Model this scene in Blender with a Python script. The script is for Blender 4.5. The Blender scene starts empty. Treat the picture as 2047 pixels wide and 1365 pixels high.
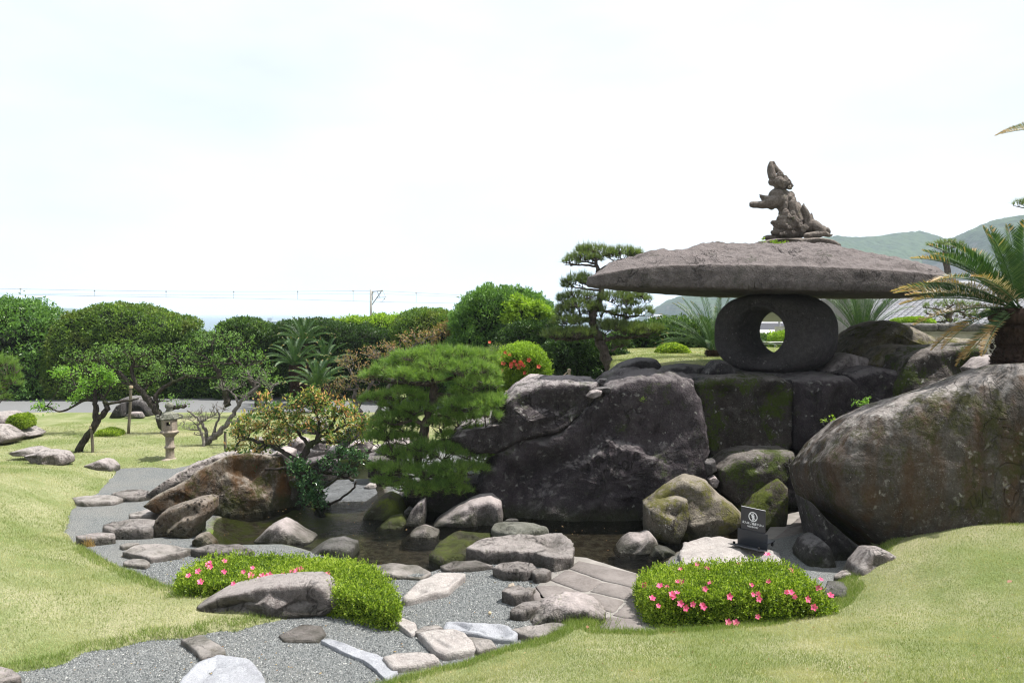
import bpy, math, random
import numpy as np
from mathutils import Vector, Matrix

random.seed(7)
rng = np.random.default_rng(7)
scene = bpy.context.scene
COL = scene.collection
R = math.radians

# ------------------------------------------------------------------ camera, light, exposure
FPX, CX, CY, HOR = 1500.0, 1023.5, 682.5, 627.0
PITCH = math.atan((CY - HOR) / FPX)
cam_d = bpy.data.cameras.new("camera"); cam = bpy.data.objects.new("camera", cam_d)
COL.objects.link(cam); scene.camera = cam
cam.location = (0, 0, 3.0); cam.rotation_euler = (math.pi / 2 - PITCH, 0, 0)
cam_d.sensor_width = 36.0; cam_d.lens = 36.0 * FPX / 2047.0
cam_d.clip_start = 0.1; cam_d.clip_end = 20000

SUN_DIR = Vector((0.50, 0.02, 1.0)).normalized()
sun_el = math.asin(SUN_DIR.z); sun_az = math.atan2(SUN_DIR.x, SUN_DIR.y)
world = bpy.data.worlds.new("World"); scene.world = world; world.use_nodes = True
wt = world.node_tree; wt.nodes.clear()
wo = wt.nodes.new("ShaderNodeOutputWorld"); bg = wt.nodes.new("ShaderNodeBackground")
sky = wt.nodes.new("ShaderNodeTexSky"); sky.sky_type = 'NISHITA'; sky.sun_disc = False
sky.sun_elevation = sun_el; sky.sun_rotation = sun_az; sky.altitude = 0
sky.air_density = 1.0; sky.dust_density = 4.0; sky.ozone_density = 1.0
wtc = wt.nodes.new("ShaderNodeTexCoord"); wmp = wt.nodes.new("ShaderNodeMapping")
wmp.inputs['Scale'].default_value = (1.0, 1.0, 3.2)
wn = wt.nodes.new("ShaderNodeTexNoise"); wn.inputs['Scale'].default_value = 2.2; wn.inputs['Detail'].default_value = 7
wr = wt.nodes.new("ShaderNodeMapRange"); wr.inputs[1].default_value = 0.30; wr.inputs[2].default_value = 0.62
wr.inputs[3].default_value = 0.55; wr.inputs[4].default_value = 0.78
wm = wt.nodes.new("ShaderNodeMixRGB")
wm.inputs[2].default_value = (10.35, 10.95, 11.3, 1)        # thin bright high cloud veil
wt.links.new(wtc.outputs['Generated'], wmp.inputs[0]); wt.links.new(wmp.outputs[0], wn.inputs['Vector'])
wt.links.new(wn.outputs['Fac'], wr.inputs[0]); wt.links.new(wr.outputs[0], wm.inputs[0])
wt.links.new(sky.outputs[0], wm.inputs[1]); wt.links.new(wm.outputs[0], bg.inputs[0])
bg.inputs[1].default_value = 0.0665
wt.links.new(bg.outputs[0], wo.inputs[0])
sd_ = bpy.data.lights.new("sun", 'SUN'); sun = bpy.data.objects.new("sun", sd_); COL.objects.link(sun)
sd_.energy = 5.0; sd_.angle = R(0.6); sd_.color = (1.0, 0.96, 0.90)
sun.rotation_euler = SUN_DIR.to_track_quat('Z', 'Y').to_euler()
vs = scene.view_settings
vs.view_transform = 'Standard'; vs.look = 'None'; vs.gamma = 1; vs.exposure = 0.85; vs.use_curve_mapping = False
scene.render.engine = 'CYCLES'
cy = scene.cycles
cy.use_denoising = True
try:
    cy.denoiser = 'OPENIMAGEDENOISE'; cy.denoising_input_passes = 'RGB_ALBEDO_NORMAL'
except Exception: pass
cy.max_bounces = 6; cy.diffuse_bounces = 3; cy.glossy_bounces = 3; cy.transmission_bounces = 4
cy.transparent_max_bounces = 8; cy.volume_bounces = 1
cy.use_adaptive_sampling = True; cy.adaptive_threshold = 0.008
cy.sample_clamp_indirect = 5.0; cy.filter_width = 1.15; cy.blur_glossy = 1.0
HAZE = 0.0003

# ------------------------------------------------------------------ picture point -> place in the garden
_f = np.array([0, math.cos(PITCH), -math.sin(PITCH)]); _u = np.array([0, math.sin(PITCH), math.cos(PITCH)])
EYE = np.array([0, 0, 3.0])
def ray(px, py):
    x = (px - CX) / FPX; y = -(py - CY) / FPX
    return _f + np.array([x, 0, 0]) + y * _u
def at(px, py, Y):
    d = ray(px, py); return EYE + d * (Y / d[1])
def gnd(px, py, z=0.0):
    d = ray(px, py); return EYE + d * ((z - 3.0) / d[2])

# ------------------------------------------------------------------ noise
_perm = np.random.default_rng(11).permutation(256); _perm = np.concatenate([_perm, _perm, _perm])
_grad = np.random.default_rng(12).normal(size=(256, 3)); _grad /= np.linalg.norm(_grad, axis=1)[:, None]
def perlin(p):
    p = np.asarray(p, float); i = np.floor(p).astype(int); f = p - i; i &= 255
    u = f * f * f * (f * (f * 6 - 15) + 10); out = 0
    for dx in (0, 1):
        for dy in (0, 1):
            for dz in (0, 1):
                h = _perm[_perm[_perm[i[:, 0] + dx] + i[:, 1] + dy] + i[:, 2] + dz]
                g = _grad[h]; d = f - np.array([dx, dy, dz])
                w = (u[:, 0] if dx else 1 - u[:, 0]) * (u[:, 1] if dy else 1 - u[:, 1]) * (u[:, 2] if dz else 1 - u[:, 2])
                out = out + w * (g * d).sum(1)
    return out * 1.5
def fbm(p, octv=4, gain=0.5, lac=2.1, ridged=False):
    p = np.asarray(p, float); a = 1.0; s = 0; t = 0
    for k in range(octv):
        n = perlin(p + k * 17.3)
        if ridged: n = 1 - 2 * np.abs(n)
        s = s + a * n; t += a; a *= gain; p = p * lac
    return s / t
def sstep(a, b, x):
    t = np.clip((x - a) / (b - a), 0, 1); return t * t * (3 - 2 * t)

# ------------------------------------------------------------------ mesh helpers
def new_mesh(name, V, faces=None, quads=None, tris=None, smooth=True, mat=None, mat_idx=None):
    """quads / tris: integer arrays (n,4) / (n,3)"""
    me = bpy.data.meshes.new(name)
    V = np.asarray(V, np.float32)
    parts = []; tot = []
    if quads is not None and len(quads): parts.append(np.asarray(quads, np.int32).ravel()); tot.append(np.full(len(quads), 4, np.int32))
    if tris is not None and len(tris): parts.append(np.asarray(tris, np.int32).ravel()); tot.append(np.full(len(tris), 3, np.int32))
    L = np.concatenate(parts); T = np.concatenate(tot)
    me.vertices.add(len(V)); me.vertices.foreach_set("co", V.ravel())
    me.loops.add(len(L)); me.loops.foreach_set("vertex_index", L)
    me.polygons.add(len(T))
    st = np.zeros(len(T), np.int32); st[1:] = np.cumsum(T)[:-1]
    me.polygons.foreach_set("loop_start", st); me.polygons.foreach_set("loop_total", T)
    me.polygons.foreach_set("use_smooth", np.full(len(T), smooth, bool))
    if mat is not None:
        for m in (mat if isinstance(mat, (list, tuple)) else [mat]): me.materials.append(m)
    if mat_idx is not None: me.polygons.foreach_set("material_index", np.asarray(mat_idx, np.int32))
    me.update(calc_edges=True); me.validate()
    return me
def put(name, me, loc=(0, 0, 0), parent=None, label=None, cat=None, group=None, kind=None, rot=None):
    o = bpy.data.objects.new(name, me); COL.objects.link(o); o.location = Vector([float(c) for c in loc])
    if rot is not None: o.rotation_euler = rot
    if parent is not None: o.parent = parent
    if label: o['label'] = label
    if cat: o['category'] = cat
    if group: o['group'] = group
    if kind: o['kind'] = kind
    return o
def empty(name, loc, label, cat, group=None, rz=0):
    o = put(name, None, loc, None, label, cat, group); o.rotation_euler = (0, 0, rz); o.empty_display_size = 0.1
    return o
class MB:
    def __init__(s): s.V = []; s.Q = []; s.T = []; s.n = 0; s.qi = []; s.ti = []
    def add(s, V, Q=None, T=None, mi=0):
        V = np.asarray(V, float).reshape(-1, 3)
        if Q is not None and len(Q): s.Q.append(np.asarray(Q, int) + s.n); s.qi.append(np.full(len(Q), mi))
        if T is not None and len(T): s.T.append(np.asarray(T, int) + s.n); s.ti.append(np.full(len(T), mi))
        s.V.append(V); s.n += len(V)
    def box(s, c, size, rz=0, mi=0, M=None):
        x, y, z = [d / 2 for d in size]
        V = np.array([[-x, -y, -z], [x, -y, -z], [x, y, -z], [-x, y, -z], [-x, -y, z], [x, -y, z], [x, y, z], [-x, y, z]])
        if rz: cc, ss = math.cos(rz), math.sin(rz); V = V @ np.array([[cc, ss, 0], [-ss, cc, 0], [0, 0, 1]])
        if M is not None: V = V @ np.array(M).T
        s.add(V + np.array(c), [[0, 3, 2, 1], [4, 5, 6, 7], [0, 1, 5, 4], [1, 2, 6, 5], [2, 3, 7, 6], [3, 0, 4, 7]], mi=mi)
    def tube(s, P, r, k=6, mi=0, cap=True):
        P = np.asarray(P, float); n = len(P); r = np.broadcast_to(np.asarray(r, float), (n,))
        T = np.gradient(P, axis=0); T /= np.linalg.norm(T, axis=1)[:, None] + 1e-9
        ref = np.array([0.13, 0.97, 0.2]) if abs(T[:, 1]).mean() < .8 else np.array([1.0, .1, 0])
        A = np.cross(T, ref); A /= np.linalg.norm(A, axis=1)[:, None] + 1e-9; B = np.cross(T, A)
        a = np.arange(k) * 2 * math.pi / k
        V = P[:, None] + r[:, None, None] * (np.cos(a)[None, :, None] * A[:, None] + np.sin(a)[None, :, None] * B[:, None])
        i = np.arange(n - 1)[:, None] * k; j = np.arange(k)[None]; j2 = (j + 1) % k
        Q = np.stack([i + j, i + j2, i + k + j2, i + k + j], -1).reshape(-1, 4)
        V = V.reshape(-1, 3); Tt = []
        if cap:
            V = np.vstack([V, P[0], P[-1]]); c0, c1 = n * k, n * k + 1
            Tt = [[c0, (q + 1) % k, q] for q in range(k)] + [[c1, (n - 1) * k + q, (n - 1) * k + (q + 1) % k] for q in range(k)]
        s.add(V, Q, Tt, mi=mi)
    def lathe(s, prof, c=(0, 0, 0), k=24, mi=0, rot0=0.0):
        prof = np.asarray(prof, float); n = len(prof)
        a = np.arange(k) * 2 * math.pi / k + rot0
        V = np.stack([prof[:, 0][:, None] * np.cos(a), prof[:, 0][:, None] * np.sin(a), np.repeat(prof[:, 1][:, None], k, 1)], -1).reshape(-1, 3) + np.array(c)
        i = np.arange(n - 1)[:, None] * k; j = np.arange(k)[None]; j2 = (j + 1) % k
        s.add(V, np.stack([i + j, i + j2, i + k + j2, i + k + j], -1).reshape(-1, 4), mi=mi)
    def build(s, name, mat, parent=None, origin=(0, 0, 0), smooth=False, **kw):
        V = np.concatenate(s.V) - np.array(origin, float)
        Q = np.concatenate(s.Q) if s.Q else None; T = np.concatenate(s.T) if s.T else None
        mi = np.concatenate((s.qi if s.Q else []) + (s.ti if s.T else []))
        me = new_mesh(name, V, quads=Q, tris=T, smooth=smooth, mat=mat, mat_idx=mi)
        loc = origin if parent is None else (0, 0, 0)
        return put(name, me, loc, parent, **kw)

# ------------------------------------------------------------------ materials
class NT:
    def __init__(s, name):
        s.m = bpy.data.materials.new(name); s.m.use_nodes = True; s.t = s.m.node_tree; s.t.nodes.clear()
        s.out = s.t.nodes.new("ShaderNodeOutputMaterial"); s.pos = s.t.nodes.new("ShaderNodeNewGeometry")
    def n(s, typ, **kw):
        nd = s.t.nodes.new(typ)
        for k, v in kw.items(): setattr(nd, k, v)
        return nd
    def l(s, a, b): s.t.links.new(a, b)
    def set(s, sock, v):
        if hasattr(v, 'is_output'): s.l(v, sock)
        elif isinstance(v, (tuple, list)) and len(v) == 3 and sock.type == 'RGBA': sock.default_value = (*v, 1)
        else: sock.default_value = v
    def P(s, scale=(1, 1, 1)):
        mp = s.n("ShaderNodeMapping"); s.l(s.pos.outputs['Position'], mp.inputs[0]); mp.inputs['Scale'].default_value = scale
        return mp.outputs[0]
    def noise(s, scale, detail=4, rough=.55, vec=None, dist=0, col=False):
        nd = s.n("ShaderNodeTexNoise"); nd.inputs['Scale'].default_value = scale; nd.inputs['Detail'].default_value = detail
        nd.inputs['Roughness'].default_value = rough; nd.inputs['Distortion'].default_value = dist
        s.l(vec if vec is not None else s.pos.outputs['Position'], nd.inputs['Vector'])
        return nd.outputs['Color' if col else 'Fac']
    def vor(s, scale, feature='F1', vec=None, out='Distance', rnd=1):
        nd = s.n("ShaderNodeTexVoronoi", feature=feature); nd.inputs['Scale'].default_value = scale; nd.inputs['Randomness'].default_value = rnd
        s.l(vec if vec is not None else s.pos.outputs['Position'], nd.inputs['Vector'])
        return nd.outputs[out]
    def rng(s, v, a, b, c=0, d=1, smooth=False):
        nd = s.n("ShaderNodeMapRange"); 
        if smooth: nd.interpolation_type = 'SMOOTHSTEP'
        s.set(nd.inputs[0], v)
        for k, x in zip((1, 2, 3, 4), (a, b, c, d)): nd.inputs[k].default_value = x
        return nd.outputs[0]
    def mix(s, f, a, b, typ='MIX'):
        nd = s.n("ShaderNodeMixRGB", blend_type=typ); s.set(nd.inputs[0], f); s.set(nd.inputs[1], a); s.set(nd.inputs[2], b)
        return nd.outputs[0]
    def math(s, op, a, b=0.0, clamp=False):
        nd = s.n("ShaderNodeMath", operation=op, use_clamp=clamp); s.set(nd.inputs[0], a); s.set(nd.inputs[1], b); return nd.outputs[0]
    def nz(s):
        nd = s.n("ShaderNodeSeparateXYZ"); s.l(s.pos.outputs['Normal'], nd.inputs[0]); return nd.outputs[2]
    def zz(s):
        nd = s.n("ShaderNodeSeparateXYZ"); s.l(s.pos.outputs['Position'], nd.inputs[0]); return nd.outputs[2]
    def bump(s, h, strength=.5, dist=.02, prev=None):
        nd = s.n("ShaderNodeBump"); s.set(nd.inputs['Height'], h); nd.inputs['Strength'].default_value = strength; nd.inputs['Distance'].default_value = dist
        if prev is not None: s.l(prev, nd.inputs['Normal'])
        return nd.outputs[0]
    def bsdf(s, col, rough=.9, nrm=None, spec=.3, metal=0, **kw):
        b = s.n("ShaderNodeBsdfPrincipled"); s.set(b.inputs['Base Color'], col); s.set(b.inputs['Roughness'], rough)
        b.inputs['Specular IOR Level'].default_value = spec; b.inputs['Metallic'].default_value = metal
        if nrm is not None: s.l(nrm, b.inputs['Normal'])
        s.l(b.outputs[0], s.out.inputs[0]); return b

def rock_mat(name, base, dark, light, lichen=.3, crust=.5, moss=0.0, orange=0.0, scale=1.0, pits=0.0, rough=.88, bump=1.0, mosscol=(.055, .085, .012), wet=True, lichcol=(.42, .41, .38), streak=True, mossz=None, dark_rock=False, ocol=((.035, .016, .006), (.12, .052, .013))):
    t = NT(name)
    n1 = t.noise(1.3 * scale, 6, .62, dist=.6); n2 = t.noise(7 * scale, 6, .7); n3 = t.noise(38 * scale, 3, .7)
    c = t.mix(t.rng(n1, .36, .64), dark, base)
    c = t.mix(t.rng(n2, .45, .72, 0, .3 if dark_rock else .75), c, light)
    c = t.mix(t.rng(n3, .35, .75, 0, .55), c, tuple(x * .45 for x in dark))
    c = t.mix(t.rng(t.noise(75 * scale, 2, .8), .52, .66, 0, .15 if dark_rock else .4), c, tuple(min(1, x * 1.25) for x in light))
    if streak:   # rain streaks down the faces
        sv = t.P((9 * scale, 9 * scale, 1.0)); ns = t.noise(1.0, 4, .6, vec=sv)
        c = t.mix(t.rng(ns, .52, .75, 0, .45), c, tuple(x * .5 for x in dark))
    # weathered pale crust on up-facing rock, its tone also brightening the tops as sun would
    if crust > 0:
        up = t.math('ADD', t.nz(), t.rng(t.noise(5 * scale, 6, .7), .3, .7, -.55, .55))
        c = t.mix(t.rng(up, .45 if dark_rock else .25, .95 if dark_rock else .85, 0, crust), c, t.mix(n2, light, tuple(min(1, x * 1.35) for x in light)))
    if lichen > 0:
        d = t.vor(11 * scale, vec=t.mix(.22, t.pos.outputs['Position'], t.noise(6, 3, .6, col=True)))
        msk = t.math('MULTIPLY', t.rng(d, .12, .26, 1, 0), t.rng(t.noise(2.3 * scale, 3), .5 - .16 * lichen, .62, 0, 1))
        c = t.mix(t.math('MULTIPLY', msk, min(.9, .35 + lichen * .6)), c, lichcol)
        sp = t.rng(t.vor(42 * scale), .10, .2, 1, 0)
        c = t.mix(t.math('MULTIPLY', sp, t.rng(t.noise(4 * scale, 2), .5, .62, 0, .75 * lichen + .15)), c, lichcol)
        # crusty bloom
        bl = t.rng(t.noise(15 * scale, 8, .8), .56, .66, 0, 1); bm = t.rng(t.noise(1.7 * scale, 3), .45, .62, 0, .8 * lichen + .1)
        c = t.mix(t.math('MULTIPLY', bl, bm), c, tuple(x * .8 for x in lichcol))
    if orange > 0:
        sv = t.P((3.2, 3.2, .8)); on = t.noise(1.1, 5, .6, vec=sv)
        f = t.math('MULTIPLY', t.rng(on, .5 - .1 * orange, .62, 0, 1), t.rng(t.nz(), .5, .85, 1, .15))
        c = t.mix(t.math('MULTIPLY', f, min(.85, orange)), c, t.mix(t.noise(9, 4), *ocol))
    if moss > 0:
        mn = t.math('ADD', t.noise(2.1 * scale, 6, .7), t.rng(t.noise(26, 3), .3, .7, -.06, .06))
        f = t.rng(mn, .62 - .2 * moss, .72 - .2 * moss, 0, min(1, .35 + moss))
        if mossz is not None: f = t.math('MULTIPLY', f, t.rng(t.zz(), mossz[0], mossz[1], 1, .1))
        mc = t.mix(t.noise(30, 3, .7), tuple(x * .4 for x in mosscol), tuple(min(1, x * 1.5) for x in mosscol))
        c = t.mix(f, c, mc)
    rg = rough
    if wet:      # damp band just above the water
        wz = t.rng(t.math('ADD', t.zz(), t.rng(t.noise(5, 3), .3, .7, -.08, .08)), -.02, .22, 1, 0)
        c = t.mix(t.math('MULTIPLY', wz, .75), c, t.mix(t.noise(8, 3), (.012, .014, .006), (.03, .035, .01)))
        rg = t.rng(wz, 0, 1, rough, .45)
    h = t.math('ADD', t.math('MULTIPLY', n2, .9), t.math('MULTIPLY', n3, .3))
    fs = t.math('ABSOLUTE', t.math('SUBTRACT', t.noise(2.6 * scale, 5, .55, vec=t.P((1, 1, .55)), dist=1.2), .5)); fm = t.rng(t.noise(1.1 * scale, 2), .48, .58, 0, .5)
    h = t.math('SUBTRACT', h, t.math('MULTIPLY', t.rng(fs, 0, .018, 1, 0), fm))
    nb = t.bump(h, 1.0 * bump, .07)
    nb = t.bump(t.noise(110, 2, .6), .35, .006, nb)
    if pits > 0:
        pd = t.rng(t.vor(14, vec=t.mix(.06, t.pos.outputs['Position'], t.noise(9, 2, col=True))), .14, .40, 0, 1); nb = t.bump(pd, pits, .04, nb)
        c = t.mix(t.rng(pd, 0, .7, .9 * pits, 0), c, tuple(x * .25 for x in dark))
    t.bsdf(c, rg, nb, .25); return t.m

def leaf_mat(name, cols, rough=.5, transl=.35, spec=.35, patch=None):
    """cols: list of (pos, rgb) over a per-leaf random"""
    t = NT(name); rp = t.n("ShaderNodeValToRGB"); cr = rp.color_ramp
    while len(cr.elements) < len(cols): cr.elements.new(.5)
    for e, (p, c) in zip(cr.elements, cols): e.position = p; e.color = (*c, 1)
    rnd = t.pos.outputs['Random Per Island']
    v = t.math('ADD', t.math('MULTIPLY', rnd, .75), t.rng(t.noise(1.6, 4), .3, .7, -.05, .3))
    t.l(v, rp.inputs[0]); c = rp.outputs[0]
    if patch: c = t.mix(t.rng(t.noise(patch[1], 4), .5, .64, 0, patch[2]), c, patch[0])
    b = t.n("ShaderNodeBsdfPrincipled"); t.l(c, b.inputs['Base Color']); b.inputs['Roughness'].default_value = rough
    b.inputs['Specular IOR Level'].default_value = spec
    tr = t.n("ShaderNodeBsdfTranslucent"); t.l(t.mix(1, c, (1.25, 1.35, .55), 'MULTIPLY'), tr.inputs[0])
    mx = t.n("ShaderNodeMixShader"); mx.inputs[0].default_value = transl
    t.l(b.outputs[0], mx.inputs[1]); t.l(tr.outputs[0], mx.inputs[2]); t.l(mx.outputs[0], t.out.inputs[0])
    return t.m
def plain_mat(name, col, rough=.7, metal=0, spec=.4, var=.15, scale=8, bump=.1, bdist=.01):
    t = NT(name); c = t.mix(t.rng(t.noise(scale, 5), .3, .7, 0, 1), tuple(x * (1 - var) for x in col), tuple(min(1, x * (1 + var)) for x in col))
    t.bsdf(c, rough, t.bump(t.noise(scale * 5, 4), bump, bdist), spec, metal); return t.m
def bark_mat(name, a, b, moss=.0):
    t = NT(name); v = t.P((1, 1, .25)); n = t.noise(30, 6, .7, vec=v)
    c = t.mix(t.rng(n, .35, .65), a, b); c = t.mix(t.rng(t.noise(6, 4), .5, .7, 0, .6), c, tuple(min(1, x * 1.8) for x in b))
    if moss: c = t.mix(t.rng(t.noise(4, 5), .5, .62, 0, moss), c, (.04, .065, .012))
    t.bsdf(c, .95, t.bump(n, .9, .03), .15); return t.m

M = {}
M['cliff'] = rock_mat('basalt_cliff', (0.057, 0.044, 0.052), (0.022, 0.017, 0.021), (0.195, 0.176, 0.176), lichen=.32, crust=.6, moss=.14, scale=.9, bump=1.3, dark_rock=True)
M['cliff_pale'] = rock_mat('pale_crusted_basalt', (0.055, 0.044, 0.050), (0.022, 0.017, 0.019), (0.240, 0.216, 0.216), lichen=.45, crust=1.0, moss=.1, scale=1.0, bump=1.3, dark_rock=True)
M['cliff_moss'] = rock_mat('mossy_basalt', (0.068, 0.055, 0.049), (0.026, 0.022, 0.020), (0.203, 0.182, 0.169), lichen=.6, crust=.6, moss=.62, scale=1.0, bump=1.2, mosscol=(.05, .07, .010), dark_rock=True)
M['boulder'] = rock_mat('brown_boulder', (.092, .078, .069), (.033, .027, .023), (.22, .20, .19), lichen=.6, crust=1.0, moss=.48, orange=.5, scale=.8, bump=1.0, mosscol=(.042, .043, .010), wet=False, dark_rock=True)
M['grey'] = rock_mat('grey_boulder', (0.191, 0.160, 0.160), (0.079, 0.067, 0.067), (0.398, 0.351, 0.343), lichen=.45, crust=.7, moss=.22, scale=1.2)
M['darkgrey'] = rock_mat('dark_grey_boulder', (0.069, 0.062, 0.065), (0.031, 0.027, 0.030), (0.200, 0.188, 0.188), lichen=.3, crust=.6, moss=.15, scale=1.6, dark_rock=True)
M['olive'] = rock_mat('olive_topped_boulder', (.13, .11, .085), (.05, .042, .035), (.25, .22, .18), lichen=.6, crust=.6, moss=.55, scale=1.3, mosscol=(.11, .105, .022))
M['moss'] = rock_mat('moss_covered_rock', (.07, .06, .04), (.03, .026, .02), (.14, .12, .09), lichen=.1, crust=.1, moss=1.0, scale=1.5, mosscol=(.085, .105, .014))
M['pink'] = rock_mat('pinkish_flat_rock', (.34, .29, .28), (.23, .192, .185), (.45, .415, .40), lichen=.1, crust=.6, moss=0, scale=2.0, bump=.8, streak=False)
M['pinkrough'] = rock_mat('rough_pink_rock', (.33, .28, .268), (.17, .143, .137), (.47, .425, .41), lichen=.1, crust=.85, moss=0.04, scale=2.2, bump=1.5)
M['pale'] = rock_mat('pale_bluish_slab', (0.297, 0.304, 0.330), (0.211, 0.215, 0.238), (0.396, 0.409, 0.436), lichen=.0, crust=.1, moss=0, scale=1.8, bump=.5, streak=False, wet=False)
M['cream'] = rock_mat('cream_slab', (0.329, 0.303, 0.286), (0.235, 0.205, 0.196), (0.439, 0.416, 0.399), lichen=.0, crust=.15, moss=0, scale=1.8, bump=.6, streak=False, wet=False)
M['greenslab'] = rock_mat('greenish_slab', (0.227, 0.222, 0.190), (0.126, 0.126, 0.101), (0.353, 0.353, 0.319), lichen=.2, crust=.3, moss=.15, scale=2.4)
M['orange'] = rock_mat('orange_stained_boulder', (.10, .08, .06), (.035, .03, .022), (.25, .22, .19), lichen=.25, crust=.95, moss=.6, orange=1.15, scale=1.4, bump=1.2, mosscol=(.045, .045, .008), ocol=((.04, .024, .008), (.17, .072, .018)))
M['cascade'] = rock_mat('cascade_glare', (.22, .23, .245), (.11, .115, .12), (.38, .40, .42), lichen=0, crust=0, moss=.1, scale=3, bump=1.0, streak=False, wet=False, rough=.3)  # pale tone stands in for the glare on the flowing water
M['pitted'] = rock_mat('pitted_brown_rock', (.16, .12, .085), (.07, .05, .035), (.27, .235, .205), lichen=.15, crust=.5, moss=.25, orange=.3, scale=1.6, pits=1.0, mosscol=(.10, .09, .02))
M['pittedgrey'] = rock_mat('pitted_grey_rock', (0.231, 0.200, 0.189), (0.105, 0.090, 0.084), (0.357, 0.325, 0.309), lichen=.2, crust=.6, moss=.1, scale=1.6, pits=.8)
M['cap'] = rock_mat('lantern_cap_stone', (.140, .118, .115), (.075, .062, .061), (.215, .187, .182), lichen=.0, crust=.45, moss=.22, scale=1.1, bump=1.3, wet=False, mosscol=(.045, .048, .032), streak=True)  # moss tint here paints dark undercuts into the eroded top
M['ring'] = rock_mat('dark_carved_stone', (0.078, 0.069, 0.072), (0.049, 0.043, 0.046), (0.117, 0.107, 0.108), lichen=.05, crust=.1, moss=.0, scale=1.6, bump=.9, wet=False, streak=False)
M['lion'] = rock_mat('mossy_carved_stone', (.19, .15, .13), (.10, .08, .07), (.30, .265, .235), lichen=.15, crust=.3, moss=.22, scale=3.0, bump=.8, wet=False, mosscol=(.07, .08, .028))
M['tuff'] = rock_mat('tan_tuff_stone', (0.300, 0.247, 0.195), (0.195, 0.154, 0.120), (0.375, 0.330, 0.270), lichen=.1, crust=.3, moss=.05, scale=4, bump=.4, wet=False)
M['tuffroof'] = rock_mat('grey_green_lantern_stone', (0.195, 0.195, 0.158), (0.112, 0.112, 0.090), (0.285, 0.285, 0.240), lichen=.3, crust=.3, moss=.3, scale=4, bump=.6, wet=False, mosscol=(0.090, 0.105, 0.053))
M['coping'] = rock_mat('weathered_coping_stone', (0.180, 0.165, 0.158), (0.060, 0.056, 0.053), (0.270, 0.255, 0.240), lichen=.5, crust=.6, moss=.1, scale=2, wet=False)

M['hedge'] = leaf_mat('hedge_leaves', [(0, (0.022, 0.049, 0.013)), (.4, (0.043, 0.091, 0.021)), (.75, (0.088, 0.162, 0.033)), (1, (0.216, 0.311, 0.067))])
M['hedge_lt'] = leaf_mat('fresh_hedge_leaves', [(0, (0.037, 0.078, 0.016)), (.4, (0.088, 0.162, 0.030)), (.75, (0.163, 0.263, 0.041)), (1, (0.299, 0.407, 0.068))], patch=((0.212, 0.132, 0.055), 1.3, .25))
M['hedge_dk'] = leaf_mat('dark_hedge_leaves', [(0, (0.018, 0.042, 0.012)), (.5, (0.036, 0.078, 0.019)), (.85, (0.068, 0.128, 0.030)), (1, (0.135, 0.225, 0.045))], rough=.4)
M['bright'] = leaf_mat('light_green_leaves', [(0, (0.103, 0.184, 0.023)), (.5, (0.207, 0.322, 0.034)), (1, (0.391, 0.529, 0.081))], transl=.45)
M['camphor'] = leaf_mat('glossy_green_leaves', [(0, (0.041, 0.099, 0.025)), (.5, (0.089, 0.185, 0.038)), (1, (0.206, 0.357, 0.076))], rough=.35)
M['azalea'] = leaf_mat('azalea_leaves', [(0, (.035, .075, .010)), (.35, (.12, .20, .018)), (.65, (.29, .40, .035)), (1, (.50, .57, .11))], rough=.45, transl=.4)
M['plum'] = leaf_mat('plum_leaves', [(0, (0.074, 0.149, 0.038)), (.5, (0.128, 0.236, 0.061)), (1, (0.230, 0.365, 0.101))], transl=.45)
M['plum_br'] = leaf_mat('bright_plum_leaves', [(0, (0.088, 0.188, 0.031)), (.5, (0.163, 0.312, 0.050)), (1, (0.300, 0.475, 0.100))], transl=.45)
M['photinia'] = leaf_mat('orange_tipped_leaves', [(0, (.035, .085, .028)), (.3, (.07, .15, .045)), (.5, (.17, .26, .06)), (.68, (.42, .38, .12)), (.85, (.60, .34, .16)), (1, (.6, .26, .15))], rough=.35, transl=.4)
M['photinia_gr'] = leaf_mat('blue_green_glossy_leaves', [(0, (0.023, 0.065, 0.029)), (.6, (0.058, 0.130, 0.055)), (1, (0.130, 0.234, 0.078))], rough=.3, transl=.25)
M['maple'] = leaf_mat('brownish_new_leaves', [(0, (0.077, 0.110, 0.033)), (.4, (0.176, 0.165, 0.066)), (.7, (0.286, 0.176, 0.099)), (1, (0.374, 0.220, 0.132))], transl=.4)
M['pine'] = leaf_mat('bright_pine_needles', [(0, (.07, .145, .035)), (.5, (.16, .27, .065)), (1, (.32, .42, .12))], rough=.4, transl=.42)
M['pine_dk'] = leaf_mat('black_pine_needles', [(0, (.06, .10, .034)), (.5, (.13, .185, .055)), (1, (.26, .31, .10))], rough=.45, transl=.35)
M['cycad'] = leaf_mat('cycad_leaflets', [(0, (0.022, 0.060, 0.022)), (.6, (0.050, 0.106, 0.031)), (1, (0.125, 0.188, 0.062))], rough=.45, transl=.2, spec=.35)
M['cycad_br'] = leaf_mat('browned_leaflets', [(0, (0.220, 0.120, 0.030)), (.5, (0.340, 0.210, 0.070)), (1, (0.450, 0.360, 0.200))], rough=.5, transl=.25)
M['cycad_bare'] = leaf_mat('bleached_leaflets', [(0, (0.120, 0.130, 0.060)), (.4, (0.340, 0.280, 0.180)), (1, (0.550, 0.460, 0.360))], rough=.35, transl=.2, spec=.6)
M['grass'] = leaf_mat('lawn_blades', [(0, (.135, .18, .055)), (.4, (.235, .275, .10)), (.7, (.355, .37, .185)), (1, (.54, .50, .35))], rough=.6, transl=.38, patch=((.50, .45, .29), .8, .75))
M['grass_fr'] = leaf_mat('fresh_grass_blades', [(0, (.09, .145, .025)), (.5, (.15, .225, .04)), (.8, (.26, .32, .09)), (1, (.42, .42, .2))], rough=.55, transl=.35)
M['bark'] = bark_mat('dark_wet_bark', (.022, .018, .016), (.06, .05, .045), .35)
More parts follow.
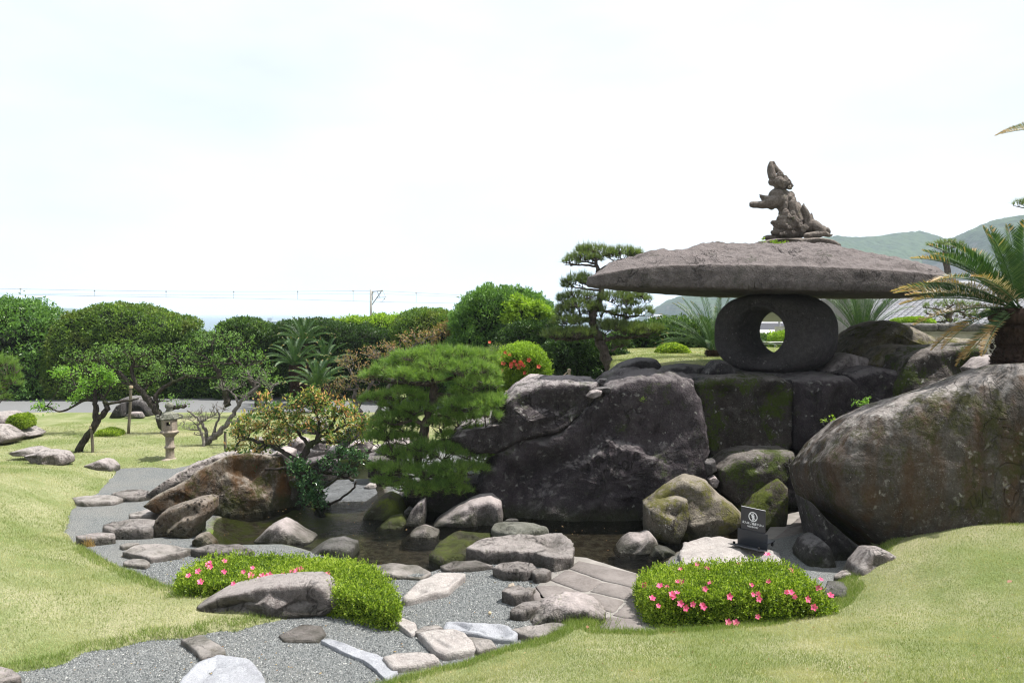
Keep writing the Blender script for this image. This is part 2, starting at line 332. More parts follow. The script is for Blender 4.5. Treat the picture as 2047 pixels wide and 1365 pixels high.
M['bark_gr'] = bark_mat('grey_twig_bark', (.09, .078, .07), (.20, .18, .165))
M['bark_pine'] = bark_mat('scaly_pine_bark', (.03, .024, .022), (.10, .078, .068), .25)
M['cyctrunk'] = bark_mat('cycad_trunk_bark', (.018, .012, .010), (.055, .034, .026))
M['shadecore'] = plain_mat('inner_shade_mass', (.014, .022, .008), .95, var=.4, bump=.5)  # dark tone painting the shade in the gaps between leaves
M['bamboo'] = plain_mat('bamboo_pole', (.42, .34, .22), .5, var=.15)
M['stake'] = plain_mat('weathered_wood_stake', (.10, .085, .062), .85, var=.3)
M['petal'] = leaf_mat('pink_petals', [(0, (.66, .06, .19)), (.6, (.80, .14, .30)), (1, (.88, .33, .45))], rough=.5, transl=.3, spec=.2)
M['petal_or'] = leaf_mat('orange_red_petals', [(0, (.55, .06, .04)), (1, (.75, .18, .12))], rough=.5, transl=.3, spec=.2)
M['stamen'] = plain_mat('pale_stamens', (.8, .45, .45), .6)
# ------------------------------------------------------------------ polygons on the ground
def gp(pts, z=0.0): return np.array([gnd(x, y, z)[:2] for x, y in pts])
def sdist(X, Y, poly):
    """signed distance (positive inside)"""
    p = np.stack([X.ravel(), Y.ravel()], -1); poly = np.asarray(poly, float)
    d2 = np.full(len(p), 1e18); ins = np.zeros(len(p), bool); n = len(poly)
    for i in range(n):
        a, b = poly[i], poly[(i + 1) % n]; e = b - a; w = p - a
        t = np.clip((w @ e) / (e @ e + 1e-12), 0, 1); q = w - t[:, None] * e
        d2 = np.minimum(d2, (q ** 2).sum(1))
        c = (a[1] <= p[:, 1]) != (b[1] <= p[:, 1])
        with np.errstate(divide='ignore', invalid='ignore'):
            xi = a[0] + (p[:, 1] - a[1]) * e[0] / (e[1] if e[1] else 1e-12)
        ins ^= c & (p[:, 0] < xi)
    d = np.sqrt(d2); return np.where(ins, d, -d).reshape(X.shape)

def base_h(x, y):
    t = sstep(12.4, 13.3, y) * sstep(.112, .134, x / np.maximum(y, 1)) * 1.86 * (1 - sstep(26, 31, y))
    return t
P_POND = gp([(395, 1075), (425, 1030), (500, 1000), (590, 1000), (600, 960), (640, 930), (640, 912), (760, 912), (770, 960), (780, 1000), (1000, 1000), (1290, 1020),
             (1440, 1020), (1540, 1010), (1625, 975), (1660, 1040), (1600, 1062), (1530, 1078), (1440, 1086), (1370, 1096), (1300, 1152), (1278, 1148), (1150, 1112),
             (1110, 1085), (1060, 1078), (975, 1085), (950, 1110), (962, 1128), (880, 1133), (850, 1143), (800, 1136), (740, 1134), (700, 1126), (640, 1105), (560, 1084), (480, 1086), (430, 1088)])
P_LAWN_R = np.vstack([[(-4.5, 2.0), (-2.6, 4.6), (-1.6, 5.55)], gp([(800, 1363), (905, 1333), (1000, 1302), (1080, 1281), (1120, 1262), (1140, 1243), (1160, 1252), (1185, 1244), (1200, 1268), (1290, 1268), (1400, 1262), (1520, 1252), (1640, 1222), (1685, 1192)]),
                      [(3.35, 7.75), (3.42, 8.0), (3.8, 8.45), (4.2, 8.6), (5.0, 9.5), (14, 9.5), (14, -4), (-4.5, -4)]])
P_LAWN_L = np.vstack([[(-14, 3.5), (-6.5, 5.2)], gp([(0, 1357), (55, 1345), (130, 1330), (170, 1308), (230, 1302), (300, 1283), (380, 1277), (430, 1260), (470, 1264), (520, 1246), (575, 1240), (600, 1222),
             (650, 1226), (690, 1216), (730, 1228), (798, 1234), (770, 1195), (700, 1180), (560, 1165), (420, 1172), (352, 1178), (318, 1168), (270, 1143), (205, 1118), (150, 1085), (133, 1066), (141, 1038), (152, 1012), (193, 988), (214, 968), (232, 948), (236, 938), (300, 935), (345, 938), (380, 930), (440, 912), (500, 905), (570, 892), (640, 868), (690, 862), (760, 858), (830, 862), (900, 868), (980, 872)]),
             [(0.5, 13.5), (0.8, 22.6), (-45, 22.6), (-45, 3.5)]])
def lawn_r_h(x, y, sd):
    return np.minimum(.245 * np.maximum(sd, 0), 1.05 + .07 * np.maximum(sd, 0)) + .32 * sstep(3.3, 4.9, x) * sstep(6.2, 8.4, y)
def lawn_l_h(x, y, sd):
    return .50 * np.exp(-(((x + 9.2) / 3.6) ** 2 + ((y - 9.6) / 3.4) ** 2)) * sstep(0, 1.2, sd) + .05 * sstep(0, .8, sd) + .10 * sstep(.2, 2.0, sd) * sstep(-2.6, -4.5, x) * (1 - sstep(12, 15, y))
def lawn_z(x, y, poly, hf):
    sd = sdist(x, y, poly)
    p = np.stack([x.ravel(), y.ravel(), 0 * x.ravel()], -1)
    n = fbm(p * 1.9, 4).reshape(x.shape); n2 = fbm(p * .5 + 5, 3).reshape(x.shape)
    sd = sd + .09 * n
    z = base_h(x, y) + hf(x, y, sd) + .035 * n2 - .09 + .125 * sstep(-.07, .06, sd)
    return z, sd
def grid_mesh(name, x0, x1, y0, y1, step, zf, keep=None, mat=None, kind='structure', label=None):
    nx, ny = int((x1 - x0) / step) + 1, int((y1 - y0) / step) + 1
    X, Y = np.meshgrid(np.linspace(x0, x1, nx), np.linspace(y0, y1, ny)); Z, k = zf(X, Y)
    V = np.stack([X, Y, Z], -1).reshape(-1, 3)
    i = (np.arange(ny - 1)[:, None] * nx + np.arange(nx - 1)[None]).ravel()
    Q = np.stack([i, i + 1, i + nx + 1, i + nx], -1)
    if k is not None:
        kk = k.ravel(); Q = Q[kk[Q].any(1)]
        use = np.unique(Q); mp = np.full(len(V), -1); mp[use] = np.arange(len(use)); V = V[use]; Q = mp[Q]
    me = new_mesh(name, V, quads=Q, mat=mat); return put(name, me, kind=kind, label=label)

# ground materials
def gravel_mat():
    t = NT('grey_gravel'); v = t.vor(75, 'F1'); vc = t.vor(75, 'F1', out='Color')
    sp = t.n("ShaderNodeSeparateColor"); t.l(vc, sp.inputs[0])
    c = t.mix(t.rng(sp.outputs[0], 0, 1, 0, 1), (.105, .113, .115), (.25, .258, .256))
    c = t.mix(t.rng(v, .25, .6, 0, .6), c, (.07, .075, .075))
    big = t.noise(1.1, 5, .6); c = t.mix(t.rng(big, .45, .7, 0, .25), c, (.24, .22, .19))
    t.bsdf(c, .95, t.bump(v, .8, .012), .2); return t.m
def turf_mat():
    t = NT('turf'); n = t.noise(.9, 5, .6); n2 = t.noise(14, 4, .7); n3 = t.noise(60, 3, .7)
    c = t.mix(t.rng(n, .40, .62, 0, 1), (.18, .22, .08), (.375, .36, .22))
    c = t.mix(t.rng(n2, .42, .68, 0, .6), c, (.20, .25, .10)); c = t.mix(t.rng(n3, .4, .7, 0, .7), c, (.08, .11, .028))
    c = t.mix(t.rng(t.noise(.35, 3), .52, .66, 0, .35), c, (.36, .32, .20))
    t.bsdf(c, .95, t.bump(t.math('ADD', n2, n3), .9, .03), .15); return t.m
def bed_mat():
    t = NT('pond_bed'); n = t.noise(1.6, 6, .65)
    c = t.mix(t.rng(n, .4, .6), (.075, .066, .052), (.034, .029, .024)); c = t.mix(t.rng(t.noise(9, 5, .7), .42, .66, 0, .8), c, (.20, .185, .16))
    sx = t.n("ShaderNodeSeparateXYZ"); t.l(t.pos.outputs['Position'], sx.inputs[0])
    al = t.math('MULTIPLY', t.rng(sx.outputs[0], -2.3, -3.0, 0, 1), t.rng(t.noise(2.2, 5, .7), .40, .56))
    c = t.mix(al, c, (.10, .14, .02))
    zf = t.rng(t.zz(), -.05, -.01, 0, 1); v = t.vor(75)
    c = t.mix(zf, c, t.mix(t.rng(v, .2, .6), (.22, .225, .225), (.09, .095, .095)))
    t.bsdf(c, .9, t.bump(v, .6, .012), .2); return t.m
M['gravel'] = gravel_mat(); M['turf'] = turf_mat(); M['bed'] = bed_mat()

def garden_z(X, Y):
    z = base_h(X, Y) - .004; sd = sdist(X, Y, P_POND)
    p = np.stack([X.ravel(), Y.ravel(), 0 * X.ravel()], -1); n = fbm(p * 1.2, 4).reshape(X.shape)
    z = z + .012 * n - .24 * sstep(-.1, .55, sd + .12 * n)
    return z, sd
grid_mesh('gravel_ground', -9.5, 7.5, 4.0, 17.0, .085, lambda X, Y: (garden_z(X, Y)[0], base_h(X, Y) < .12), mat=M['bed'])
# the same gravel path surface where it is dry
grid_mesh('gravel_path', -9.4, 4.0, 4.1, 16.0, .07, lambda X, Y: (garden_z(X, Y)[0] + .006, (sdist(X, Y, P_POND) < -.12) & (base_h(X, Y) < .02)), mat=M['gravel'])
def far_z(X, Y):
    z = base_h(X, Y) - .02
    z = np.where((X > -9.3) & (X < 7.3) & (Y > 4.2) & (Y < 16.8) & (z < .06), -.6, z)
    return z, None
M['earth'] = plain_mat('garden_earth', (.06, .055, .035), .95, var=.35, scale=2, bump=.6, bdist=.03)
grid_mesh('ground', -70, 80, -8, 60, .5, far_z, mat=M['turf'])
grid_mesh('lawn', -1.5 - 4.5, 9.0, 1.5, 9.5, .07, lambda X, Y: (lambda z, s: (z, s > -.14))(*lawn_z(X, Y, P_LAWN_R, lawn_r_h)), mat=M['turf'])
grid_mesh('lawn', -12, 1.0, 5.0, 16.5, .08, lambda X, Y: (lambda z, s: (z, s > -.14))(*lawn_z(X, Y, P_LAWN_L, lawn_l_h)), mat=M['turf'])
grid_mesh('lawn', -44, -11.99, 5.0, 23.2, .25, lambda X, Y: (lambda z, s: (z, s > -.14))(*lawn_z(X, Y, P_LAWN_L, lawn_l_h)), mat=M['turf'])
grid_mesh('lawn', -12, 1.0, 16.49, 23.2, .14, lambda X, Y: (lambda z, s: (z, s > -.14))(*lawn_z(X, Y, P_LAWN_L, lawn_l_h)), mat=M['turf'])
P_TER = np.array([(2.2, 13.9), (4.0, 14.8), (11, 14.8), (16, 18), (14, 24), (2.0, 24)])
grid_mesh('terrace_lawn', 1.5, 16, 13, 25, .14, lambda X, Y: (lambda z, s: (z, s > -.14))(*lawn_z(X, Y, P_TER, lambda x, y, s: .1 * sstep(0, 2, s) + .0 * x)), mat=M['turf'])
# gravel road across the back
M['road'] = plain_mat('pale_gravel_road', (.15, .153, .157), .95, var=.12, scale=30, bump=.6, bdist=.01)
grid_mesh('gravel_road', -60, 0.3, 22.3, 26.6, .5, lambda X, Y: (base_h(X, Y) + .03 + 0 * X - .02 * (X > 0), None), mat=M['road'])

# ------------------------------------------------------------------ water
def water_mat(name, tint, rough=.03, sc=1.0, amp=.5):
    t = NT(name); v = t.P((1.0, 1.7, 1)); n = t.noise(9 * sc, 4, .6, vec=v, dist=.8); n2 = t.noise(28 * sc, 3, .6, vec=v)
    nb = t.bump(t.math('ADD', n, t.math('MULTIPLY', n2, .3)), amp, .075)
    fr = t.n("ShaderNodeFresnel"); fr.inputs['IOR'].default_value = 1.33; t.l(nb, fr.inputs['Normal'])
    gl = t.n("ShaderNodeBsdfGlossy"); gl.inputs['Roughness'].default_value = rough; t.l(nb, gl.inputs['Normal'])
    tr = t.n("ShaderNodeBsdfTransparent"); t.set(tr.inputs[0], tint)
    mx = t.n("ShaderNodeMixShader"); t.l(fr.outputs[0], mx.inputs[0]); t.l(tr.outputs[0], mx.inputs[1]); t.l(gl.outputs[0], mx.inputs[2])
    t.l(mx.outputs[0], t.out.inputs[0]); return t.m
M['water'] = water_mat('pond_water', (.52, .50, .43), rough=.01, amp=1.0)
grid_mesh('pond_water', -5.5, 5.5, 7.5, 15.2, .25, lambda X, Y: (0 * X - .055, sdist(X, Y, P_POND) > -.35), mat=M['water'])
def sea_mat():
    t = NT('sea_water'); n = t.noise(.05, 4, .6, vec=t.P((1, 3, 1)))
    t.bsdf(t.mix(n, (.05, .09, .12), (.10, .15, .18)), .35, t.bump(n, .3, 1), .5); return t.m
M['sea'] = sea_mat()
grid_mesh('sea', -6000, 6000, 60, 9000, 300, lambda X, Y: (0 * X - 9.0, None), mat=M['sea'])

# ------------------------------------------------------------------ rocks
def resample(P, n):
    P = np.asarray(P, float); Q = np.vstack([P, P[:1]]); d = np.r_[0, np.cumsum(np.linalg.norm(np.diff(Q, axis=0), axis=1))]
    s = np.linspace(0, d[-1], n, endpoint=False); return np.stack([np.interp(s, d, Q[:, k]) for k in range(Q.shape[1])], -1)
def chaikin(P, it=1):
    P = np.asarray(P, float)
    for _ in range(it):
        N = np.roll(P, -1, 0); P = np.stack([.75 * P + .25 * N, .25 * P + .75 * N], 1).reshape(-1, P.shape[1])
    return P
def blob(outline, w, front, back, e=.5, nth=96, nph=40, amp=.05, freq=2.0, ridge=.0, cuts=0, seed=0, eb=None, soft=1, vamp=None):
    """closed solid: 3-D outline swept round to poles +w*front and -w*back"""
    r = np.random.default_rng(seed); C = None
    O = resample(chaikin(outline, soft), nth); w = np.asarray(w, float); w /= np.linalg.norm(w)
    C = O.mean(0)
    ph = np.linspace(-math.pi / 2, math.pi / 2, 600)
    ee = np.where(ph > 0, eb or e, e)
    s = np.cos(ph).clip(0, 1) ** ee; d = np.sign(ph) * np.abs(np.sin(ph)) ** ee
    size = np.linalg.norm(O - C, axis=1).mean()
    dd = np.where(d < 0, -d * front, d * back) * np.sign(ph)
    L = np.r_[0, np.cumsum(np.hypot(np.diff(s) * size, np.diff(dd)))]
    q = np.linspace(0, L[-1], nph + 2); s = np.interp(q, L, s); dd = np.interp(q, L, dd)
    rings = C + (O - C)[None] * s[1:-1, None, None] - w * dd[1:-1, None, None]
    V = np.vstack([rings.reshape(-1, 3), C - w * dd[0], C - w * dd[-1]])
    rim = np.r_[np.repeat(sstep(.55, .95, s[1:-1]), nth), 0, 0]
    # planar chips
    if cuts:
        ext = size
        for k in range(cuts + 2):
            nn = r.normal(size=3) * .75; nn /= np.linalg.norm(nn); nn = nn + w * r.uniform(.15, 1.1); nn /= np.linalg.norm(nn)
            pr = (V - C) @ nn; lim = np.quantile(pr, r.uniform(.80, .955))
            ov = np.maximum(pr - lim, 0); V = V - (ov * (.97 - .95 * rim))[:, None] * nn
    off = r.uniform(-50, 50, 3)
    A = amp * size
    nv = np.stack([fbm((V + off + k * 31) * freq / 1.0, 5, .5) for k in range(3)], -1)
    V = V + nv * A
    if ridge:
        # displacement across the surface, away from the centre
        n = V - C; n /= np.linalg.norm(n, axis=1)[:, None] + 1e-9
        rd = fbm((V + off) * freq * 1.6, 5, .55, ridged=True); V = V + n * ((rd - .2) * ridge * size)[:, None]
        hf_ = fbm((V + off) * np.array([6, 6, 3.5]), 4, .6, ridged=True); V = V + n * ((hf_ - .2) * min(.030, ridge * size * .6))[:, None]
    R_, N_ = nph, nth
    i = np.arange(R_ - 1)[:, None] * N_; j = np.arange(N_)[None]; j2 = (j + 1) % N_
    Q = np.stack([i + j, i + N_ + j, i + N_ + j2, i + j2], -1).reshape(-1, 4)
    f, b = R_ * N_, R_ * N_ + 1; jj = np.arange(N_)
    T = np.vstack([np.stack([np.full(N_, f), jj, (jj + 1) % N_], -1), np.stack([np.full(N_, b), (R_ - 1) * N_ + (jj + 1) % N_, (R_ - 1) * N_ + jj], -1)])
    # outward orientation
    a_, b_, c_ = V[Q[:, 0]], V[Q[:, 1]], V[Q[:, 2]]
    if (np.einsum('ij,ij->i', np.cross(b_ - a_, c_ - a_), (a_ + c_) / 2 - C)).sum() < 0:
        Q = Q[:, ::-1]; T = T[:, ::-1]
    return V, Q, T
_seed = [100]
def nseed(): _seed[0] += 1; return _seed[0]
def rock_obj(name, V, Q, T, mat, **kw):
    base = np.array([V[:, 0].mean(), V[:, 1].mean(), V[:, 2].min()])
    me = new_mesh(name, V - base, quads=Q, tris=T, mat=mat); return put(name, me, base, **kw)
def vrock(label, pts, Y, front, back, mat, name='boulder', e=.5, amp=.06, freq=2.0, ridge=.05, cuts=8, res=1.0, Y2=None, w=(0, -1, 0), group=None, cat='rock', soft=0):
    """an upright rock: its outline stands at distance Y (to Y2 at its right end)"""
    xs = [p[0] for p in pts]; x0, x1 = min(xs), max(xs)
    O = [at(x, y, Y if Y2 is None else Y + (Y2 - Y) * (x - x0) / (x1 - x0)) for x, y in pts]
    per = sum(math.dist(pts[i], pts[i - 1]) for i in range(len(pts)))
    nth = int(min(300, max(36, per / 5.0 * res))); nph = int(min(170, max(14, nth * .42)))
    V, Q, T = blob(O, w, front, back, e, nth, nph, amp, freq, ridge, cuts, nseed(), soft=soft)
    return rock_obj(name, V, Q, T, M[mat], label=label, cat=cat, group=group)
def frock(label, pts, z, thick, mat, name='flat_rock', crown=.03, amp=.07, freq=4.5, ridge=.03, cuts=2, e=.2, eb=.2, group=None, cat='rock', world_pts=False, soft=0, res=1.0, parent=None, kind=None):
    """a flat rock: the outline of its top, seen from the camera, lies at height z"""
    z = z * (.62 if (z > 0 and not world_pts) else 1)
    if not world_pts and z > 0:   # the traced outline takes in the near side: shrink it to the top face
        y0, y1 = min(p[1] for p in pts), max(p[1] for p in pts); side = z * FPX / gnd(1000, y1, 0)[1]
        k = max(.5, 1 - .85 * side / (y1 - y0)); pts = [(x, y0 + (y - y0) * k) for x, y in pts]
    if not world_pts:
        mx, my = sum(p[0] for p in pts) / len(pts), sum(p[1] for p in pts) / len(pts); pts = [(mx + (x - mx) * 1.05, my + (y - my) * 1.05) for x, y in pts]
    O = [gnd(x, y, z) for x, y in pts] if not world_pts else [np.array([x, y, z]) for x, y in pts]
    per = sum(math.dist(pts[i], pts[i - 1]) for i in range(len(pts))) * (80 if world_pts else 1)
    nth = int(min(220, max(36, per / 5.0 * res))); nph = int(min(80, max(14, nth * .36)))
    V, Q, T = blob(O, (0, 0, 1), crown, thick, e, nth, nph, amp, freq, ridge, cuts, nseed(), eb=eb, soft=soft)
    if parent is not None:
        me = new_mesh(name, V - np.array(parent.location), quads=Q, tris=T, mat=M[mat]); return put(name, me, parent=parent, kind=kind)
    return rock_obj(name, V, Q, T, M[mat], label=label, cat=cat if kind is None else None, group=group, kind=kind)

# the big dark rock wall under the stone lantern
vrock('huge dark purple basalt boulder forming the middle of the rock wall behind the pond', [(966, 1070), (962, 960), (985, 905), (1016, 882), (1045, 868), (1086, 864), (1115, 856), (1142, 824), (1172, 796), (1192, 782), (1218, 760), (1248, 750), (1300, 746), (1345, 748), (1372, 756), (1384, 800), (1392, 855), (1399, 902), (1400, 940), (1388, 1000), (1370, 1075), (1200, 1085), (1050, 1080)],
      11.75, .75, 1.0, 'cliff', 'cliff_boulder', e=.3, amp=.07, freq=1.5, ridge=.06, cuts=3, soft=0)
vrock('long dark boulder with pale weathered top, upper left of the rock wall behind the pine', [(905, 868), (925, 848), (985, 838), (1005, 800), (1032, 776), (1086, 757), (1140, 757), (1186, 760), (1188, 780), (1176, 803), (1145, 828), (1118, 852), (1086, 862), (1045, 868), (1012, 884), (990, 893), (955, 896), (925, 888)],
      11.7, .72, 1.1, 'cliff_pale', 'cliff_boulder', e=.4, amp=.07, freq=1.8, ridge=.08, cuts=3)
vrock('mossy square block of the rock wall, left half below the stone ring', [(1378, 764), (1404, 752), (1460, 748), (1540, 750), (1565, 760), (1564, 880), (1550, 900), (1500, 903), (1440, 906), (1405, 915), (1390, 860), (1380, 810)],
      12.3, .62, 1.0, 'cliff_moss', 'cliff_boulder', e=.32, amp=.05, freq=1.8, ridge=.05, cuts=5)
vrock('dark squared block of the rock wall, right half below the stone ring', [(1566, 756), (1610, 748), (1672, 750), (1688, 765), (1692, 800), (1684, 850), (1650, 875), (1600, 892), (1568, 888)],
      12.25, .66, 1.0, 'cliff', 'cliff_boulder', e=.33, amp=.045, freq=1.8, ridge=.05, cuts=5)
frock('flat dark ledge slab that carries the stone ring', [(3.0, 12.05), (4.4, 11.9), (5.9, 12.05), (6.15, 12.7), (6.0, 14.6), (3.1, 14.6), (2.85, 13)], 1.93, .25, 'darkgrey', 'ledge_slab', crown=.05, world_pts=True, amp=.03, res=1.1)
vrock('stepped grey rock jutting out below the mossy block', [(1422, 930), (1462, 905), (1500, 897), (1570, 898), (1574, 918), (1556, 948), (1510, 985), (1500, 1005), (1462, 1000), (1432, 975)], 11.45, .55, .8, 'cliff_moss', 'ledge_rock', e=.42, cuts=7)
vrock('green mossy rock at the foot of the wall behind the no entry sign', [(1500, 985), (1548, 950), (1562, 965), (1560, 1020), (1556, 1050), (1480, 1052), (1478, 1010)], 11.0, .45, .7, 'moss', 'mossy_rock', cuts=5)
vrock('dark recessed rock low in the wall between the big boulder and the mossy block', [(1390, 930), (1430, 915), (1560, 905), (1700, 880), (1720, 1060), (1560, 1070), (1400, 1080)], 12.3, .5, .8, 'cliff', 'cliff_boulder', e=.5)
vrock('small bluish stone wedged upright in the rock wall crevice', [(1403, 920), (1427, 917), (1431, 939), (1412, 950), (1405, 940)], 11.2, .14, .15, 'darkgrey', 'wedge_stone', cuts=5)
vrock('small rounded grey stone wedged below the bluish one in the crevice', [(1413, 955), (1428, 950), (1436, 960), (1430, 974), (1418, 970)], 11.15, .12, .15, 'grey', 'wedge_stone', cuts=5)
vrock('boulder with olive and grey crusted top in front of the rock wall', [(1290, 1010), (1300, 992), (1335, 966), (1366, 951), (1410, 962), (1428, 985), (1465, 1010), (1481, 1025), (1482, 1048), (1460, 1062), (1392, 1092), (1350, 1096), (1290, 1072)], 10.35, .5, .7, 'olive', 'boulder', e=.75, amp=.06, freq=2.0, ridge=.05, cuts=9, w=(-.25, -1, .1), soft=0)
vrock('knobbly grey lobe at the left of the olive topped boulder', [(1290, 1010), (1312, 998), (1350, 990), (1372, 996), (1376, 1020), (1368, 1052), (1352, 1085), (1292, 1072)], 10.05, .26, .5, 'olive', 'boulder', e=.6, amp=.06, freq=3, cuts=7, soft=0)
vrock('small pinkish heart shaped boulder at the edge of the water', [(1228, 1105), (1246, 1082), (1262, 1071), (1284, 1072), (1300, 1066), (1314, 1082), (1308, 1098), (1270, 1112), (1236, 1112)], 9.65, .22, .3, 'grey', 'small_boulder', cuts=4)
vrock('small craggy grey stone right beside the heart shaped boulder', [(1296, 1113), (1310, 1092), (1338, 1098), (1356, 1110), (1350, 1122), (1310, 1124)], 9.45, .15, .2, 'darkgrey', 'small_boulder', cuts=5)
# right side
vrock('enormous brown mossy boulder with grey upper rim at the right edge of the photo', [(1618, 928), (1630, 908), (1650, 880), (1672, 858), (1698, 834), (1736, 818), (1777, 800), (1851, 780), (1912, 756), (1949, 741), (1995, 738), (2047, 752), (2150, 800), (2250, 900), (2250, 1050), (2150, 1130), (1900, 1150), (1765, 1132), (1740, 1100), (1706, 1063), (1680, 1042), (1642, 1011), (1624, 968)],
      9.5, .95, 1.3, 'boulder', 'giant_boulder', e=.45, w=(0, -1, .22), amp=.035, freq=1.0, ridge=.018, cuts=0)
vrock('grey boulder resting above the enormous brown one under the cycad trunk', [(1960, 740), (1985, 718), (2047, 708), (2120, 712), (2150, 800), (1990, 790)], 10.4, .6, .8, 'grey', 'boulder', amp=.05, cuts=4)
vrock('broad sloping brown rock with flat top behind the lantern ring', [(1668, 705), (1676, 694), (1717, 664), (1758, 645), (1775, 645), (1808, 662), (1840, 673), (1878, 676), (1935, 679), (1935, 700), (1825, 745), (1767, 750), (1690, 735)], 14.2, .8, 1.0, 'olive', 'terrace_rock', amp=.06, ridge=.09, freq=2.2, cuts=6)
vrock('reddish brown rock right of the ring foot', [(1640, 742), (1667, 717), (1684, 706), (1723, 714), (1726, 730), (1700, 745), (1690, 760), (1660, 755)], 12.9, .4, .5, 'grey', 'terrace_rock', cuts=7, ridge=.08)
vrock('mossy rugged rock with hollow between the ring and the dark square boulder', [(1728, 728), (1761, 696), (1784, 690), (1825, 694), (1852, 699), (1815, 718), (1790, 745), (1745, 750)], 12.7, .5, .5, 'olive', 'terrace_rock', cuts=7, ridge=.12, freq=3)
vrock('dark square shouldered boulder with hanging green creepers on its right', [(1768, 765), (1792, 715), (1822, 697), (1869, 692), (1930, 688), (1945, 700), (1948, 760), (1884, 800), (1796, 825), (1767, 810)], 12.0, .6, .9, 'cliff_moss', 'terrace_rock', e=.4, cuts=6)
vrock('deep dark furrowed rock directly right of the lantern ledge', [(1686, 750), (1731, 735), (1776, 740), (1790, 790), (1775, 850), (1740, 870), (1700, 850), (1684, 790)], 12.15, .5, .8, 'cliff', 'terrace_rock', cuts=5, ridge=.1, freq=3)
vrock('dark wedge rock propping up the enormous brown boulder', [(1613, 1000), (1640, 1030), (1713, 1091), (1722, 1111), (1701, 1150), (1668, 1155), (1640, 1110), (1625, 1050)], 9.25, .3, .6, 'darkgrey', 'prop_rock', cuts=8)
vrock('dark egg shaped rock with white specks left of the wedge rock', [(1601, 1110), (1612, 1085), (1636, 1074), (1652, 1088), (1666, 1145), (1640, 1158), (1606, 1150)], 9.0, .25, .4, 'darkgrey', 'prop_rock', cuts=3)
vrock('pink slanting rock poking out of the lawn edge at right', [(1686, 1182), (1708, 1130), (1738, 1095), (1763, 1097), (1794, 1113), (1790, 1135), (1754, 1160), (1717, 1185)], 8.2, .22, .35, 'pinkrough', 'edge_rock', cuts=6, e=.85, soft=0)
frock('low bluish grey stone tucked between the right azalea and the pink rock', [(1645, 1200), (1655, 1166), (1685, 1166), (1694, 1180), (1690, 1205)], .1, .2, 'darkgrey', crown=.04)
frock('small rounded stone behind the right azalea corner', [(1668, 1166), (1680, 1150), (1705, 1146), (1716, 1158), (1700, 1166)], .14, .2, 'grey', crown=.05)
# on top of the cliff
frock('flat grey rock lying on the cliff top left of the dark mound rock', [(1166, 760), (1184, 745), (1211, 738), (1238, 742), (1250, 750), (1213, 757), (1190, 762)], 2.03, .3, 'grey', 'cliff_top_rock', crown=.06)
vrock('big dark low mound rock at the foot of the black pine', [(1218, 745), (1240, 727), (1258, 721), (1276, 716), (1308, 717), (1321, 732), (1328, 745), (1303, 760), (1238, 758)], 13.9, .4, .5, 'darkgrey', 'cliff_top_rock', cuts=6)
vrock('long low dark rock on the cliff top right of the mound rock', [(1310, 752), (1333, 733), (1369, 729), (1404, 731), (1420, 738), (1400, 760), (1320, 765)], 13.0, .35, .5, 'darkgrey', 'cliff_top_rock', cuts=6, ridge=.1)
vrock('dark lumpy rock against the left foot of the stone ring', [(1405, 745), (1427, 722), (1445, 721), (1458, 730), (1470, 748), (1430, 762), (1405, 758)], 12.6, .3, .4, 'darkgrey', 'cliff_top_rock', cuts=7, ridge=.1)
vrock('grey rounded rock between the pale cliff crown and the ring ledge', [(1335, 757), (1352, 748), (1370, 750), (1380, 772), (1368, 785), (1345, 780)], 12.0, .3, .4, 'grey', 'cliff_top_rock', cuts=5)
for lab, pts, Yy in [('cream rounded pebble stone, largest of the loose stones on the cliff top', [(1194, 764), (1199, 757), (1212, 757), (1225, 765), (1222, 772), (1202, 771)], 12.3),
                     ('pointed reddish loose stone behind the cream pebble on the cliff top', [(1206, 757), (1218, 749), (1226, 754), (1228, 761), (1212, 760)], 12.7),
                     ('pale narrow loose stone leaning right of the pointed one on the cliff top', [(1218, 764), (1226, 752), (1234, 750), (1236, 760), (1228, 768)], 12.5),
                     ('rough grey loose stone, rightmost of the small ones on the cliff top', [(1232, 760), (1238, 749), (1250, 750), (1256, 760), (1248, 768), (1236, 767)], 12.5),
                     ('pale oval stone sitting in the cliff crack', [(1172, 792), (1180, 782), (1192, 778), (1203, 781), (1200, 790), (1184, 796)], 11.5),
                     ('flat dark plate stone above the pale oval one in the cliff crack', [(1180, 782), (1188, 776), (1215, 773), (1222, 776), (1216, 784), (1192, 784)], 11.6)]:
    vrock(lab, pts, Yy - .45, .14, .18, 'grey' if 'dark' not in lab else 'darkgrey', 'loose_stone', cuts=3, freq=5)
vrock('pinkish boulder under the orange azalea behind the rock wall', [(1020, 790), (1040, 762), (1060, 750), (1080, 750), (1096, 765), (1100, 800)], 13.0, .4, .5, 'grey', 'boulder', cuts=4)
frock('rough pinkish rock lying in the terrace lawn', [(1366, 719), (1380, 712), (1398, 711), (1432, 717), (1410, 723), (1385, 723)], 1.98, .2, 'pinkrough', 'terrace_rock', crown=.1, cuts=6)
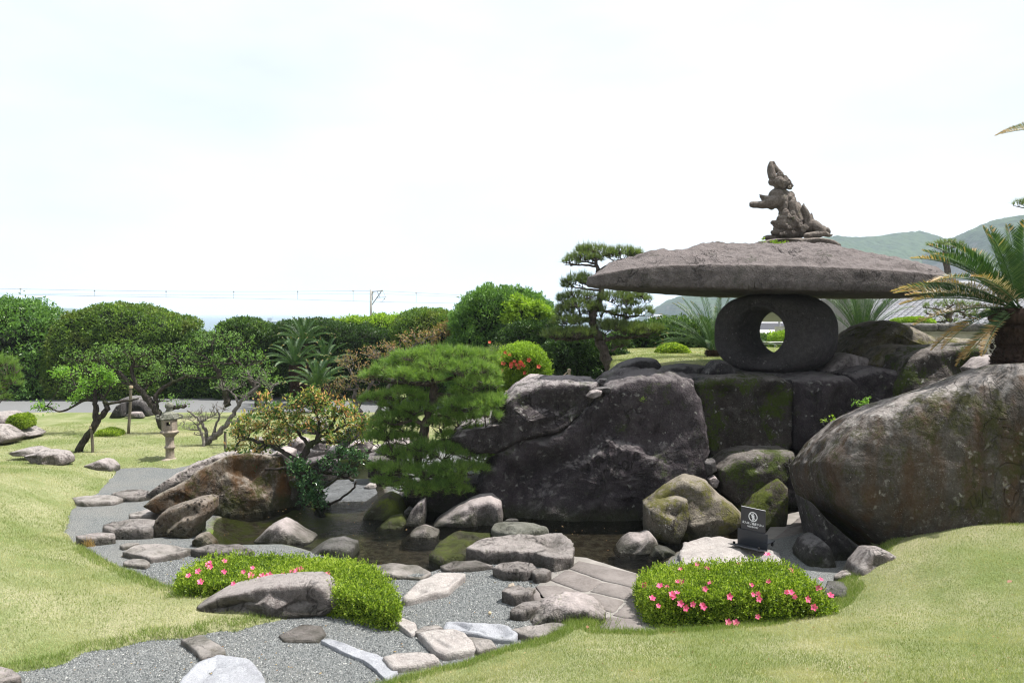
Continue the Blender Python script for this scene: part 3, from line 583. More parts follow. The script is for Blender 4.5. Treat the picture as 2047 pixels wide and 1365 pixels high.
# rocks in and round the pond
vrock('moss covered boulder at the left foot of the pine', [(722, 1052), (730, 1027), (750, 1003), (764, 992), (779, 988), (798, 997), (809, 1020), (804, 1040), (757, 1060)], 11.3, .3, .4, 'moss', 'mossy_rock', cuts=6)
vrock('low bright moss cushion rock in front of the mossy boulder', [(754, 1056), (779, 1036), (802, 1031), (813, 1042), (806, 1060), (764, 1064)], 10.75, .18, .25, 'moss', 'mossy_rock', cuts=2)
vrock('spiky upright stone with mossy base in the pond', [(804, 1060), (821, 1024), (836, 1005), (851, 996), (851, 1027), (848, 1062)], 10.8, .14, .2, 'grey', 'upright_stone', cuts=8, soft=0)
vrock('small grey pebble stone between the mossy boulder and the spiky stone', [(808, 1022), (817, 1013), (826, 1018), (824, 1030), (812, 1032)], 11.1, .1, .1, 'darkgrey', 'pond_stone', cuts=2)
vrock('dark boulder in the shade beneath the pine', [(795, 990), (830, 968), (900, 955), (960, 955), (1000, 985), (990, 1030), (940, 1065), (850, 1075), (805, 1060)], 11.75, .35, .6, 'cliff', 'boulder', cuts=6)
vrock('long ridge shaped brown rock leaning to the right at the pond edge', [(854, 1062), (877, 1037), (915, 1016), (945, 999), (983, 991), (1002, 1006), (1004, 1040), (983, 1062), (896, 1082), (866, 1078)], 10.9, .28, .4, 'grey', 'ridge_rock', cuts=8)
vrock('low pointed grey rock left of the ridge rock', [(804, 1084), (828, 1061), (847, 1053), (877, 1064), (876, 1088), (830, 1096)], 10.35, .22, .25, 'grey', 'pond_stone', cuts=6)
vrock('pyramid shaped grey rock standing in the shallow pond', [(512, 1078), (540, 1051), (565, 1039), (586, 1050), (604, 1064), (632, 1078), (610, 1088), (530, 1088)], 10.1, .25, .3, 'grey', 'pond_stone', cuts=6)
vrock('dark rounded boulder at the gravel shore behind the left azalea', [(603, 1118), (628, 1099), (651, 1084), (681, 1081), (711, 1090), (714, 1114), (692, 1132), (620, 1130)], 9.45, .28, .35, 'darkgrey', 'pond_stone', cuts=6)
frock('dark weedy mound just under the water right of the ridge rock', [(862, 1112), (884, 1086), (915, 1067), (983, 1072), (974, 1086), (936, 1112), (885, 1122)], -.02, .2, 'moss', 'sunken_rock', crown=.05)
frock('flat greenish white slab at the water edge under the rock wall', [(983, 1062), (988, 1051), (1009, 1045), (1066, 1050), (1094, 1065), (1060, 1076), (1028, 1080), (990, 1072)], .16, .26, 'greenslab', cuts=6, soft=0)
frock('tiny flat stone behind the greenish slab', [(1010, 1045), (1018, 1039), (1034, 1040), (1036, 1045), (1020, 1048)], .1, .15, 'darkgrey')
frock('large rough pink flat rock beside the water channel', [(938, 1112), (968, 1088), (1020, 1077), (1075, 1078), (1118, 1070), (1136, 1090), (1142, 1110), (1138, 1132), (1104, 1140), (1066, 1124), (1028, 1120), (972, 1122)], .2, .32, 'pinkrough', crown=.05, cuts=7, ridge=.06, amp=.05, res=1.3)
frock('white round pebble on the edge of the greenish slab', [(1052, 1083), (1058, 1076), (1070, 1075), (1077, 1081), (1070, 1087), (1058, 1088)], .16, .14, 'cream', 'pebble', crown=.03)
frock('brown grey block rock between the big pink rock and the gravel', [(987, 1142), (998, 1131), (1036, 1126), (1066, 1134), (1072, 1152), (1047, 1160), (1010, 1156)], .17, .27, 'pinkrough', crown=.03, cuts=6)
frock('smooth rounded cobble touching the block rock', [(1064, 1152), (1072, 1144), (1089, 1143), (1102, 1152), (1092, 1163), (1070, 1165)], .12, .2, 'pinkrough', 'cobble', crown=.05, cuts=1)
frock('humped grey rock at the inner corner of the gravel path', [(1005, 1196), (1013, 1184), (1036, 1176), (1064, 1196), (1060, 1206), (1028, 1210)], .14, .24, 'pinkrough', crown=.05, cuts=5)
vrock('small upright tan stone behind the humped rock', [(1014, 1184), (1016, 1170), (1026, 1166), (1032, 1176), (1028, 1186)], 7.95, .05, .06, 'tuff', 'small_stone', cuts=4)
frock('low flat stone left of the paving beside the humped rock', [(1044, 1186), (1056, 1178), (1070, 1182), (1066, 1190), (1052, 1192)], .07, .12, 'grey')
frock('pinkish rock left of the rugged furrowed rock', [(1021, 1236), (1043, 1214), (1092, 1205), (1108, 1212), (1072, 1228), (1047, 1240)], .12, .2, 'pinkrough', crown=.04)
vrock('rugged furrowed brown rock at the near edge of the paving', [(1040, 1262), (1060, 1236), (1093, 1211), (1134, 1201), (1157, 1202), (1184, 1208), (1206, 1220), (1203, 1248), (1192, 1268), (1110, 1275), (1060, 1275)], 7.3, .25, .35, 'grey', 'rugged_rock', cuts=7, ridge=.12, freq=4, res=1.6)
frock('grey pink flat stone half under the lawn right of the long pale slab', [(1025, 1264), (1055, 1255), (1078, 1256), (1110, 1249), (1138, 1250), (1142, 1259), (1106, 1268), (1090, 1282), (1063, 1284), (1040, 1274)], .07, .15, 'pink')
frock('long pale bluish slab sunk in the gravel path', [(890, 1259), (896, 1247), (993, 1253), (1014, 1257), (1033, 1275), (1022, 1286), (984, 1284), (934, 1271), (893, 1265)], .06, .12, 'pale', soft=0)
frock('large pale stone sprinkled with gravel in the path', [(838, 1272), (876, 1264), (905, 1264), (926, 1272), (943, 1292), (948, 1305), (917, 1316), (890, 1319), (868, 1308), (856, 1292)], .06, .15, 'cream', crown=.04)
frock('pinkish stone joined to the right of the large pale stone', [(931, 1276), (964, 1280), (984, 1287), (992, 1302), (954, 1311), (947, 1296)], .07, .15, 'pink', crown=.03)
frock('pale pink stone at the lawn edge, lowest on the path', [(768, 1322), (788, 1313), (841, 1308), (866, 1313), (876, 1325), (831, 1340), (786, 1346)], .06, .15, 'cream')
frock('narrow curved bluish stone half buried in gravel', [(645, 1284), (662, 1281), (711, 1301), (749, 1312), (779, 1327), (793, 1346), (770, 1362), (726, 1322), (681, 1305)], .03, .1, 'pale', crown=.02)
frock('pale round stone at the foot of the left azalea', [(756, 1243), (773, 1239), (808, 1240), (829, 1250), (835, 1267), (823, 1275), (797, 1255)], .04, .1, 'cream', crown=.03)
frock('small pink wedge stone between two pale path stones', [(832, 1267), (847, 1256), (876, 1255), (885, 1261), (851, 1268), (834, 1274)], .05, .1, 'pink')
frock('tapered white slab lying across the gravel path', [(808, 1203), (841, 1165), (876, 1147), (928, 1149), (917, 1164), (893, 1188), (858, 1197), (826, 1208), (810, 1210)], .10, .12, 'cream', crown=.02, soft=0, cuts=2)
frock('pale bluish stone at the bottom edge of the photo left of centre', [(362, 1372), (398, 1331), (434, 1315), (490, 1324), (519, 1352), (530, 1385), (370, 1400)], .04, .1, 'pale', crown=.04)
frock('pinkish grey stone in the gravel near the left lawn', [(364, 1285), (402, 1274), (419, 1285), (448, 1304), (451, 1315), (402, 1322), (391, 1306)], .05, .12, 'pink', crown=.03)
frock('flat brown stone flush with the gravel below the left lawn', [(561, 1272), (604, 1251), (640, 1255), (649, 1271), (636, 1285), (569, 1283)], .02, .1, 'pinkrough', crown=.02)
frock('grey pink stone in the bottom left corner of the photo', [(-70, 1345), (0, 1341), (23, 1349), (40, 1367), (-30, 1392)], .1, .2, 'grey', crown=.05)
frock('thin flat stone showing through the grass behind the pale round stone', [(690, 1222), (716, 1206), (748, 1210), (756, 1220), (730, 1222)], .05, .1, 'grey')
vrock('long smooth mauve rock in front of the left azalea', [(398, 1207), (444, 1181), (526, 1163), (600, 1156), (640, 1155), (658, 1164), (668, 1180), (684, 1202), (660, 1222), (540, 1228), (426, 1226)], 7.42, .2, .35, 'pinkrough', 'long_rock', e=.5, amp=.03, ridge=.02, cuts=7)
# path steps and edge stones on the left
frock('flat step stone across the left path, left one of the upper pair', [(146, 999), (167, 994), (231, 992), (243, 1000), (227, 1008), (171, 1012), (154, 1008)], .08, .16, 'pink', 'step_stone')
frock('domed step stone across the left path, right one of the upper pair', [(225, 992), (256, 983), (284, 981), (301, 987), (301, 996), (277, 1002), (240, 1002)], .1, .18, 'pinkrough', 'step_stone', crown=.04)
frock('angular flat stone at the right rim of the left path', [(259, 1036), (291, 1022), (313, 1019), (317, 1031), (302, 1039), (263, 1041)], .12, .2, 'pink', 'step_stone')
frock('big rounded step stone on the left path', [(208, 1062), (227, 1052), (277, 1041), (309, 1047), (315, 1062), (302, 1074), (256, 1076), (227, 1076), (213, 1070)], .15, .25, 'pinkrough', 'step_stone', crown=.05)
frock('dark edged step stone at the grass side of the left path', [(153, 1080), (199, 1068), (227, 1073), (229, 1082), (185, 1090), (160, 1090)], .1, .18, 'grey', 'step_stone', crown=.04)
frock('wide pink flat stone on the lower left path', [(249, 1109), (270, 1095), (309, 1089), (355, 1097), (382, 1103), (355, 1115), (302, 1124), (285, 1120)], .09, .16, 'pink', 'step_stone', crown=.03, res=1.3)
frock('small sliver stone above the wide pink one on the left path', [(240, 1094), (256, 1088), (278, 1089), (262, 1096), (246, 1099)], .03, .1, 'pink')
frock('low flat stone below the wide pink one on the left path', [(247, 1129), (266, 1120), (290, 1122), (299, 1130), (291, 1138), (251, 1135)], .05, .1, 'pink')
vrock('long pitted grey boulder lying beside the left path', [(300, 985), (341, 955), (391, 926), (440, 907), (471, 903), (474, 920), (426, 940), (355, 975), (320, 992)], 12.1, .3, .35, 'pittedgrey', 'long_boulder', Y2=13.4, cuts=5, freq=4)
vrock('long orange and green stained boulder sloping into the pond', [(304, 1016), (338, 990), (391, 962), (409, 944), (469, 915), (512, 910), (567, 917), (580, 955), (594, 1004), (596, 1030), (533, 1045), (444, 1070), (400, 1066), (370, 1030), (325, 1030)], 10.9, .38, .5, 'orange', 'long_boulder', Y2=12.1, cuts=1, freq=2.2, amp=.05, res=1.1, e=.3, w=(0, -1, .35))
vrock('upright brown rock covered with round pits', [(318, 1034), (334, 1018), (384, 1000), (412, 993), (424, 999), (424, 1019), (409, 1040), (396, 1051), (393, 1090), (382, 1110), (338, 1106), (307, 1092), (314, 1058)], 10.15, .25, .35, 'pitted', 'pitted_rock', cuts=6, e=.4, res=1.5)
vrock('small rounded rock at the foot of the pitted rock', [(389, 1078), (397, 1069), (409, 1067), (426, 1084), (432, 1098), (420, 1112), (392, 1112)], 9.65, .15, .2, 'orange', 'pitted_rock', cuts=4)
frock('low dark edged rock between the gravel and the left azalea', [(385, 1108), (419, 1095), (476, 1092), (507, 1110), (480, 1118), (425, 1116)], .1, .18, 'pinkrough', crown=.04)
frock('brown flat shore stone, left of two below the pond', [(728, 1138), (779, 1130), (832, 1134), (860, 1148), (842, 1160), (764, 1154)], .03, .15, 'pink')
frock('brown flat shore stone, right of two below the pond', [(883, 1137), (904, 1125), (953, 1123), (985, 1137), (934, 1143), (889, 1143)], .05, .15, 'pinkrough')
frock('small black topped stone lying on the left shore stone', [(762, 1156), (768, 1150), (782, 1151), (784, 1157), (770, 1160)], .07, .08, 'darkgrey', 'pebble')
# left lawn and back rocks
vrock('mauve rock with grass tuft in the left lawn, larger of the near pair', [(58, 908), (94, 900), (127, 903), (139, 915), (139, 926), (105, 934), (80, 928)], 14.0, .3, .3, 'pinkrough', 'lawn_rock', cuts=6)
vrock('low mauve rock in the left lawn, smaller of the near pair', [(26, 903), (47, 896), (68, 894), (92, 901), (70, 909), (36, 909)], 14.6, .25, .3, 'pinkrough', 'lawn_rock', cuts=5)
vrock('wedge shaped grey rock at the start of the left path', [(176, 928), (205, 917), (219, 920), (233, 934), (232, 944), (205, 942), (181, 935)], 14.2, .25, .25, 'grey', 'lawn_rock', cuts=6)
vrock('sloping mauve rock at the left edge of the photo, upper one', [(-60, 840), (-20, 826), (20, 822), (34, 832), (36, 848), (60, 858), (80, 868), (60, 876), (-40, 880)], 17.6, .5, .5, 'pinkrough', 'lawn_rock', cuts=5)
vrock('sloping mauve rock at the left edge of the photo, lower one', [(-60, 850), (5, 850), (28, 864), (38, 873), (30, 882), (-50, 886)], 16.8, .4, .4, 'pinkrough', 'lawn_rock', cuts=4)
vrock('large dark rock behind the plum trees at the road edge', [(248, 797), (262, 792), (293, 794), (304, 812), (312, 830), (255, 832)], 21.6, .5, .5, 'darkgrey', 'road_rock', cuts=5)
vrock('leaning triangular rock left of the large dark one at the road edge', [(222, 834), (237, 809), (248, 804), (248, 832)], 21.0, .2, .2, 'darkgrey', 'road_rock', cuts=5, soft=0)
vrock('small low stone in front of the large dark rock', [(251, 832), (263, 823), (281, 823), (288, 834)], 20.9, .15, .15, 'grey', 'road_rock', cuts=3)
vrock('large sunlit rock with dark foot behind the stone bridge', [(676, 876), (693, 857), (721, 845), (738, 843), (735, 865), (730, 890), (690, 890)], 15.2, .4, .5, 'grey', 'bank_rock', cuts=6)
vrock('pale rock behind the flowering shrub', [(598, 850), (623, 833), (645, 838), (652, 856), (640, 866), (600, 862)], 16.4, .4, .4, 'grey', 'bank_rock', cuts=6)
vrock('low pinkish rock behind the shrub at its left', [(552, 866), (560, 852), (580, 848), (590, 862), (570, 870)], 16.6, .3, .3, 'grey', 'bank_rock', cuts=5)
vrock('rounded boulder left of the bridge end', [(576, 896), (582, 879), (598, 874), (614, 880), (614, 900)], 14.3, .25, .3, 'grey', 'bank_rock', cuts=5)
vrock('rounded boulder on the bridge end beside the shrub stem', [(626, 896), (640, 877), (658, 880), (656, 898)], 14.4, .25, .3, 'grey', 'bank_rock', cuts=4)
vrock('grey bank rock at the top end of the orange stained boulder', [(476, 912), (500, 898), (530, 900), (542, 912), (520, 920), (485, 920)], 13.2, .3, .4, 'pittedgrey', 'bank_rock', cuts=6)
vrock('mauve grey bank rock right of the grey one', [(538, 910), (562, 896), (586, 903), (586, 918), (550, 922)], 12.9, .3, .4, 'grey', 'bank_rock', cuts=6)
frock('pale flat slab at the head of the pond', [(548, 918), (570, 910), (606, 911), (604, 921), (566, 924)], .5, .4, 'pink', 'bank_slab')
frock('low rock showing on the lawn behind the orange stained boulder', [(497, 886), (522, 876), (536, 880), (516, 889)], .12, .2, 'grey', 'bank_rock', crown=.05)
frock('long flat stone bridge slab over the stream', [(600, 905), (640, 894), (700, 890), (756, 890), (760, 908), (700, 914), (640, 916), (604, 914)], .42, .16, 'pink', 'stone_bridge', cuts=2, cat='bridge')
vrock('dark supporting rock under the left end of the stone bridge', [(590, 925), (640, 915), (668, 925), (668, 958), (600, 965)], 13.3, .3, .5, 'cliff', 'bank_rock', cuts=5)
vrock('dark supporting rock under the right end of the stone bridge', [(735, 910), (790, 905), (800, 960), (740, 950)], 13.5, .3, .5, 'cliff', 'bank_rock', cuts=5)
vrock('dark vertical rock at the right foot of the orange stained boulder', [(566, 968), (590, 955), (604, 965), (608, 1020), (575, 1030)], 12.0, .25, .4, 'cliff_moss', 'bank_rock', cuts=5)
frock('wide pale slab added under the little cascade, coloured for the water glare', [(628, 988), (648, 962), (740, 958), (752, 985), (730, 1000), (640, 1002)], -.048, .15, 'cascade', 'cascade_glare_slab', cuts=0, crown=.012, amp=.01, ridge=.0)
vrock('small white wet stone in the stream right of the cascade', [(730, 972), (738, 966), (750, 967), (752, 974), (738, 977)], 13.0, .1, .1, 'cream', 'pond_stone', cuts=3)
vrock('lichened grey rock seen through the pine beside the bridge', [(756, 895), (775, 880), (800, 876), (840, 884), (850, 900), (800, 910)], 13.6, .3, .4, 'grey', 'bank_rock', cuts=6)
vrock('grey rock at the far bank left of the rock wall', [(690, 895), (712, 880), (740, 878), (745, 895)], 14.6, .3, .3, 'grey', 'bank_rock', cuts=6)
# ------------------------------------------------------------------ paving by the pond
def poly_slab(name, pts, z, th, mat, parent, px=True, bevel=.012, jit=.004):
    P = np.array([gnd(x, y, z) for x, y in pts]) if px else np.array([(x, y, z) for x, y in pts], float)
    C = P.mean(0)
    if name == 'paving_stone': P = C + (P - C) * 1.07
    P = resample(P, 40); n = len(P)
    P[:, :2] += rng.normal(size=(n, 2)) * jit
    inn = C + (P - C) * (1 - bevel / np.linalg.norm(P - C, axis=1).mean() * 1.5)
    lo = P.copy(); lo[:, 2] -= th; mid = P.copy(); mid[:, 2] -= bevel
    core = C + (P - C) * .5
    V = np.vstack([lo, mid, inn, core, C[None]]); Q = []
    for a in range(3):
        for j in range(n): Q.append([a * n + j, a * n + (j + 1) % n, (a + 1) * n + (j + 1) % n, (a + 1) * n + j])
    T = [[3 * n + j, 3 * n + (j + 1) % n, 4 * n] for j in range(n)]
    V = V - np.array(parent.location)
    return put(name, new_mesh(name, V, quads=np.array(Q), tris=np.array(T), mat=mat), parent=parent)
M['mortar'] = plain_mat('pale_mortar_bed', (.215, .20, .185), .95, var=.18, scale=6, bump=.5, bdist=.01)
def paver_mat():
    t = NT('worn_paving_stone'); n = t.noise(3, 6, .65); n2 = t.noise(30, 4, .7)
    c = t.mix(t.rng(n, .35, .65), (.115, .10, .094), (.185, .165, .157)); c = t.mix(t.rng(n2, .4, .7, 0, .5), c, (.22, .20, .19))
    c = t.mix(t.rng(t.noise(1.3, 5), .5, .65, 0, .5), c, (.11, .10, .094))
    c = t.mix(t.rng(t.vor(60), .08, .14, .8, 0), c, (.09, .09, .09))
    t.bsdf(c, .9, t.bump(t.math('ADD', n, n2), .5, .012), .2); return t.m
M['paver'] = paver_mat()
o_ = gnd(1180, 1180, 0)
pave = put('stone_paving', None, (o_[0], o_[1], 0)); pave['kind'] = 'structure'
poly_slab('mortar_bed', [(1050, 1205), (1080, 1160), (1140, 1110), (1170, 1112), (1285, 1148), (1300, 1180), (1300, 1262), (1230, 1275), (1195, 1268), (1205, 1225), (1120, 1212)], .012, .1, M['mortar'], pave)
Z5 = lambda L: [(700 + x / 3.412, 1120 + y / 3.412) for x, y in L]
for L in ([(1375, 128), (1480, 62), (1715, 142), (1618, 200), (1580, 203)], [(1648, 204), (1725, 146), (1958, 192), (1900, 262)], [(1275, 172), (1400, 166), (1578, 214), (1515, 268), (1330, 262)],
          [(1562, 268), (1640, 220), (1858, 272), (1790, 345), (1640, 300)], [(1885, 282), (1962, 205), (1988, 250), (1990, 370), (1960, 335)], [(1698, 472), (1755, 382), (1975, 402), (1988, 470), (1800, 500)],
          [(1510, 52), (1565, 2), (1985, 98), (1960, 180), (1735, 132)], [(1800, 365), (1878, 292), (1950, 345), (1975, 392), (1880, 385)], [(1240, 200), (1262, 180), (1320, 262), (1440, 275), (1380, 300), (1260, 270)]):
    poly_slab('paving_stone', Z5(L), .026, .04, M['paver'], pave)
o_ = gnd(1560, 1080, 0)
pave2 = put('stone_paving', None, (o_[0], o_[1], 0)); pave2['kind'] = 'structure'
poly_slab('mortar_bed', [(1372, 1098), (1440, 1082), (1530, 1066), (1560, 1030), (1600, 1020), (1668, 1040), (1672, 1150), (1640, 1200), (1400, 1200), (1360, 1130)], -.03, .08, M['mortar'], pave2)
for L in ([(1545, 1078), (1575, 1056), (1603, 1050), (1604, 1100), (1550, 1108)], [(1548, 1112), (1604, 1104), (1600, 1150), (1540, 1150)], [(1607, 1050), (1640, 1046), (1646, 1062), (1608, 1066)], [(1608, 1069), (1648, 1065), (1640, 1090), (1608, 1100)], [(1576, 1052), (1602, 1030), (1640, 1030), (1640, 1043), (1603, 1047)]):
    poly_slab('paving_stone', L, -.012, .03, M['paver'], pave2)
slab = frock('large pale pink slab that carries the no entry sign', [(1364, 1112), (1370, 1088), (1400, 1078), (1440, 1074), (1482, 1082), (1530, 1098), (1552, 1112), (1560, 1140), (1400, 1150), (1366, 1140)], .06, .16, 'cream', crown=.015, cuts=2, soft=0)

# ------------------------------------------------------------------ the great stone lantern: ring, cap stone, lion
YR = 13.25
def ring_stone():
    nt, ns = 150, 84; a, b = 1.02, .70; rh = .375; L = 1.06
    th = np.arange(nt) * 2 * math.pi / nt; sp = np.arange(ns) * 2 * math.pi / ns
    def sup(x, p): return np.sign(x) * np.abs(x) ** p
    c, s = np.cos(th), np.sin(th); Ro = (np.abs(c / a) ** 2.7 + np.abs(s / b) ** 2.7) ** (-1 / 2.7)
    cx, cz = -.06, .03
    # distance from hole centre: shift outer outline
    O = np.stack([Ro * c - cx, Ro * s - cz], -1); Ra = np.linalg.norm(O, axis=1); An = np.arctan2(O[:, 1], O[:, 0])
    mid = (Ra + rh) / 2; half = (Ra - rh) / 2
    cs, ss = sup(np.cos(sp), .62), sup(np.sin(sp), .62)
    rr = mid[:, None] + half[:, None] * cs[None]; y = ss[None] * L / 2 * np.ones_like(rr)
    # the outer rim is rounded more than the bore
    out = (cs[None] > 0) * np.abs(cs[None]) ** 3; y = y * (1 - .22 * out)
    V = np.stack([cx + rr * np.cos(An)[:, None], y, cz + rr * np.sin(An)[:, None]], -1).reshape(-1, 3)
    # raised lip round the bore on both faces
    r2 = np.hypot(V[:, 0] - cx, V[:, 2] - cz); V[:, 1] *= 1 + .05 * np.exp(-((r2 - rh - .07) / .035) ** 2) - .05 * np.exp(-((r2 - rh - .15) / .03) ** 2)
    n = fbm(V * 2.2 + 9, 5)[:, None]; V = V + V / np.linalg.norm(V, axis=1)[:, None] * n * .03
    n2 = fbm(V * 14 + 3, 3, ridged=True)[:, None]; V = V + V / np.linalg.norm(V, axis=1)[:, None] * n2 * .006
    i = np.arange(nt)[:, None]; i2 = (i + 1) % nt; j = np.arange(ns)[None]; j2 = (j + 1) % ns
    Q = np.stack([i * ns + j, i * ns + j2, i2 * ns + j2, i2 * ns + j], -1).reshape(-1, 4)
    me = new_mesh('ring_stone', V, quads=Q, mat=M['ring']); return me
rc = at(1549, 667, YR)
ring = put('ring_stone', ring_stone(), rc, label='dark pillow shaped stone ring with a round hole, holding up the lantern cap', cat='stone ring', rot=(0, 0, -R(44)))

def cap_stone():
    plan = np.array([(1.14, 11.62), (2.2, 11.45), (4.3, 11.4), (6.2, 11.5), (7.0, 11.8), (7.6, 13.0), (7.3, 15.2), (6.0, 16.6), (4.5, 16.5), (2.9, 14.9), (1.85, 13.15), (1.25, 12.0)])
    nth = 300; P = resample(chaikin(plan, 2), nth)
    sh = fbm(np.c_[P * 1.3, np.zeros(nth)], 4); C = np.array([4.6, 13.6]); d = P - C; P = C + d * (1 + .012 * sh)[:, None]
    zb = lambda X: 3.418 - .0205 * (X - 1.2)
    zt = lambda X: np.interp(X, [1.1, 1.35, 1.75, 2.2, 3.0, 3.8, 5.3, 6.5, 8], [3.57, 3.61, 3.68, 3.73, 3.75, 3.745, 3.69, 3.61, 3.53])
    rings = []; SS = []
    for s in np.linspace(.05, .985, 26):
        q = C + (P - C) * s; rings.append(np.c_[q, zb(q[:, 0]) - .0 - .02 * (1 - s)])
    for t, ex in ((.0, 1.0), (.1, 1.010), (.25, 1.012), (.4, 1.012), (.55, 1.010), (.7, 1.010), (.85, 1.008), (.94, 1.006), (.985, 1.003), (1.0, .998)):
        q = C + (P - C) * ex; rings.append(np.c_[q, zb(q[:, 0]) * (1 - t) + zt(q[:, 0]) * t])
    for s in np.linspace(.985, .05, 60):
        q = C + (P - C) * s
        z = zt(q[:, 0]) * s + (1 - s) * 3.80 + .32 * np.clip((1 - s) / .62, 0, 1) ** 1.1
        rings.append(np.c_[q, z])
    V = np.array(rings); nr = len(V); top = np.zeros(V.shape[:2]); top[36:] = sstep(.012, .10, 1 - np.linspace(.985, .05, 60))[:, None]
    V = V.reshape(-1, 3); top = top.ravel()
    ero = fbm(V * np.array([1.0, 1.6, 1.6]) * 1.3 + 40, 6, .55, ridged=True); soft = fbm(V * 2.4 + 12, 5)
    edge = np.linalg.norm((V[:, :2] - C) / np.array([3.4, 2.4]), axis=1)
    V[:, 2] += top * (.15 * ero + .06 * soft)
    V = V + np.stack([fbm(V * 3 + k, 4) for k in (1, 22, 43)], -1) * .02
    n3 = fbm(V * 13, 4, ridged=True); V[:, 1] -= .012 * n3
    i = np.arange(nr - 1)[:, None] * nth; j = np.arange(nth)[None]; j2 = (j + 1) % nth
    Q = np.stack([i + j, i + j2, i + nth + j2, i + nth + j], -1).reshape(-1, 4)
    V = np.vstack([V, [C[0], C[1], zb(C[0])], [C[0], C[1], 4.12]]); f, b = len(V) - 2, len(V) - 1; jj = np.arange(nth)
    T = np.vstack([np.stack([np.full(nth, f), (jj + 1) % nth, jj], -1), np.stack([np.full(nth, b), (nr - 1) * nth + jj, (nr - 1) * nth + (jj + 1) % nth], -1)])
    return V, Q, T
V, Q, T = cap_stone(); rock_obj('cap_stone', V, Q, T, M['cap'], label='huge roof shaped mauve cap stone balanced on the stone ring', cat='cap stone')

def voxel_remesh(name, mb, vox, mat, post=None, smooth=2):
    o = mb.build(name, mat); m = o.modifiers.new('r', 'REMESH'); m.mode = 'VOXEL'; m.voxel_size = vox; m.use_smooth_shade = True
    if smooth: s = o.modifiers.new('s', 'SMOOTH'); s.iterations = smooth; s.factor = .5
    dg = bpy.context.evaluated_depsgraph_get(); dg.update(); me = bpy.data.meshes.new_from_object(o.evaluated_get(dg))
    old = o.data; bpy.data.objects.remove(o); bpy.data.meshes.remove(old)
    if post:
        V = np.empty(len(me.vertices) * 3, np.float32); me.vertices.foreach_get('co', V); V = post(V.reshape(-1, 3).astype(float)); me.vertices.foreach_set('co', V.astype(np.float32).ravel()); me.update()
    me.name = name
    me.polygons.foreach_set('use_smooth', np.ones(len(me.polygons), bool))
    if not me.materials: me.materials.append(mat)
    return me
def ell(mb, c, r, k=14, rot=None):
    a = np.linspace(0, math.pi, k); r = np.broadcast_to(np.asarray(r, float), (3,))
    prof = np.stack([np.sin(a).clip(.001), np.cos(a)], -1); n = len(prof); K = 18
    ang = np.arange(K) * 2 * math.pi / K
    V = np.stack([prof[:, 0][:, None] * np.cos(ang), prof[:, 0][:, None] * np.sin(ang), np.repeat(prof[:, 1][:, None], K, 1)], -1).reshape(-1, 3) * r
    if rot is not None: V = V @ np.array(rot).T
    i = np.arange(n - 1)[:, None] * K; j = np.arange(K)[None]; j2 = (j + 1) % K
    mb.add(V + np.array(c), np.stack([i + j, i + K + j, i + K + j2, i + j2], -1).reshape(-1, 4))
YL = 13.4; SL = YL / 1500 / 7.186
def S(zx, zy, dy=0): return at(1480 + zx / 7.186, 310 + zy / 7.186, YL + dy)
def chain(mb, pts, k=14):
    """pts: (zx, zy, radius_zoom, dy) -> dense overlapping tube with round ends"""
    P = np.array([S(p[0], p[1], p[3] if len(p) > 3 else 0) for p in pts]); r = np.array([p[2] * SL for p in pts])
    n = max(8, int(len(pts) * 5)); t = np.linspace(0, len(pts) - 1, n); i = np.arange(len(pts))
    PP = np.stack([np.interp(t, i, P[:, q]) for q in range(3)], -1)
    for _ in range(2): PP[1:-1] = (PP[:-2] + 2 * PP[1:-1] + PP[2:]) / 4
    rr = np.interp(t, i, r); mb.tube(PP, rr, k); ell(mb, PP[0], rr[0], 10); ell(mb, PP[-1], rr[-1], 10)
def curl(mb, zx, zy, rad, dy, turns=1.6, th=.34):
    dy = dy * 1.25 - .02; a = np.linspace(0, turns * 2 * math.pi, 26); r = rad * (1 - .62 * a / a[-1])
    P = np.array([S(zx + r_ * math.cos(q), zy + r_ * math.sin(q), dy - .025 * (q / a[-1])) for q, r_ in zip(a, r)])
    mb.tube(P, rad * th * SL * np.linspace(1, .7, 26), 8); ell(mb, S(zx, zy, dy + .01), rad * .8 * SL, 8)
def fin(mb, pts, dy, th):
    """flat flame blade: pts along its spine (zx, zy, halfwidth)"""
    P = np.array([S(x, y, dy) for x, y, w in pts]); t = np.linspace(0, len(pts) - 1, 12); i = np.arange(len(pts))
    PP = np.stack([np.interp(t, i, P[:, q]) for q in range(3)], -1); w = np.interp(t, i, [q[2] * SL for q in pts])
    T_ = np.gradient(PP, axis=0); T_ /= np.linalg.norm(T_, axis=1)[:, None]; A = np.cross(T_, [0, 1, 0]); A /= np.linalg.norm(A, axis=1)[:, None]
    k = 10; an = np.arange(k) * 2 * math.pi / k
    V = PP[:, None] + np.cos(an)[None, :, None] * A[:, None] * w[:, None, None] + np.sin(an)[None, :, None] * np.array([0, 1, 0]) * np.minimum(w, th)[:, None, None]
    n = len(PP); ii = np.arange(n - 1)[:, None] * k; j = np.arange(k)[None]; j2 = (j + 1) % k
    V = np.vstack([V.reshape(-1, 3), PP[0], PP[-1]])
    mb.add(V, np.stack([ii + j, ii + j2, ii + k + j2, ii + k + j], -1).reshape(-1, 4), [[n * k, (q + 1) % k, q] for q in range(k)] + [[n * k + 1, (n - 1) * k + q, (n - 1) * k + (q + 1) % k] for q in range(k)])
mb = MB()
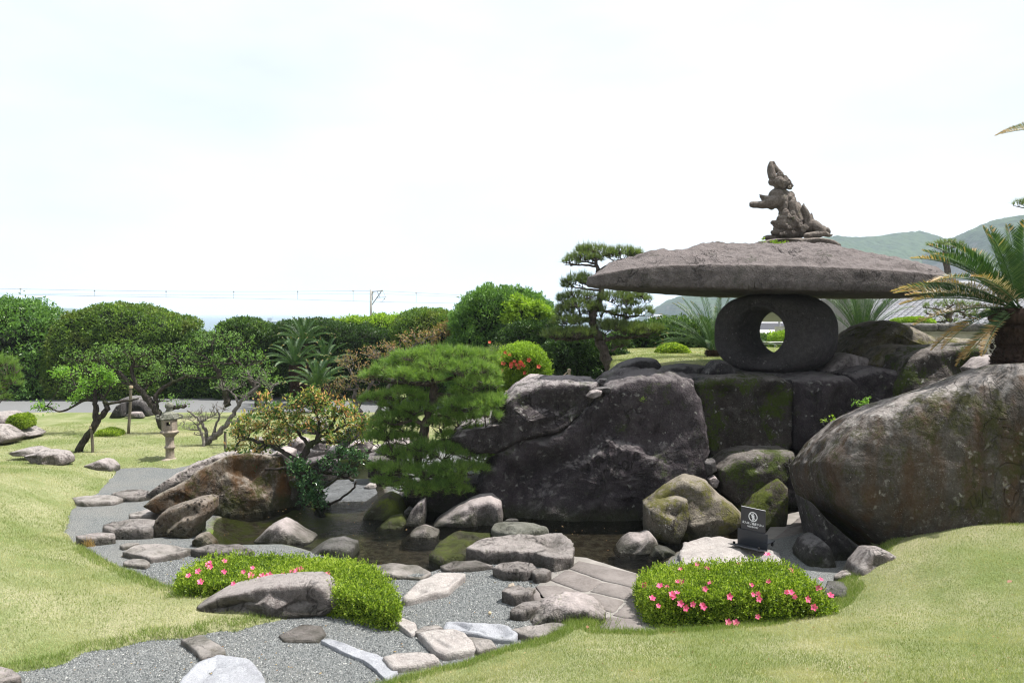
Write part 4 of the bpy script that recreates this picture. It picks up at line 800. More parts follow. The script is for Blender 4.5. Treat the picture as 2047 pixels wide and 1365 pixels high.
# trunk of the body from the raised rump down to the shoulders
chain(mb, [(560, 570, 118, .05), (590, 620, 150, .06), (650, 690, 140, .06), (715, 770, 132, .06), (790, 850, 142, .06), (865, 950, 152, .06), (900, 1040, 132, .05), (850, 1090, 105, .04)], 20)
ell(mb, S(520, 590), (115 * SL, .16, 110 * SL)); ell(mb, S(560, 650), (130 * SL, .17, 110 * SL)); ell(mb, S(620, 760, -.02), (75 * SL, .12, 90 * SL)); ell(mb, S(600, 840, -.02), (50 * SL, .09, 60 * SL))
# kicked out hind legs (near, far)
for dy, s in ((-.09, 0), (.11, 22)):
    chain(mb, [(520, 650 + s, 95, dy * .6), (440, 680 + s, 78, dy), (380, 680 + s, 66, dy), (320, 705 + s, 48, dy * 1.1), (250, 705 + s, 36, dy * 1.2), (185, 703 + s, 38, dy * 1.2), (158, 700 + s, 30, dy * 1.2)])
    chain(mb, [(400, 640 + s, 55, dy), (345, 620 + s, 42, dy), (305, 590 + s, 22, dy), (280, 572 + s, 9, dy)])
    for q in (-.035, 0, .035): ell(mb, S(150, 705 + s, dy * 1.2 + q), 20 * SL, 8)
chain(mb, [(455, 720, 62), (450, 740, 50)])
# shoulders, spread forelegs and paws
chain(mb, [(960, 1010, 110, -.05), (1050, 1000, 75, -.10), (1130, 1060, 72, -.16), (1190, 1120, 52, -.18), (1120, 1140, 52, -.2), (1040, 1150, 46, -.22), (950, 1158, 42, -.24)])
for q in range(4): chain(mb, [(965, 1140 + q * 3, 22, -.30 + .04 * q), (930, 1150 + q * 3, 22, -.31 + .045 * q), (918, 1175, 15, -.31 + .045 * q)])
chain(mb, [(1180, 1120, 48, -.16), (1230, 1140, 36, -.16), (1280, 1155, 26, -.16), (1316, 1150, 14, -.16)])
fin(mb, [(1190, 1100, 45), (1240, 1080, 50), (1275, 1110, 30), (1288, 1130, 8)], -.12, .05); fin(mb, [(1180, 1080, 40), (1205, 1040, 30), (1190, 1015, 8)], -.10, .04)
chain(mb, [(1000, 1060, 90, .1), (1080, 1080, 60, .18), (1050, 1150, 50, .22), (980, 1170, 40, .22)])
chain(mb, [(720, 1150, 60, .02), (600, 1180, 48, -.02), (480, 1190, 42, -.05), (390, 1190, 42, -.06)])
for q in range(4): chain(mb, [(385, 1180, 24, -.12 + .04 * q), (345, 1185, 23, -.13 + .045 * q), (325, 1208, 14, -.13 + .045 * q)])
# head: skull, muzzle, brow, open jaw, cheeks, ear
ell(mb, S(690, 1010, -.07), (140 * SL, .17, 112 * SL)); ell(mb, S(600, 980, -.11), (105 * SL, .13, 85 * SL))
chain(mb, [(590, 1000, 66, -.10), (530, 985, 54, -.11), (480, 975, 38, -.12), (462, 972, 30, -.12)]); ell(mb, S(470, 955, -.16), 20 * SL, 8); ell(mb, S(470, 955, -.07), 20 * SL, 8)
chain(mb, [(560, 1030, 44, -.12), (500, 1018, 26, -.12), (480, 1012, 18, -.12)])
chain(mb, [(690, 1110, 70, -.08), (600, 1110, 60, -.10), (520, 1105, 50, -.11), (468, 1112, 34, -.11)]); chain(mb, [(500, 1065, 22, -.12), (480, 1055, 16, -.12)])
chain(mb, [(560, 915, 40, -.16), (620, 905, 42, -.18), (690, 935, 34, -.17), (730, 970, 30, -.14)]); ell(mb, S(598, 972, -.20), 24 * SL, 10); ell(mb, S(640, 1010, -.19), 48 * SL, 10)
fin(mb, [(740, 960, 24), (790, 985, 40), (830, 1020, 26), (866, 1050, 6)], -.20, .035)
chain(mb, [(720, 1140, 85, -.04), (800, 1110, 70, -.08), (860, 1075, 40, -.12)]); chain(mb, [(680, 1170, 75, 0), (760, 1150, 70, 0)])
ell(mb, S(750, 1150, 0), (150 * SL, .16, 70 * SL))
for (x, y, r, dy) in ((655, 828, 56, -.13), (752, 846, 44, -.13), (788, 912, 46, -.17), (575, 885, 34, -.12), (700, 1038, 28, -.23), (850, 965, 38, -.18), (865, 1010, 34, -.19), (935, 1030, 40, -.19), (900, 1080, 34, -.19), (820, 940, 30, -.19), (700, 880, 34, -.15), (640, 1125, 28, -.2), (585, 1135, 26, -.19), (760, 1105, 28, -.2)):
    curl(mb, x, y, r, dy)
# flame blades down the back
for dy in (-.13, .15):
    fin(mb, [(830, 960, 90), (770, 800, 78), (740, 700, 58), (775, 640, 34), (788, 598, 5)], dy, .07)
    fin(mb, [(960, 1020, 66), (965, 900, 56), (930, 800, 44), (905, 740, 28), (912, 694, 5)], dy * .9, .06)
    fin(mb, [(1010, 1070, 50), (1025, 960, 40), (1020, 890, 28), (1026, 828, 5)], dy * .7, .05)
fin(mb, [(850, 820, 34), (850, 720, 26), (835, 670, 5)], .0, .05); fin(mb, [(720, 640, 60), (745, 570, 40), (728, 515, 6)], .0, .07)
fin(mb, [(740, 700, 40), (725, 610, 34), (760, 560, 8)], -.1, .05); fin(mb, [(640, 780, 40), (650, 700, 34), (680, 640, 10)], -.13, .04)
lion_loc = S(760, 1200)
def lpost(V): 
    n = fbm(V * 26, 3)[:, None]; c = V.mean(0); d = V - c; return V + d / np.linalg.norm(d, axis=1)[:, None] * n * .005
lion = empty('lion_statue', lion_loc, 'carved stone guardian lion doing a handstand on top of the cap stone', 'statue')
me = voxel_remesh('body', mb, .0085, M['lion'], lpost, 1); me.transform(Matrix.Translation(-Vector(lion_loc))); put('body', me, parent=lion)
mb = MB()
chain(mb, [(440, 118, 30), (435, 170, 48), (440, 240, 56), (460, 310, 60), (500, 360, 66)]); chain(mb, [(490, 115, 10), (500, 180, 34), (545, 240, 38), (590, 270, 30)])
chain(mb, [(440, 115, 26), (470, 106, 22), (490, 112, 12)]); ell(mb, S(560, 360), (130 * SL, .12, 75 * SL)); ell(mb, S(540, 420), (90 * SL, .09, 45 * SL)); chain(mb, [(560, 430, 60), (640, 430, 55), (700, 455, 44), (715, 470, 30)])
for (x, y, r, dy) in ((455, 385, 52, -.06), (570, 375, 70, -.10), (655, 390, 46, -.09), (575, 285, 50, -.06), (475, 300, 40, -.07), (650, 325, 36, -.04), (690, 375, 36, -.05), (725, 430, 34, -.03), (700, 465, 30, -.06), (610, 440, 36, -.09), (520, 430, 40, -.06),
                      (470, 385, 50, .08), (580, 370, 64, .10), (680, 400, 46, .09)):
    curl(mb, x, y, r, dy)
ell(mb, S(560, 470), (70 * SL, .08, 50 * SL))
me = voxel_remesh('tail', mb, .0085, M['lion'], lpost, 1); me.transform(Matrix.Translation(-Vector(lion_loc))); put('tail', me, parent=lion)
vrock('low rough stone plinth under the lion statue', [(1500, 494), (1518, 484), (1545, 479), (1590, 479), (1630, 478), (1655, 483), (1672, 493), (1650, 512), (1530, 512)], 13.4, .45, .5, 'lion', 'statue_plinth', cuts=3, amp=.04, cat='plinth')

# ------------------------------------------------------------------ small stone lantern on the left lawn
lp = gnd(340, 919, .06)
lan = empty('stone_lantern', lp, 'small tan stone lantern with curled roof corners standing on the left lawn', 'stone lantern', rz=R(12))
U = lp[1] / FPX * 100 / 975 * 1.0          # metres per zoomed pixel
def lz(y): return (1290 - y) * U
def hexl(mb, prof, k=6, rot=0): mb.lathe([(max(r, .0005) * U, lz(y)) for r, y in prof], k=k, rot0=rot)
m = MB(); hexl(m, [(0, 1310), (165, 1310), (168, 1290), (160, 1275), (118, 1262), (92, 1248), (0, 1246)], 24); m.build('base', M['tuff'], lan, smooth=True)
m = MB(); hexl(m, [(0, 1256), (90, 1256), (84, 1240), (80, 1160), (79, 1070), (96, 1060), (100, 1040), (96, 1018), (79, 1008), (79, 900), (82, 826), (0, 824)], 28); m.build('shaft', M['tuff'], lan, smooth=True)
m = MB(); hexl(m, [(0, 832), (90, 832), (120, 800), (172, 752), (182, 735), (168, 718), (140, 702), (140, 690), (0, 688)]); m.build('platform', M['tuff'], lan)
# fire box: six walls, a square window through front and back
m = MB(); r6 = 146 * U; z0, z1 = lz(692), lz(488)
for k in range(6):
    a0, a1 = k * math.pi / 3, (k + 1) * math.pi / 3; p0 = np.array([math.cos(a0), math.sin(a0)]) * r6; p1 = np.array([math.cos(a1), math.sin(a1)]) * r6
    inn = .80; q0, q1 = p0 * inn, p1 * inn; win = k in (1, 4)
    def P3(p, z): return [p[0], p[1], z]
    zs = [z0, lz(600), lz(530), z1]; ts = [0, .24, .76, 1]
    for iz in range(3):
        for it in range(3):
            if win and iz == 1 and it == 1:
                A, B = p0 + (p1 - p0) * ts[1], p0 + (p1 - p0) * ts[2]; A2, B2 = q0 + (q1 - q0) * ts[1], q0 + (q1 - q0) * ts[2]
                for (a, b, c, d) in (((A, 1), (B, 1), (B2, 1), (A2, 1)), ((A, 2), (A2, 2), (B2, 2), (B, 2)), ((A, 1), (A2, 1), (A2, 2), (A, 2)), ((B, 1), (B, 2), (B2, 2), (B2, 1))):
                    m.add([P3(v, zs[w_]) for v, w_ in (a, b, c, d)], [[0, 1, 2, 3]])
                continue
            for X0, X1, fl in ((p0, p1, 0), (q0, q1, 1)):
                a = X0 + (X1 - X0) * ts[it]; b = X0 + (X1 - X0) * ts[it + 1]; f = [P3(a, zs[iz]), P3(b, zs[iz]), P3(b, zs[iz + 1]), P3(a, zs[iz + 1])]
                m.add(f, [[0, 1, 2, 3]] if not fl else [[3, 2, 1, 0]])
m.build('fire_box', M['tuff'], lan)
m = MB(); hexl(m, [(0, 494), (150, 494), (178, 480), (182, 462), (168, 450), (160, 420), (140, 375), (95, 345), (60, 335), (0, 334)])
for k in range(6):
    a = k * math.pi / 3; d = np.array([math.cos(a), math.sin(a)]); q = np.linspace(0, 1, 14); ang = -math.pi / 2 + q * 1.55 * math.pi
    rr = np.where(q > 0, 1, 1); cen = 205
    P = [(d * 150 * U).tolist() + [lz(470)]] + [[*(d * (cen + 34 * math.cos(b)) * U), lz(436) + 30 * U * math.sin(b)] for b in ang[:11]]
    m.tube(P, [24 * U] + list(np.linspace(22, 13, 11) * U), 7)
m.build('roof', M['tuffroof'], lan, smooth=False)
m = MB(); hexl(m, [(0, 345), (62, 342), (58, 330), (46, 325), (52, 315), (62, 300), (56, 285), (50, 280), (68, 268), (78, 245), (78, 215), (70, 188), (50, 168), (20, 156), (0, 154)], 22); m.build('finial', M['tuffroof'], lan, smooth=True)

# ------------------------------------------------------------------ no entry sign on casters
def sg(zx, zy, Y): return at(1440 + zx / 10.235, 1000 + zy / 10.235, Y)
A0 = sg(430, 115, 9.50); A1 = sg(925, 215, 9.255); uu = (A1 - A0); uu[2] = 0; W = np.linalg.norm(uu); uu /= W; nn = np.array([uu[1], -uu[0], 0])
if nn[1] > 0: nn = -nn
O0 = (A0 + A1) / 2; ztop = O0[2]; gz = .085
M['signface'] = plain_mat('dark_grey_sign_panel', (.045, .043, .046), .45, var=.05); M['steel'] = plain_mat('black_painted_steel', (.018, .021, .028), .35, var=.1, spec=.5)
M['signedge_lit'] = plain_mat('sunlit_panel_edge', (.55, .55, .55), .5, var=.05); M['signwhite'] = plain_mat('white_sign_print', (.80, .80, .80), .6, var=.02)
M['rubber'] = plain_mat('black_rubber', (.012, .012, .012), .7)
sign = empty('no_entry_sign', (O0[0], O0[1], gz), 'black freestanding no entry sign on a folded steel foot with casters', 'sign')
rz = math.atan2(uu[1], uu[0]); sign.rotation_euler = (0, 0, rz)      # local x along the board, local -y = front
H = ztop - gz
m = MB(); m.box((0, 0, H - .15), (W, .008, .30)); m.build('sign_panel', M['signface'], sign)
m = MB(); m.box((0, 0, H + .0025), (W, .009, .005)); m.build('sunlit_edge', M['signedge_lit'], sign)  # pale strip painting the sunlit top edge of the panel
pw = W * 1.22
m = MB(); m.box((0, -.014, H - .385), (pw, .014, .20)); m.build('holder_plate', M['steel'], sign)
# sloping front foot
m = MB(); zt_, zb_ = H - .485, .028
yf = -.25
m.add([[-pw / 2, -.012, zt_], [pw / 2, -.012, zt_], [pw / 2 + .0, yf, zb_], [-pw / 2, yf, zb_], [-pw / 2, -.012, zt_ - .012], [pw / 2, -.012, zt_ - .012], [pw / 2, yf, zb_ - .008], [-pw / 2, yf, zb_ - .008]],
      [[0, 1, 2, 3], [7, 6, 5, 4], [0, 4, 5, 1], [2, 6, 7, 3], [0, 3, 7, 4], [1, 5, 6, 2]]); m.build('front_foot', M['steel'], sign)
m = MB(); m.box((0, .10, .045), (pw * .92, .22, .01)); m.box((-.0, .0, .05), (pw * .9, .05, .012)); m.build('rear_foot', M['steel'], sign)
for x in (-pw * .42, pw * .42):
    for y in (-.16, .17):
        m = MB(); a = np.linspace(0, 2 * math.pi, 13)[:-1]; m.tube([[x - .009, y, .006], [x + .009, y, .006]], [.020, .020], 12); m.box((x, y, .03), (.022, .022, .018)); m.build('caster', M['rubber'], sign)
def text_part(txt, size, z, name, font=None, sx=1.0):
    c = bpy.data.curves.new(name, 'FONT'); c.body = txt; c.size = size; c.align_x = 'CENTER'; c.align_y = 'CENTER'; c.extrude = .0006; c.offset = .0005
    t = bpy.data.objects.new('tmp', c); COL.objects.link(t); dg = bpy.context.evaluated_depsgraph_get(); dg.update(); me = bpy.data.meshes.new_from_object(t.evaluated_get(dg))
    bpy.data.objects.remove(t); me.materials.clear(); me.materials.append(M['signwhite'])
    me.transform(Matrix.Translation((0, -.0052, z)) @ Matrix.Rotation(math.pi / 2, 4, 'X') @ Matrix.Diagonal((sx, 1, 1, 1)))
    return put(name, me, parent=sign)
text_part('立入はご遠慮下さい', .033, H - .195, 'lettering')
text_part('NO ENTRY', .030, H - .235, 'lettering')
m = MB(); zc = H - .105; Rr = .062; a = np.linspace(0, 2 * math.pi, 41)[:-1]
Vr = np.array([[r_ * math.cos(q), y_, zc + r_ * math.sin(q)] for q in a for r_, y_ in ((Rr, -.0042), (Rr, -.0056), (Rr - .011, -.0056), (Rr - .011, -.0042))])
k = np.arange(40)[:, None] * 4; k2 = (np.arange(40)[:, None] + 1) % 40 * 4; j = np.arange(4)[None]; j2 = (j + 1) % 4
m.add(Vr, np.stack([k + j, k + j2, k2 + j2, k2 + j], -1).reshape(-1, 4))
m.box((0, -.0066, zc), (.112, .0012, .010), M=np.array(Matrix.Rotation(R(45), 3, 'Y')))
m.tube([[0, -.0042, zc + .036], [0, -.0054, zc + .036]], [.009, .009], 14); m.box((0, -.005, zc + .006), (.024, .0012, .036)); m.box((-.0058, -.005, zc - .028), (.0095, .0012, .034)); m.box((.0058, -.005, zc - .028), (.0095, .0012, .034))
m.box((-.0165, -.005, zc + .004), (.005, .0012, .036)); m.box((.0165, -.005, zc + .004), (.005, .0012, .036))
m.build('pictogram', M['signwhite'], sign)

# ------------------------------------------------------------------ loose gravel, nearest part of the path
def gravel_stones(n, x0, x1, y0, y1, size, name):
    X = rng.uniform(x0, x1, n); Y = y1 - (y1 - y0) * np.sqrt(rng.uniform(0, 1, n)) if False else rng.uniform(y0, y1, n)
    keep = (sdist(X, Y, P_LAWN_L) < .06) & (sdist(X, Y, P_LAWN_R) < .05) & (sdist(X, Y, P_POND) < -.05)
    ppx = CX + X / Y * FPX; X, Y = X[keep & (ppx > -60) & (ppx < 1300)], Y[keep & (ppx > -60) & (ppx < 1300)]; n = len(X)
    Z = garden_z(X, Y)[0] + .006
    octa = np.array([[1, 0, 0], [0, 1, 0], [-1, 0, 0], [0, -1, 0], [0, 0, 1.0], [0, 0, -.6]]); F = np.array([[0, 1, 4], [1, 2, 4], [2, 3, 4], [3, 0, 4]])
    s = size * rng.uniform(.5, 1.25, (n, 1, 1)) * rng.uniform(.6, 1.1, (n, 1, 3)); V = octa[None] * s + rng.normal(size=(n, 6, 3)) * size * .15
    a = rng.uniform(0, 6.28, n); c, s_ = np.cos(a)[:, None], np.sin(a)[:, None]; tz = rng.normal(size=(n, 1)) * .5
    x, y, z = V[..., 0], V[..., 1], V[..., 2]; z2 = z + tz * x; V = np.stack([x * c - y * s_, x * s_ + y * c, z2], -1) + np.stack([X, Y, Z], -1)[:, None]
    T = (F[None] + (np.arange(n) * 6)[:, None, None]).reshape(-1, 3)
    t = NT('loose_gravel_stones'); rp = t.pos.outputs['Random Per Island']; c = t.mix(rp, (.08, .087, .09), (.27, .28, .28)); c = t.mix(t.rng(rp, .93, 1, 0, 1), c, (.42, .42, .40)); t.bsdf(c, .9, None, .2)
    return put(name, new_mesh(name, V.reshape(-1, 3), tris=T, mat=t.m, smooth=False), kind='stuff', label='loose grey gravel stones on the garden path')
gravel_stones(150000, -4.6, 2.4, 5.4, 9.4, .0095, 'gravel')
# ------------------------------------------------------------------ leaves, needles, branches
def unit(v): return v / (np.linalg.norm(v, axis=-1, keepdims=True) + 1e-9)
def leaf_quads(P, D, Nn, L, Wd, fold=.25):
    """leaf from P along D (unit), facing Nn, length L, width Wd -> V, Q"""
    n = len(P); D = unit(D); Sd = unit(np.cross(D, Nn)); U_ = unit(np.cross(Sd, D)); L = np.broadcast_to(L, (n,))[:, None]; Wd = np.broadcast_to(Wd, (n,))[:, None]
    m1 = P + D * L * .45 + Sd * Wd / 2 + U_ * Wd * fold; m2 = P + D * L * .45 - Sd * Wd / 2 + U_ * Wd * fold; tip = P + D * L
    V = np.stack([P, m1, tip, m2], 1).reshape(-1, 3); return V, np.arange(4 * n).reshape(-1, 4)
def sample_surf(V, Q, T, n):
    F = np.vstack([Q[:, [0, 1, 2]], Q[:, [0, 2, 3]], T]); a, b, c = V[F[:, 0]], V[F[:, 1]], V[F[:, 2]]
    cr = np.cross(b - a, c - a); ar = np.linalg.norm(cr, axis=1); i = rng.choice(len(F), n, p=ar / ar.sum())
    u, v = rng.uniform(size=n), rng.uniform(size=n); f = u + v > 1; u[f], v[f] = 1 - u[f], 1 - v[f]
    return a[i] + u[:, None] * (b - a)[i] + v[:, None] * (c - a)[i], unit(cr[i])
def tri_needles(P, D, L, w):
    n = len(P); D = unit(D); s = unit(np.cross(D, rng.normal(size=(n, 3)))); L = np.broadcast_to(L, (n,))[:, None]
    V = np.stack([P - s * w / 2, P + s * w / 2, P + D * L], 1).reshape(-1, 3); return V, np.arange(3 * n).reshape(-1, 3)

def hedge(name, label, pts, Y, front, back, n, L, mat, Wr=.5, cat='hedge', lump=.10, lfreq=1.2, shell=.22, group=None, e=.42, w=(0, -1, 0), gaps=.0, Y2=None, core=.9, world=None, up=.3, clump=.5, flowers=None, shoots=0, low=0):
    pts = pts or [(0, 0), (1, 1)]; xs = [p[0] for p in pts]; x0, x1 = min(xs), max(xs)
    O = world if world is not None else [at(x, y, Y if Y2 is None else Y + (Y2 - Y) * (x - x0) / (x1 - x0)) for x, y in pts]
    V, Q, T = blob(O, w, front, back, e, 110, 44, lump, lfreq, lump * .8, 0, nseed(), soft=2)
    if low: V[:, 2] = np.maximum(V[:, 2], low)
    P, Nn = sample_surf(V, Q, T, int(n * 1.6)); keep = (Nn[:, 1] < .55) | (rng.uniform(size=len(P)) < .3)
    P, Nn = P[keep], Nn[keep]
    # clumpy density
    dn = fbm(P * (1.2 / max(L, .02)) * .12 + 3, 3); keep = rng.uniform(size=len(P)) < np.clip(.75 + clump * dn * 2, .12, 1); P, Nn = P[keep][:n], Nn[keep][:n]
    dep = rng.uniform(0, 1, len(P)) ** 1.5 * shell; cl = fbm(P * 3.1, 3) * shell * .9 + fbm(P * .9 + 7, 2) * shell * .4; P = P - Nn * (dep - cl + shell * .18)[:, None]
    m = len(P); D = unit(Nn * .8 + np.array([0, 0, up]) + rng.normal(size=(m, 3)) * .75); LL = L * (1.3 if Y > 15 else 1.0) * rng.uniform(.6, 1.25, m)
    Vq, Qq = leaf_quads(P, D, unit(Nn + rng.normal(size=(m, 3)) * .6 + np.array([0, 0, .5])), LL, LL * Wr)
    if shoots:
        Ps, Ns = sample_surf(V, Q, T, shoots * 3); k = (Ns[:, 2] > -.1); Ps, Ns = Ps[k][:shoots], Ns[k][:shoots]; ds = unit(Ns * .5 + np.array([0, 0, 1.0]) + rng.normal(size=(len(Ps), 3)) * .25); hs = L * rng.uniform(.8, 2.6, len(Ps))
        Pk = np.repeat(Ps, 6, 0) + np.repeat(ds * hs[:, None], 6, 0) * np.tile(np.linspace(.2, 1, 6), len(Ps))[:, None]; Dk = unit(np.repeat(ds, 6, 0) * .8 + rng.normal(size=(len(Pk), 3)) * .6)
        Vs, Qs = leaf_quads(Pk, Dk, rng.normal(size=(len(Pk), 3)) + np.array([0, 0, .6]), L * rng.uniform(.6, 1.1, len(Pk)), L * Wr); Qq = np.vstack([Qq, Qs + len(Vq)]); Vq = np.vstack([Vq, Vs])
    base = np.array([V[:, 0].mean(), V[:, 1].mean(), V[:, 2].min()])
    root = empty(name, base, label, cat, group)
    put('foliage', new_mesh('foliage', Vq - base, quads=Qq, mat=M[mat], smooth=False), parent=root)
    mi_ = new_mesh('inner_shade_core', V - base, quads=Q, tris=T, mat=M['shadecore']); vn = np.empty(len(V) * 3, np.float32); mi_.vertex_normals.foreach_get('vector', vn)  # solid dark core, blocks the view through and stands in for inner shade
    V2 = (V - base) - vn.reshape(-1, 3) * (shell * 1.0 + .02 + (.9 - core) * 1.0); mi_.vertices.foreach_set('co', V2.astype(np.float32).ravel()); mi_.update(); put('inner_shade_core', mi_, parent=root)
    return root, base, V, Q, T

def nearest(pt, N):
    d = np.linalg.norm(N - pt, axis=1); return int(np.argmin(d))
def tree(name, label, Y, trunks, pads, tips=16, tw=.004, kind='leaf', L=.05, Wr=.5, mat='plum', bark='bark', leaves=9, spread=.10, dz=1.0, cat='tree', group=None, foot=None, gnarl=.10, limb_r=.022, needle_n=16, nl=.09, nw=.0035, candle=0, flat=.55, bare=.0, extra=None, foliage_name='foliage', Yfun=None, up=.9, sub=5, padk=1.0, padx=1.0):
    mb = MB(); nodes = []; rads = []
    for tr in trunks:
        yy = [(p[3] if len(p) > 3 else 0) for p in tr]
        P = np.array([at(p[0], p[1], Y + q) for p, q in zip(tr, yy)]); r = np.array([p[2] * Y / FPX for p in tr])
        n = max(6, 5 * (len(tr) - 1)); t = np.linspace(0, len(tr) - 1, n + 1); i = np.arange(len(tr))
        PP = np.stack([np.interp(t, i, P[:, q]) for q in range(3)], -1)
        for _ in range(2): PP[1:-1] = (PP[:-2] + 2 * PP[1:-1] + PP[2:]) / 4
        PP[1:-1] += rng.normal(size=(len(PP) - 2, 3)) * r.mean() * .25
        rr = np.interp(t, i, r) * rng.uniform(.9, 1.12, n + 1); mb.tube(PP, rr, 9); nodes.append(PP); rads.append(rr)
    N = np.vstack(nodes); RN = np.concatenate(rads); u = Y / FPX; tipP, tipD, cent = [], [], []
    for pd in pads:
        px, py, rx, ry = pd[:4]; ry = ry * padk; rx = rx * padx; dy = pd[4] if len(pd) > 4 else rng.uniform(-.5, .5) * rx * u * dz
        C = at(px, py, Y + dy); ax = np.array([rx * u, rx * u * dz * .8, ry * u])
        low = C + np.array([0, 0, -ax[2] * .7])
        sc = np.linalg.norm(N - low, axis=1) + np.maximum(N[:, 2] - low[2], 0) * 1.5; k = int(np.argmin(sc)); S_ = N[k]
        m = 9; t = np.linspace(0, 1, m)[:, None]; mid = (S_ + low) / 2 + rng.normal(size=3) * gnarl * np.linalg.norm(low - S_) + np.array([0, 0, .08 * np.linalg.norm(low - S_)])
        PP = (1 - t) ** 2 * S_ + 2 * t * (1 - t) * mid + t ** 2 * low; PP[1:-1] += rng.normal(size=(m - 2, 3)) * gnarl * .12 * np.linalg.norm(low - S_)
        r0 = min(RN[k] * .7, limb_r * (1 + rx / 60)); mb.tube(PP, np.linspace(r0, r0 * .45, m), 6, cap=False)
        subs = []
        for q in range(sub):
            a = rng.uniform(0, 6.28); rr_ = math.sqrt(rng.uniform(.1, .8)); E = C + np.array([math.cos(a) * ax[0] * rr_, math.sin(a) * ax[1] * rr_, -ax[2] * rng.uniform(-.1, .6)])
            b = PP[rng.integers(m // 2, m)]; t5 = np.linspace(0, 1, 6)[:, None]; mm = (b + E) / 2 + rng.normal(size=3) * gnarl * np.linalg.norm(E - b) * 1.3
            SP = (1 - t5) ** 2 * b + 2 * t5 * (1 - t5) * mm + t5 ** 2 * E; mb.tube(SP, np.linspace(r0 * .45, r0 * .2, 6), 5, cap=False); subs.append(SP)
        SN = np.vstack(subs + [PP[m // 2:]])
        nt = int(tips * rx * ry / 900) + 3
        for q in range(nt):
            v = rng.normal(size=3); v /= np.linalg.norm(v); v *= rng.uniform(.35, 1) ** .5
            if kind == 'pine': v[2] = abs(v[2]) * 1.0 - .12
            elif v[2] < -.35: v[2] *= .4
            E = C + v * ax; j = nearest(E - np.array([0, 0, .03]), SN); b = SN[j]; d = E - b; ln = np.linalg.norm(d)
            mm = (b + E) / 2 + rng.normal(size=3) * ln * .16; t4 = np.linspace(0, 1, 4)[:, None]
            TP = (1 - t4) ** 2 * b + 2 * t4 * (1 - t4) * mm + t4 ** 2 * E; mb.tube(TP, [tw * 1.4, tw * 1.1, tw * .9, tw * .6], 3, cap=False)
            tipP.append(E); tipD.append(unit((E - mm)[None])[0]); cent.append(C)
            if kind == 'leaf' and rng.uniform() < .6: tipP.append(TP[2]); tipD.append(unit((E - b)[None])[0]); cent.append(C)
    tipP, tipD, cent = np.array(tipP), np.array(tipD), np.array(cent)
    b0 = nodes[0][0] if nodes[0][0][2] < nodes[0][-1][2] else nodes[0][-1]
    base = np.array(b0 if foot is None else foot, float); root = empty(name, base, label, cat, group)
    mb.build('trunk', M[bark], root, origin=base, smooth=True)
    if bare: kp = rng.uniform(size=len(tipP)) > bare; tipP, tipD, cent = tipP[kp], tipD[kp], cent[kp]
    if kind == 'leaf':
        n = len(tipP) * leaves; P = np.repeat(tipP, leaves, 0) + rng.normal(size=(n, 3)) * spread * .45; D = unit(np.repeat(tipD, leaves, 0) * .5 + rng.normal(size=(n, 3)) * .8 + np.array([0, 0, .15]))
        LL = L * rng.uniform(.6, 1.3, n); V, Q = leaf_quads(P, D, unit(rng.normal(size=(n, 3)) * .6 + np.array([0, 0, 1.0])), LL, LL * Wr)
        put(foliage_name, new_mesh(foliage_name, V - base, quads=Q, mat=M[mat], smooth=False), parent=root)
    else:
        n = len(tipP); k = needle_n; ax_ = unit(tipD * .35 + unit(tipP - cent) * .45 + np.array([0, 0, up]))
        D = unit(np.repeat(ax_, k, 0) + rng.normal(size=(n * k, 3)) * flat); P = np.repeat(tipP, k, 0) - np.repeat(ax_, k, 0) * rng.uniform(0, .04, (n * k, 1))
        V, T = tri_needles(P, D, nl * rng.uniform(.7, 1.15, n * k), nw)
        if candle:
            cc = rng.uniform(size=n) < candle; q = tipP[cc]; V2, T2 = tri_needles(np.repeat(q, 3, 0), np.tile([[0, 0, 1.0]], (len(q) * 3, 1)) + rng.normal(size=(len(q) * 3, 3)) * .04, nl * 1.3, .011); V = np.vstack([V, V2]); T = np.vstack([T, T2 + T.max() + 1])
        put('needles', new_mesh('needles', V - base, tris=T, mat=M[mat], smooth=False), parent=root)
    return root, base

# ------------------------------------------------------------------ hedges and clipped trees, left to right
HG = 'clipped hedges and trees along the gravel road'
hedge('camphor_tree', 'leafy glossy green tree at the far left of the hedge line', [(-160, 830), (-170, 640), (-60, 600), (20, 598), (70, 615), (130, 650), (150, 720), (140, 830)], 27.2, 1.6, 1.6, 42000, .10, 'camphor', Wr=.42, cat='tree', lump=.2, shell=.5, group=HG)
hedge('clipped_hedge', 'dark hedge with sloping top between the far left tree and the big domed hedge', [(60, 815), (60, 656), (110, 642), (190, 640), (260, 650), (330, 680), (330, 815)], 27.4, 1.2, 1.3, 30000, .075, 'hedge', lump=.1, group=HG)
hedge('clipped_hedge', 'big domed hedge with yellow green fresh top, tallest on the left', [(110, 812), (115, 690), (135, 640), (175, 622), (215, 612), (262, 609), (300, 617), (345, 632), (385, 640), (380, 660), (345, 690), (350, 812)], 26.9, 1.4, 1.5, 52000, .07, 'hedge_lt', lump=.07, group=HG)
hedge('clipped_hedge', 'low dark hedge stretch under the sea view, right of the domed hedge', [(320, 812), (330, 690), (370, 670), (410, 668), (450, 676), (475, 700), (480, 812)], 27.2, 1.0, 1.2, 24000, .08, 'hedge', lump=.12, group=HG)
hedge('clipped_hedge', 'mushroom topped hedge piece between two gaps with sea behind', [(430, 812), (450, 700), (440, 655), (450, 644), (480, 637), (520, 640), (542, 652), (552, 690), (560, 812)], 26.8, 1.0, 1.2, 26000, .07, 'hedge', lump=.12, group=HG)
hedge('clipped_hedge', 'long flat topped dark hedge left of the utility pole', [(545, 800), (556, 690), (548, 655), (562, 639), (640, 640), (700, 645), (745, 650), (800, 665), (830, 800)], 26.6, 1.1, 1.3, 52000, .06, 'hedge_dk', lump=.05, group=HG)
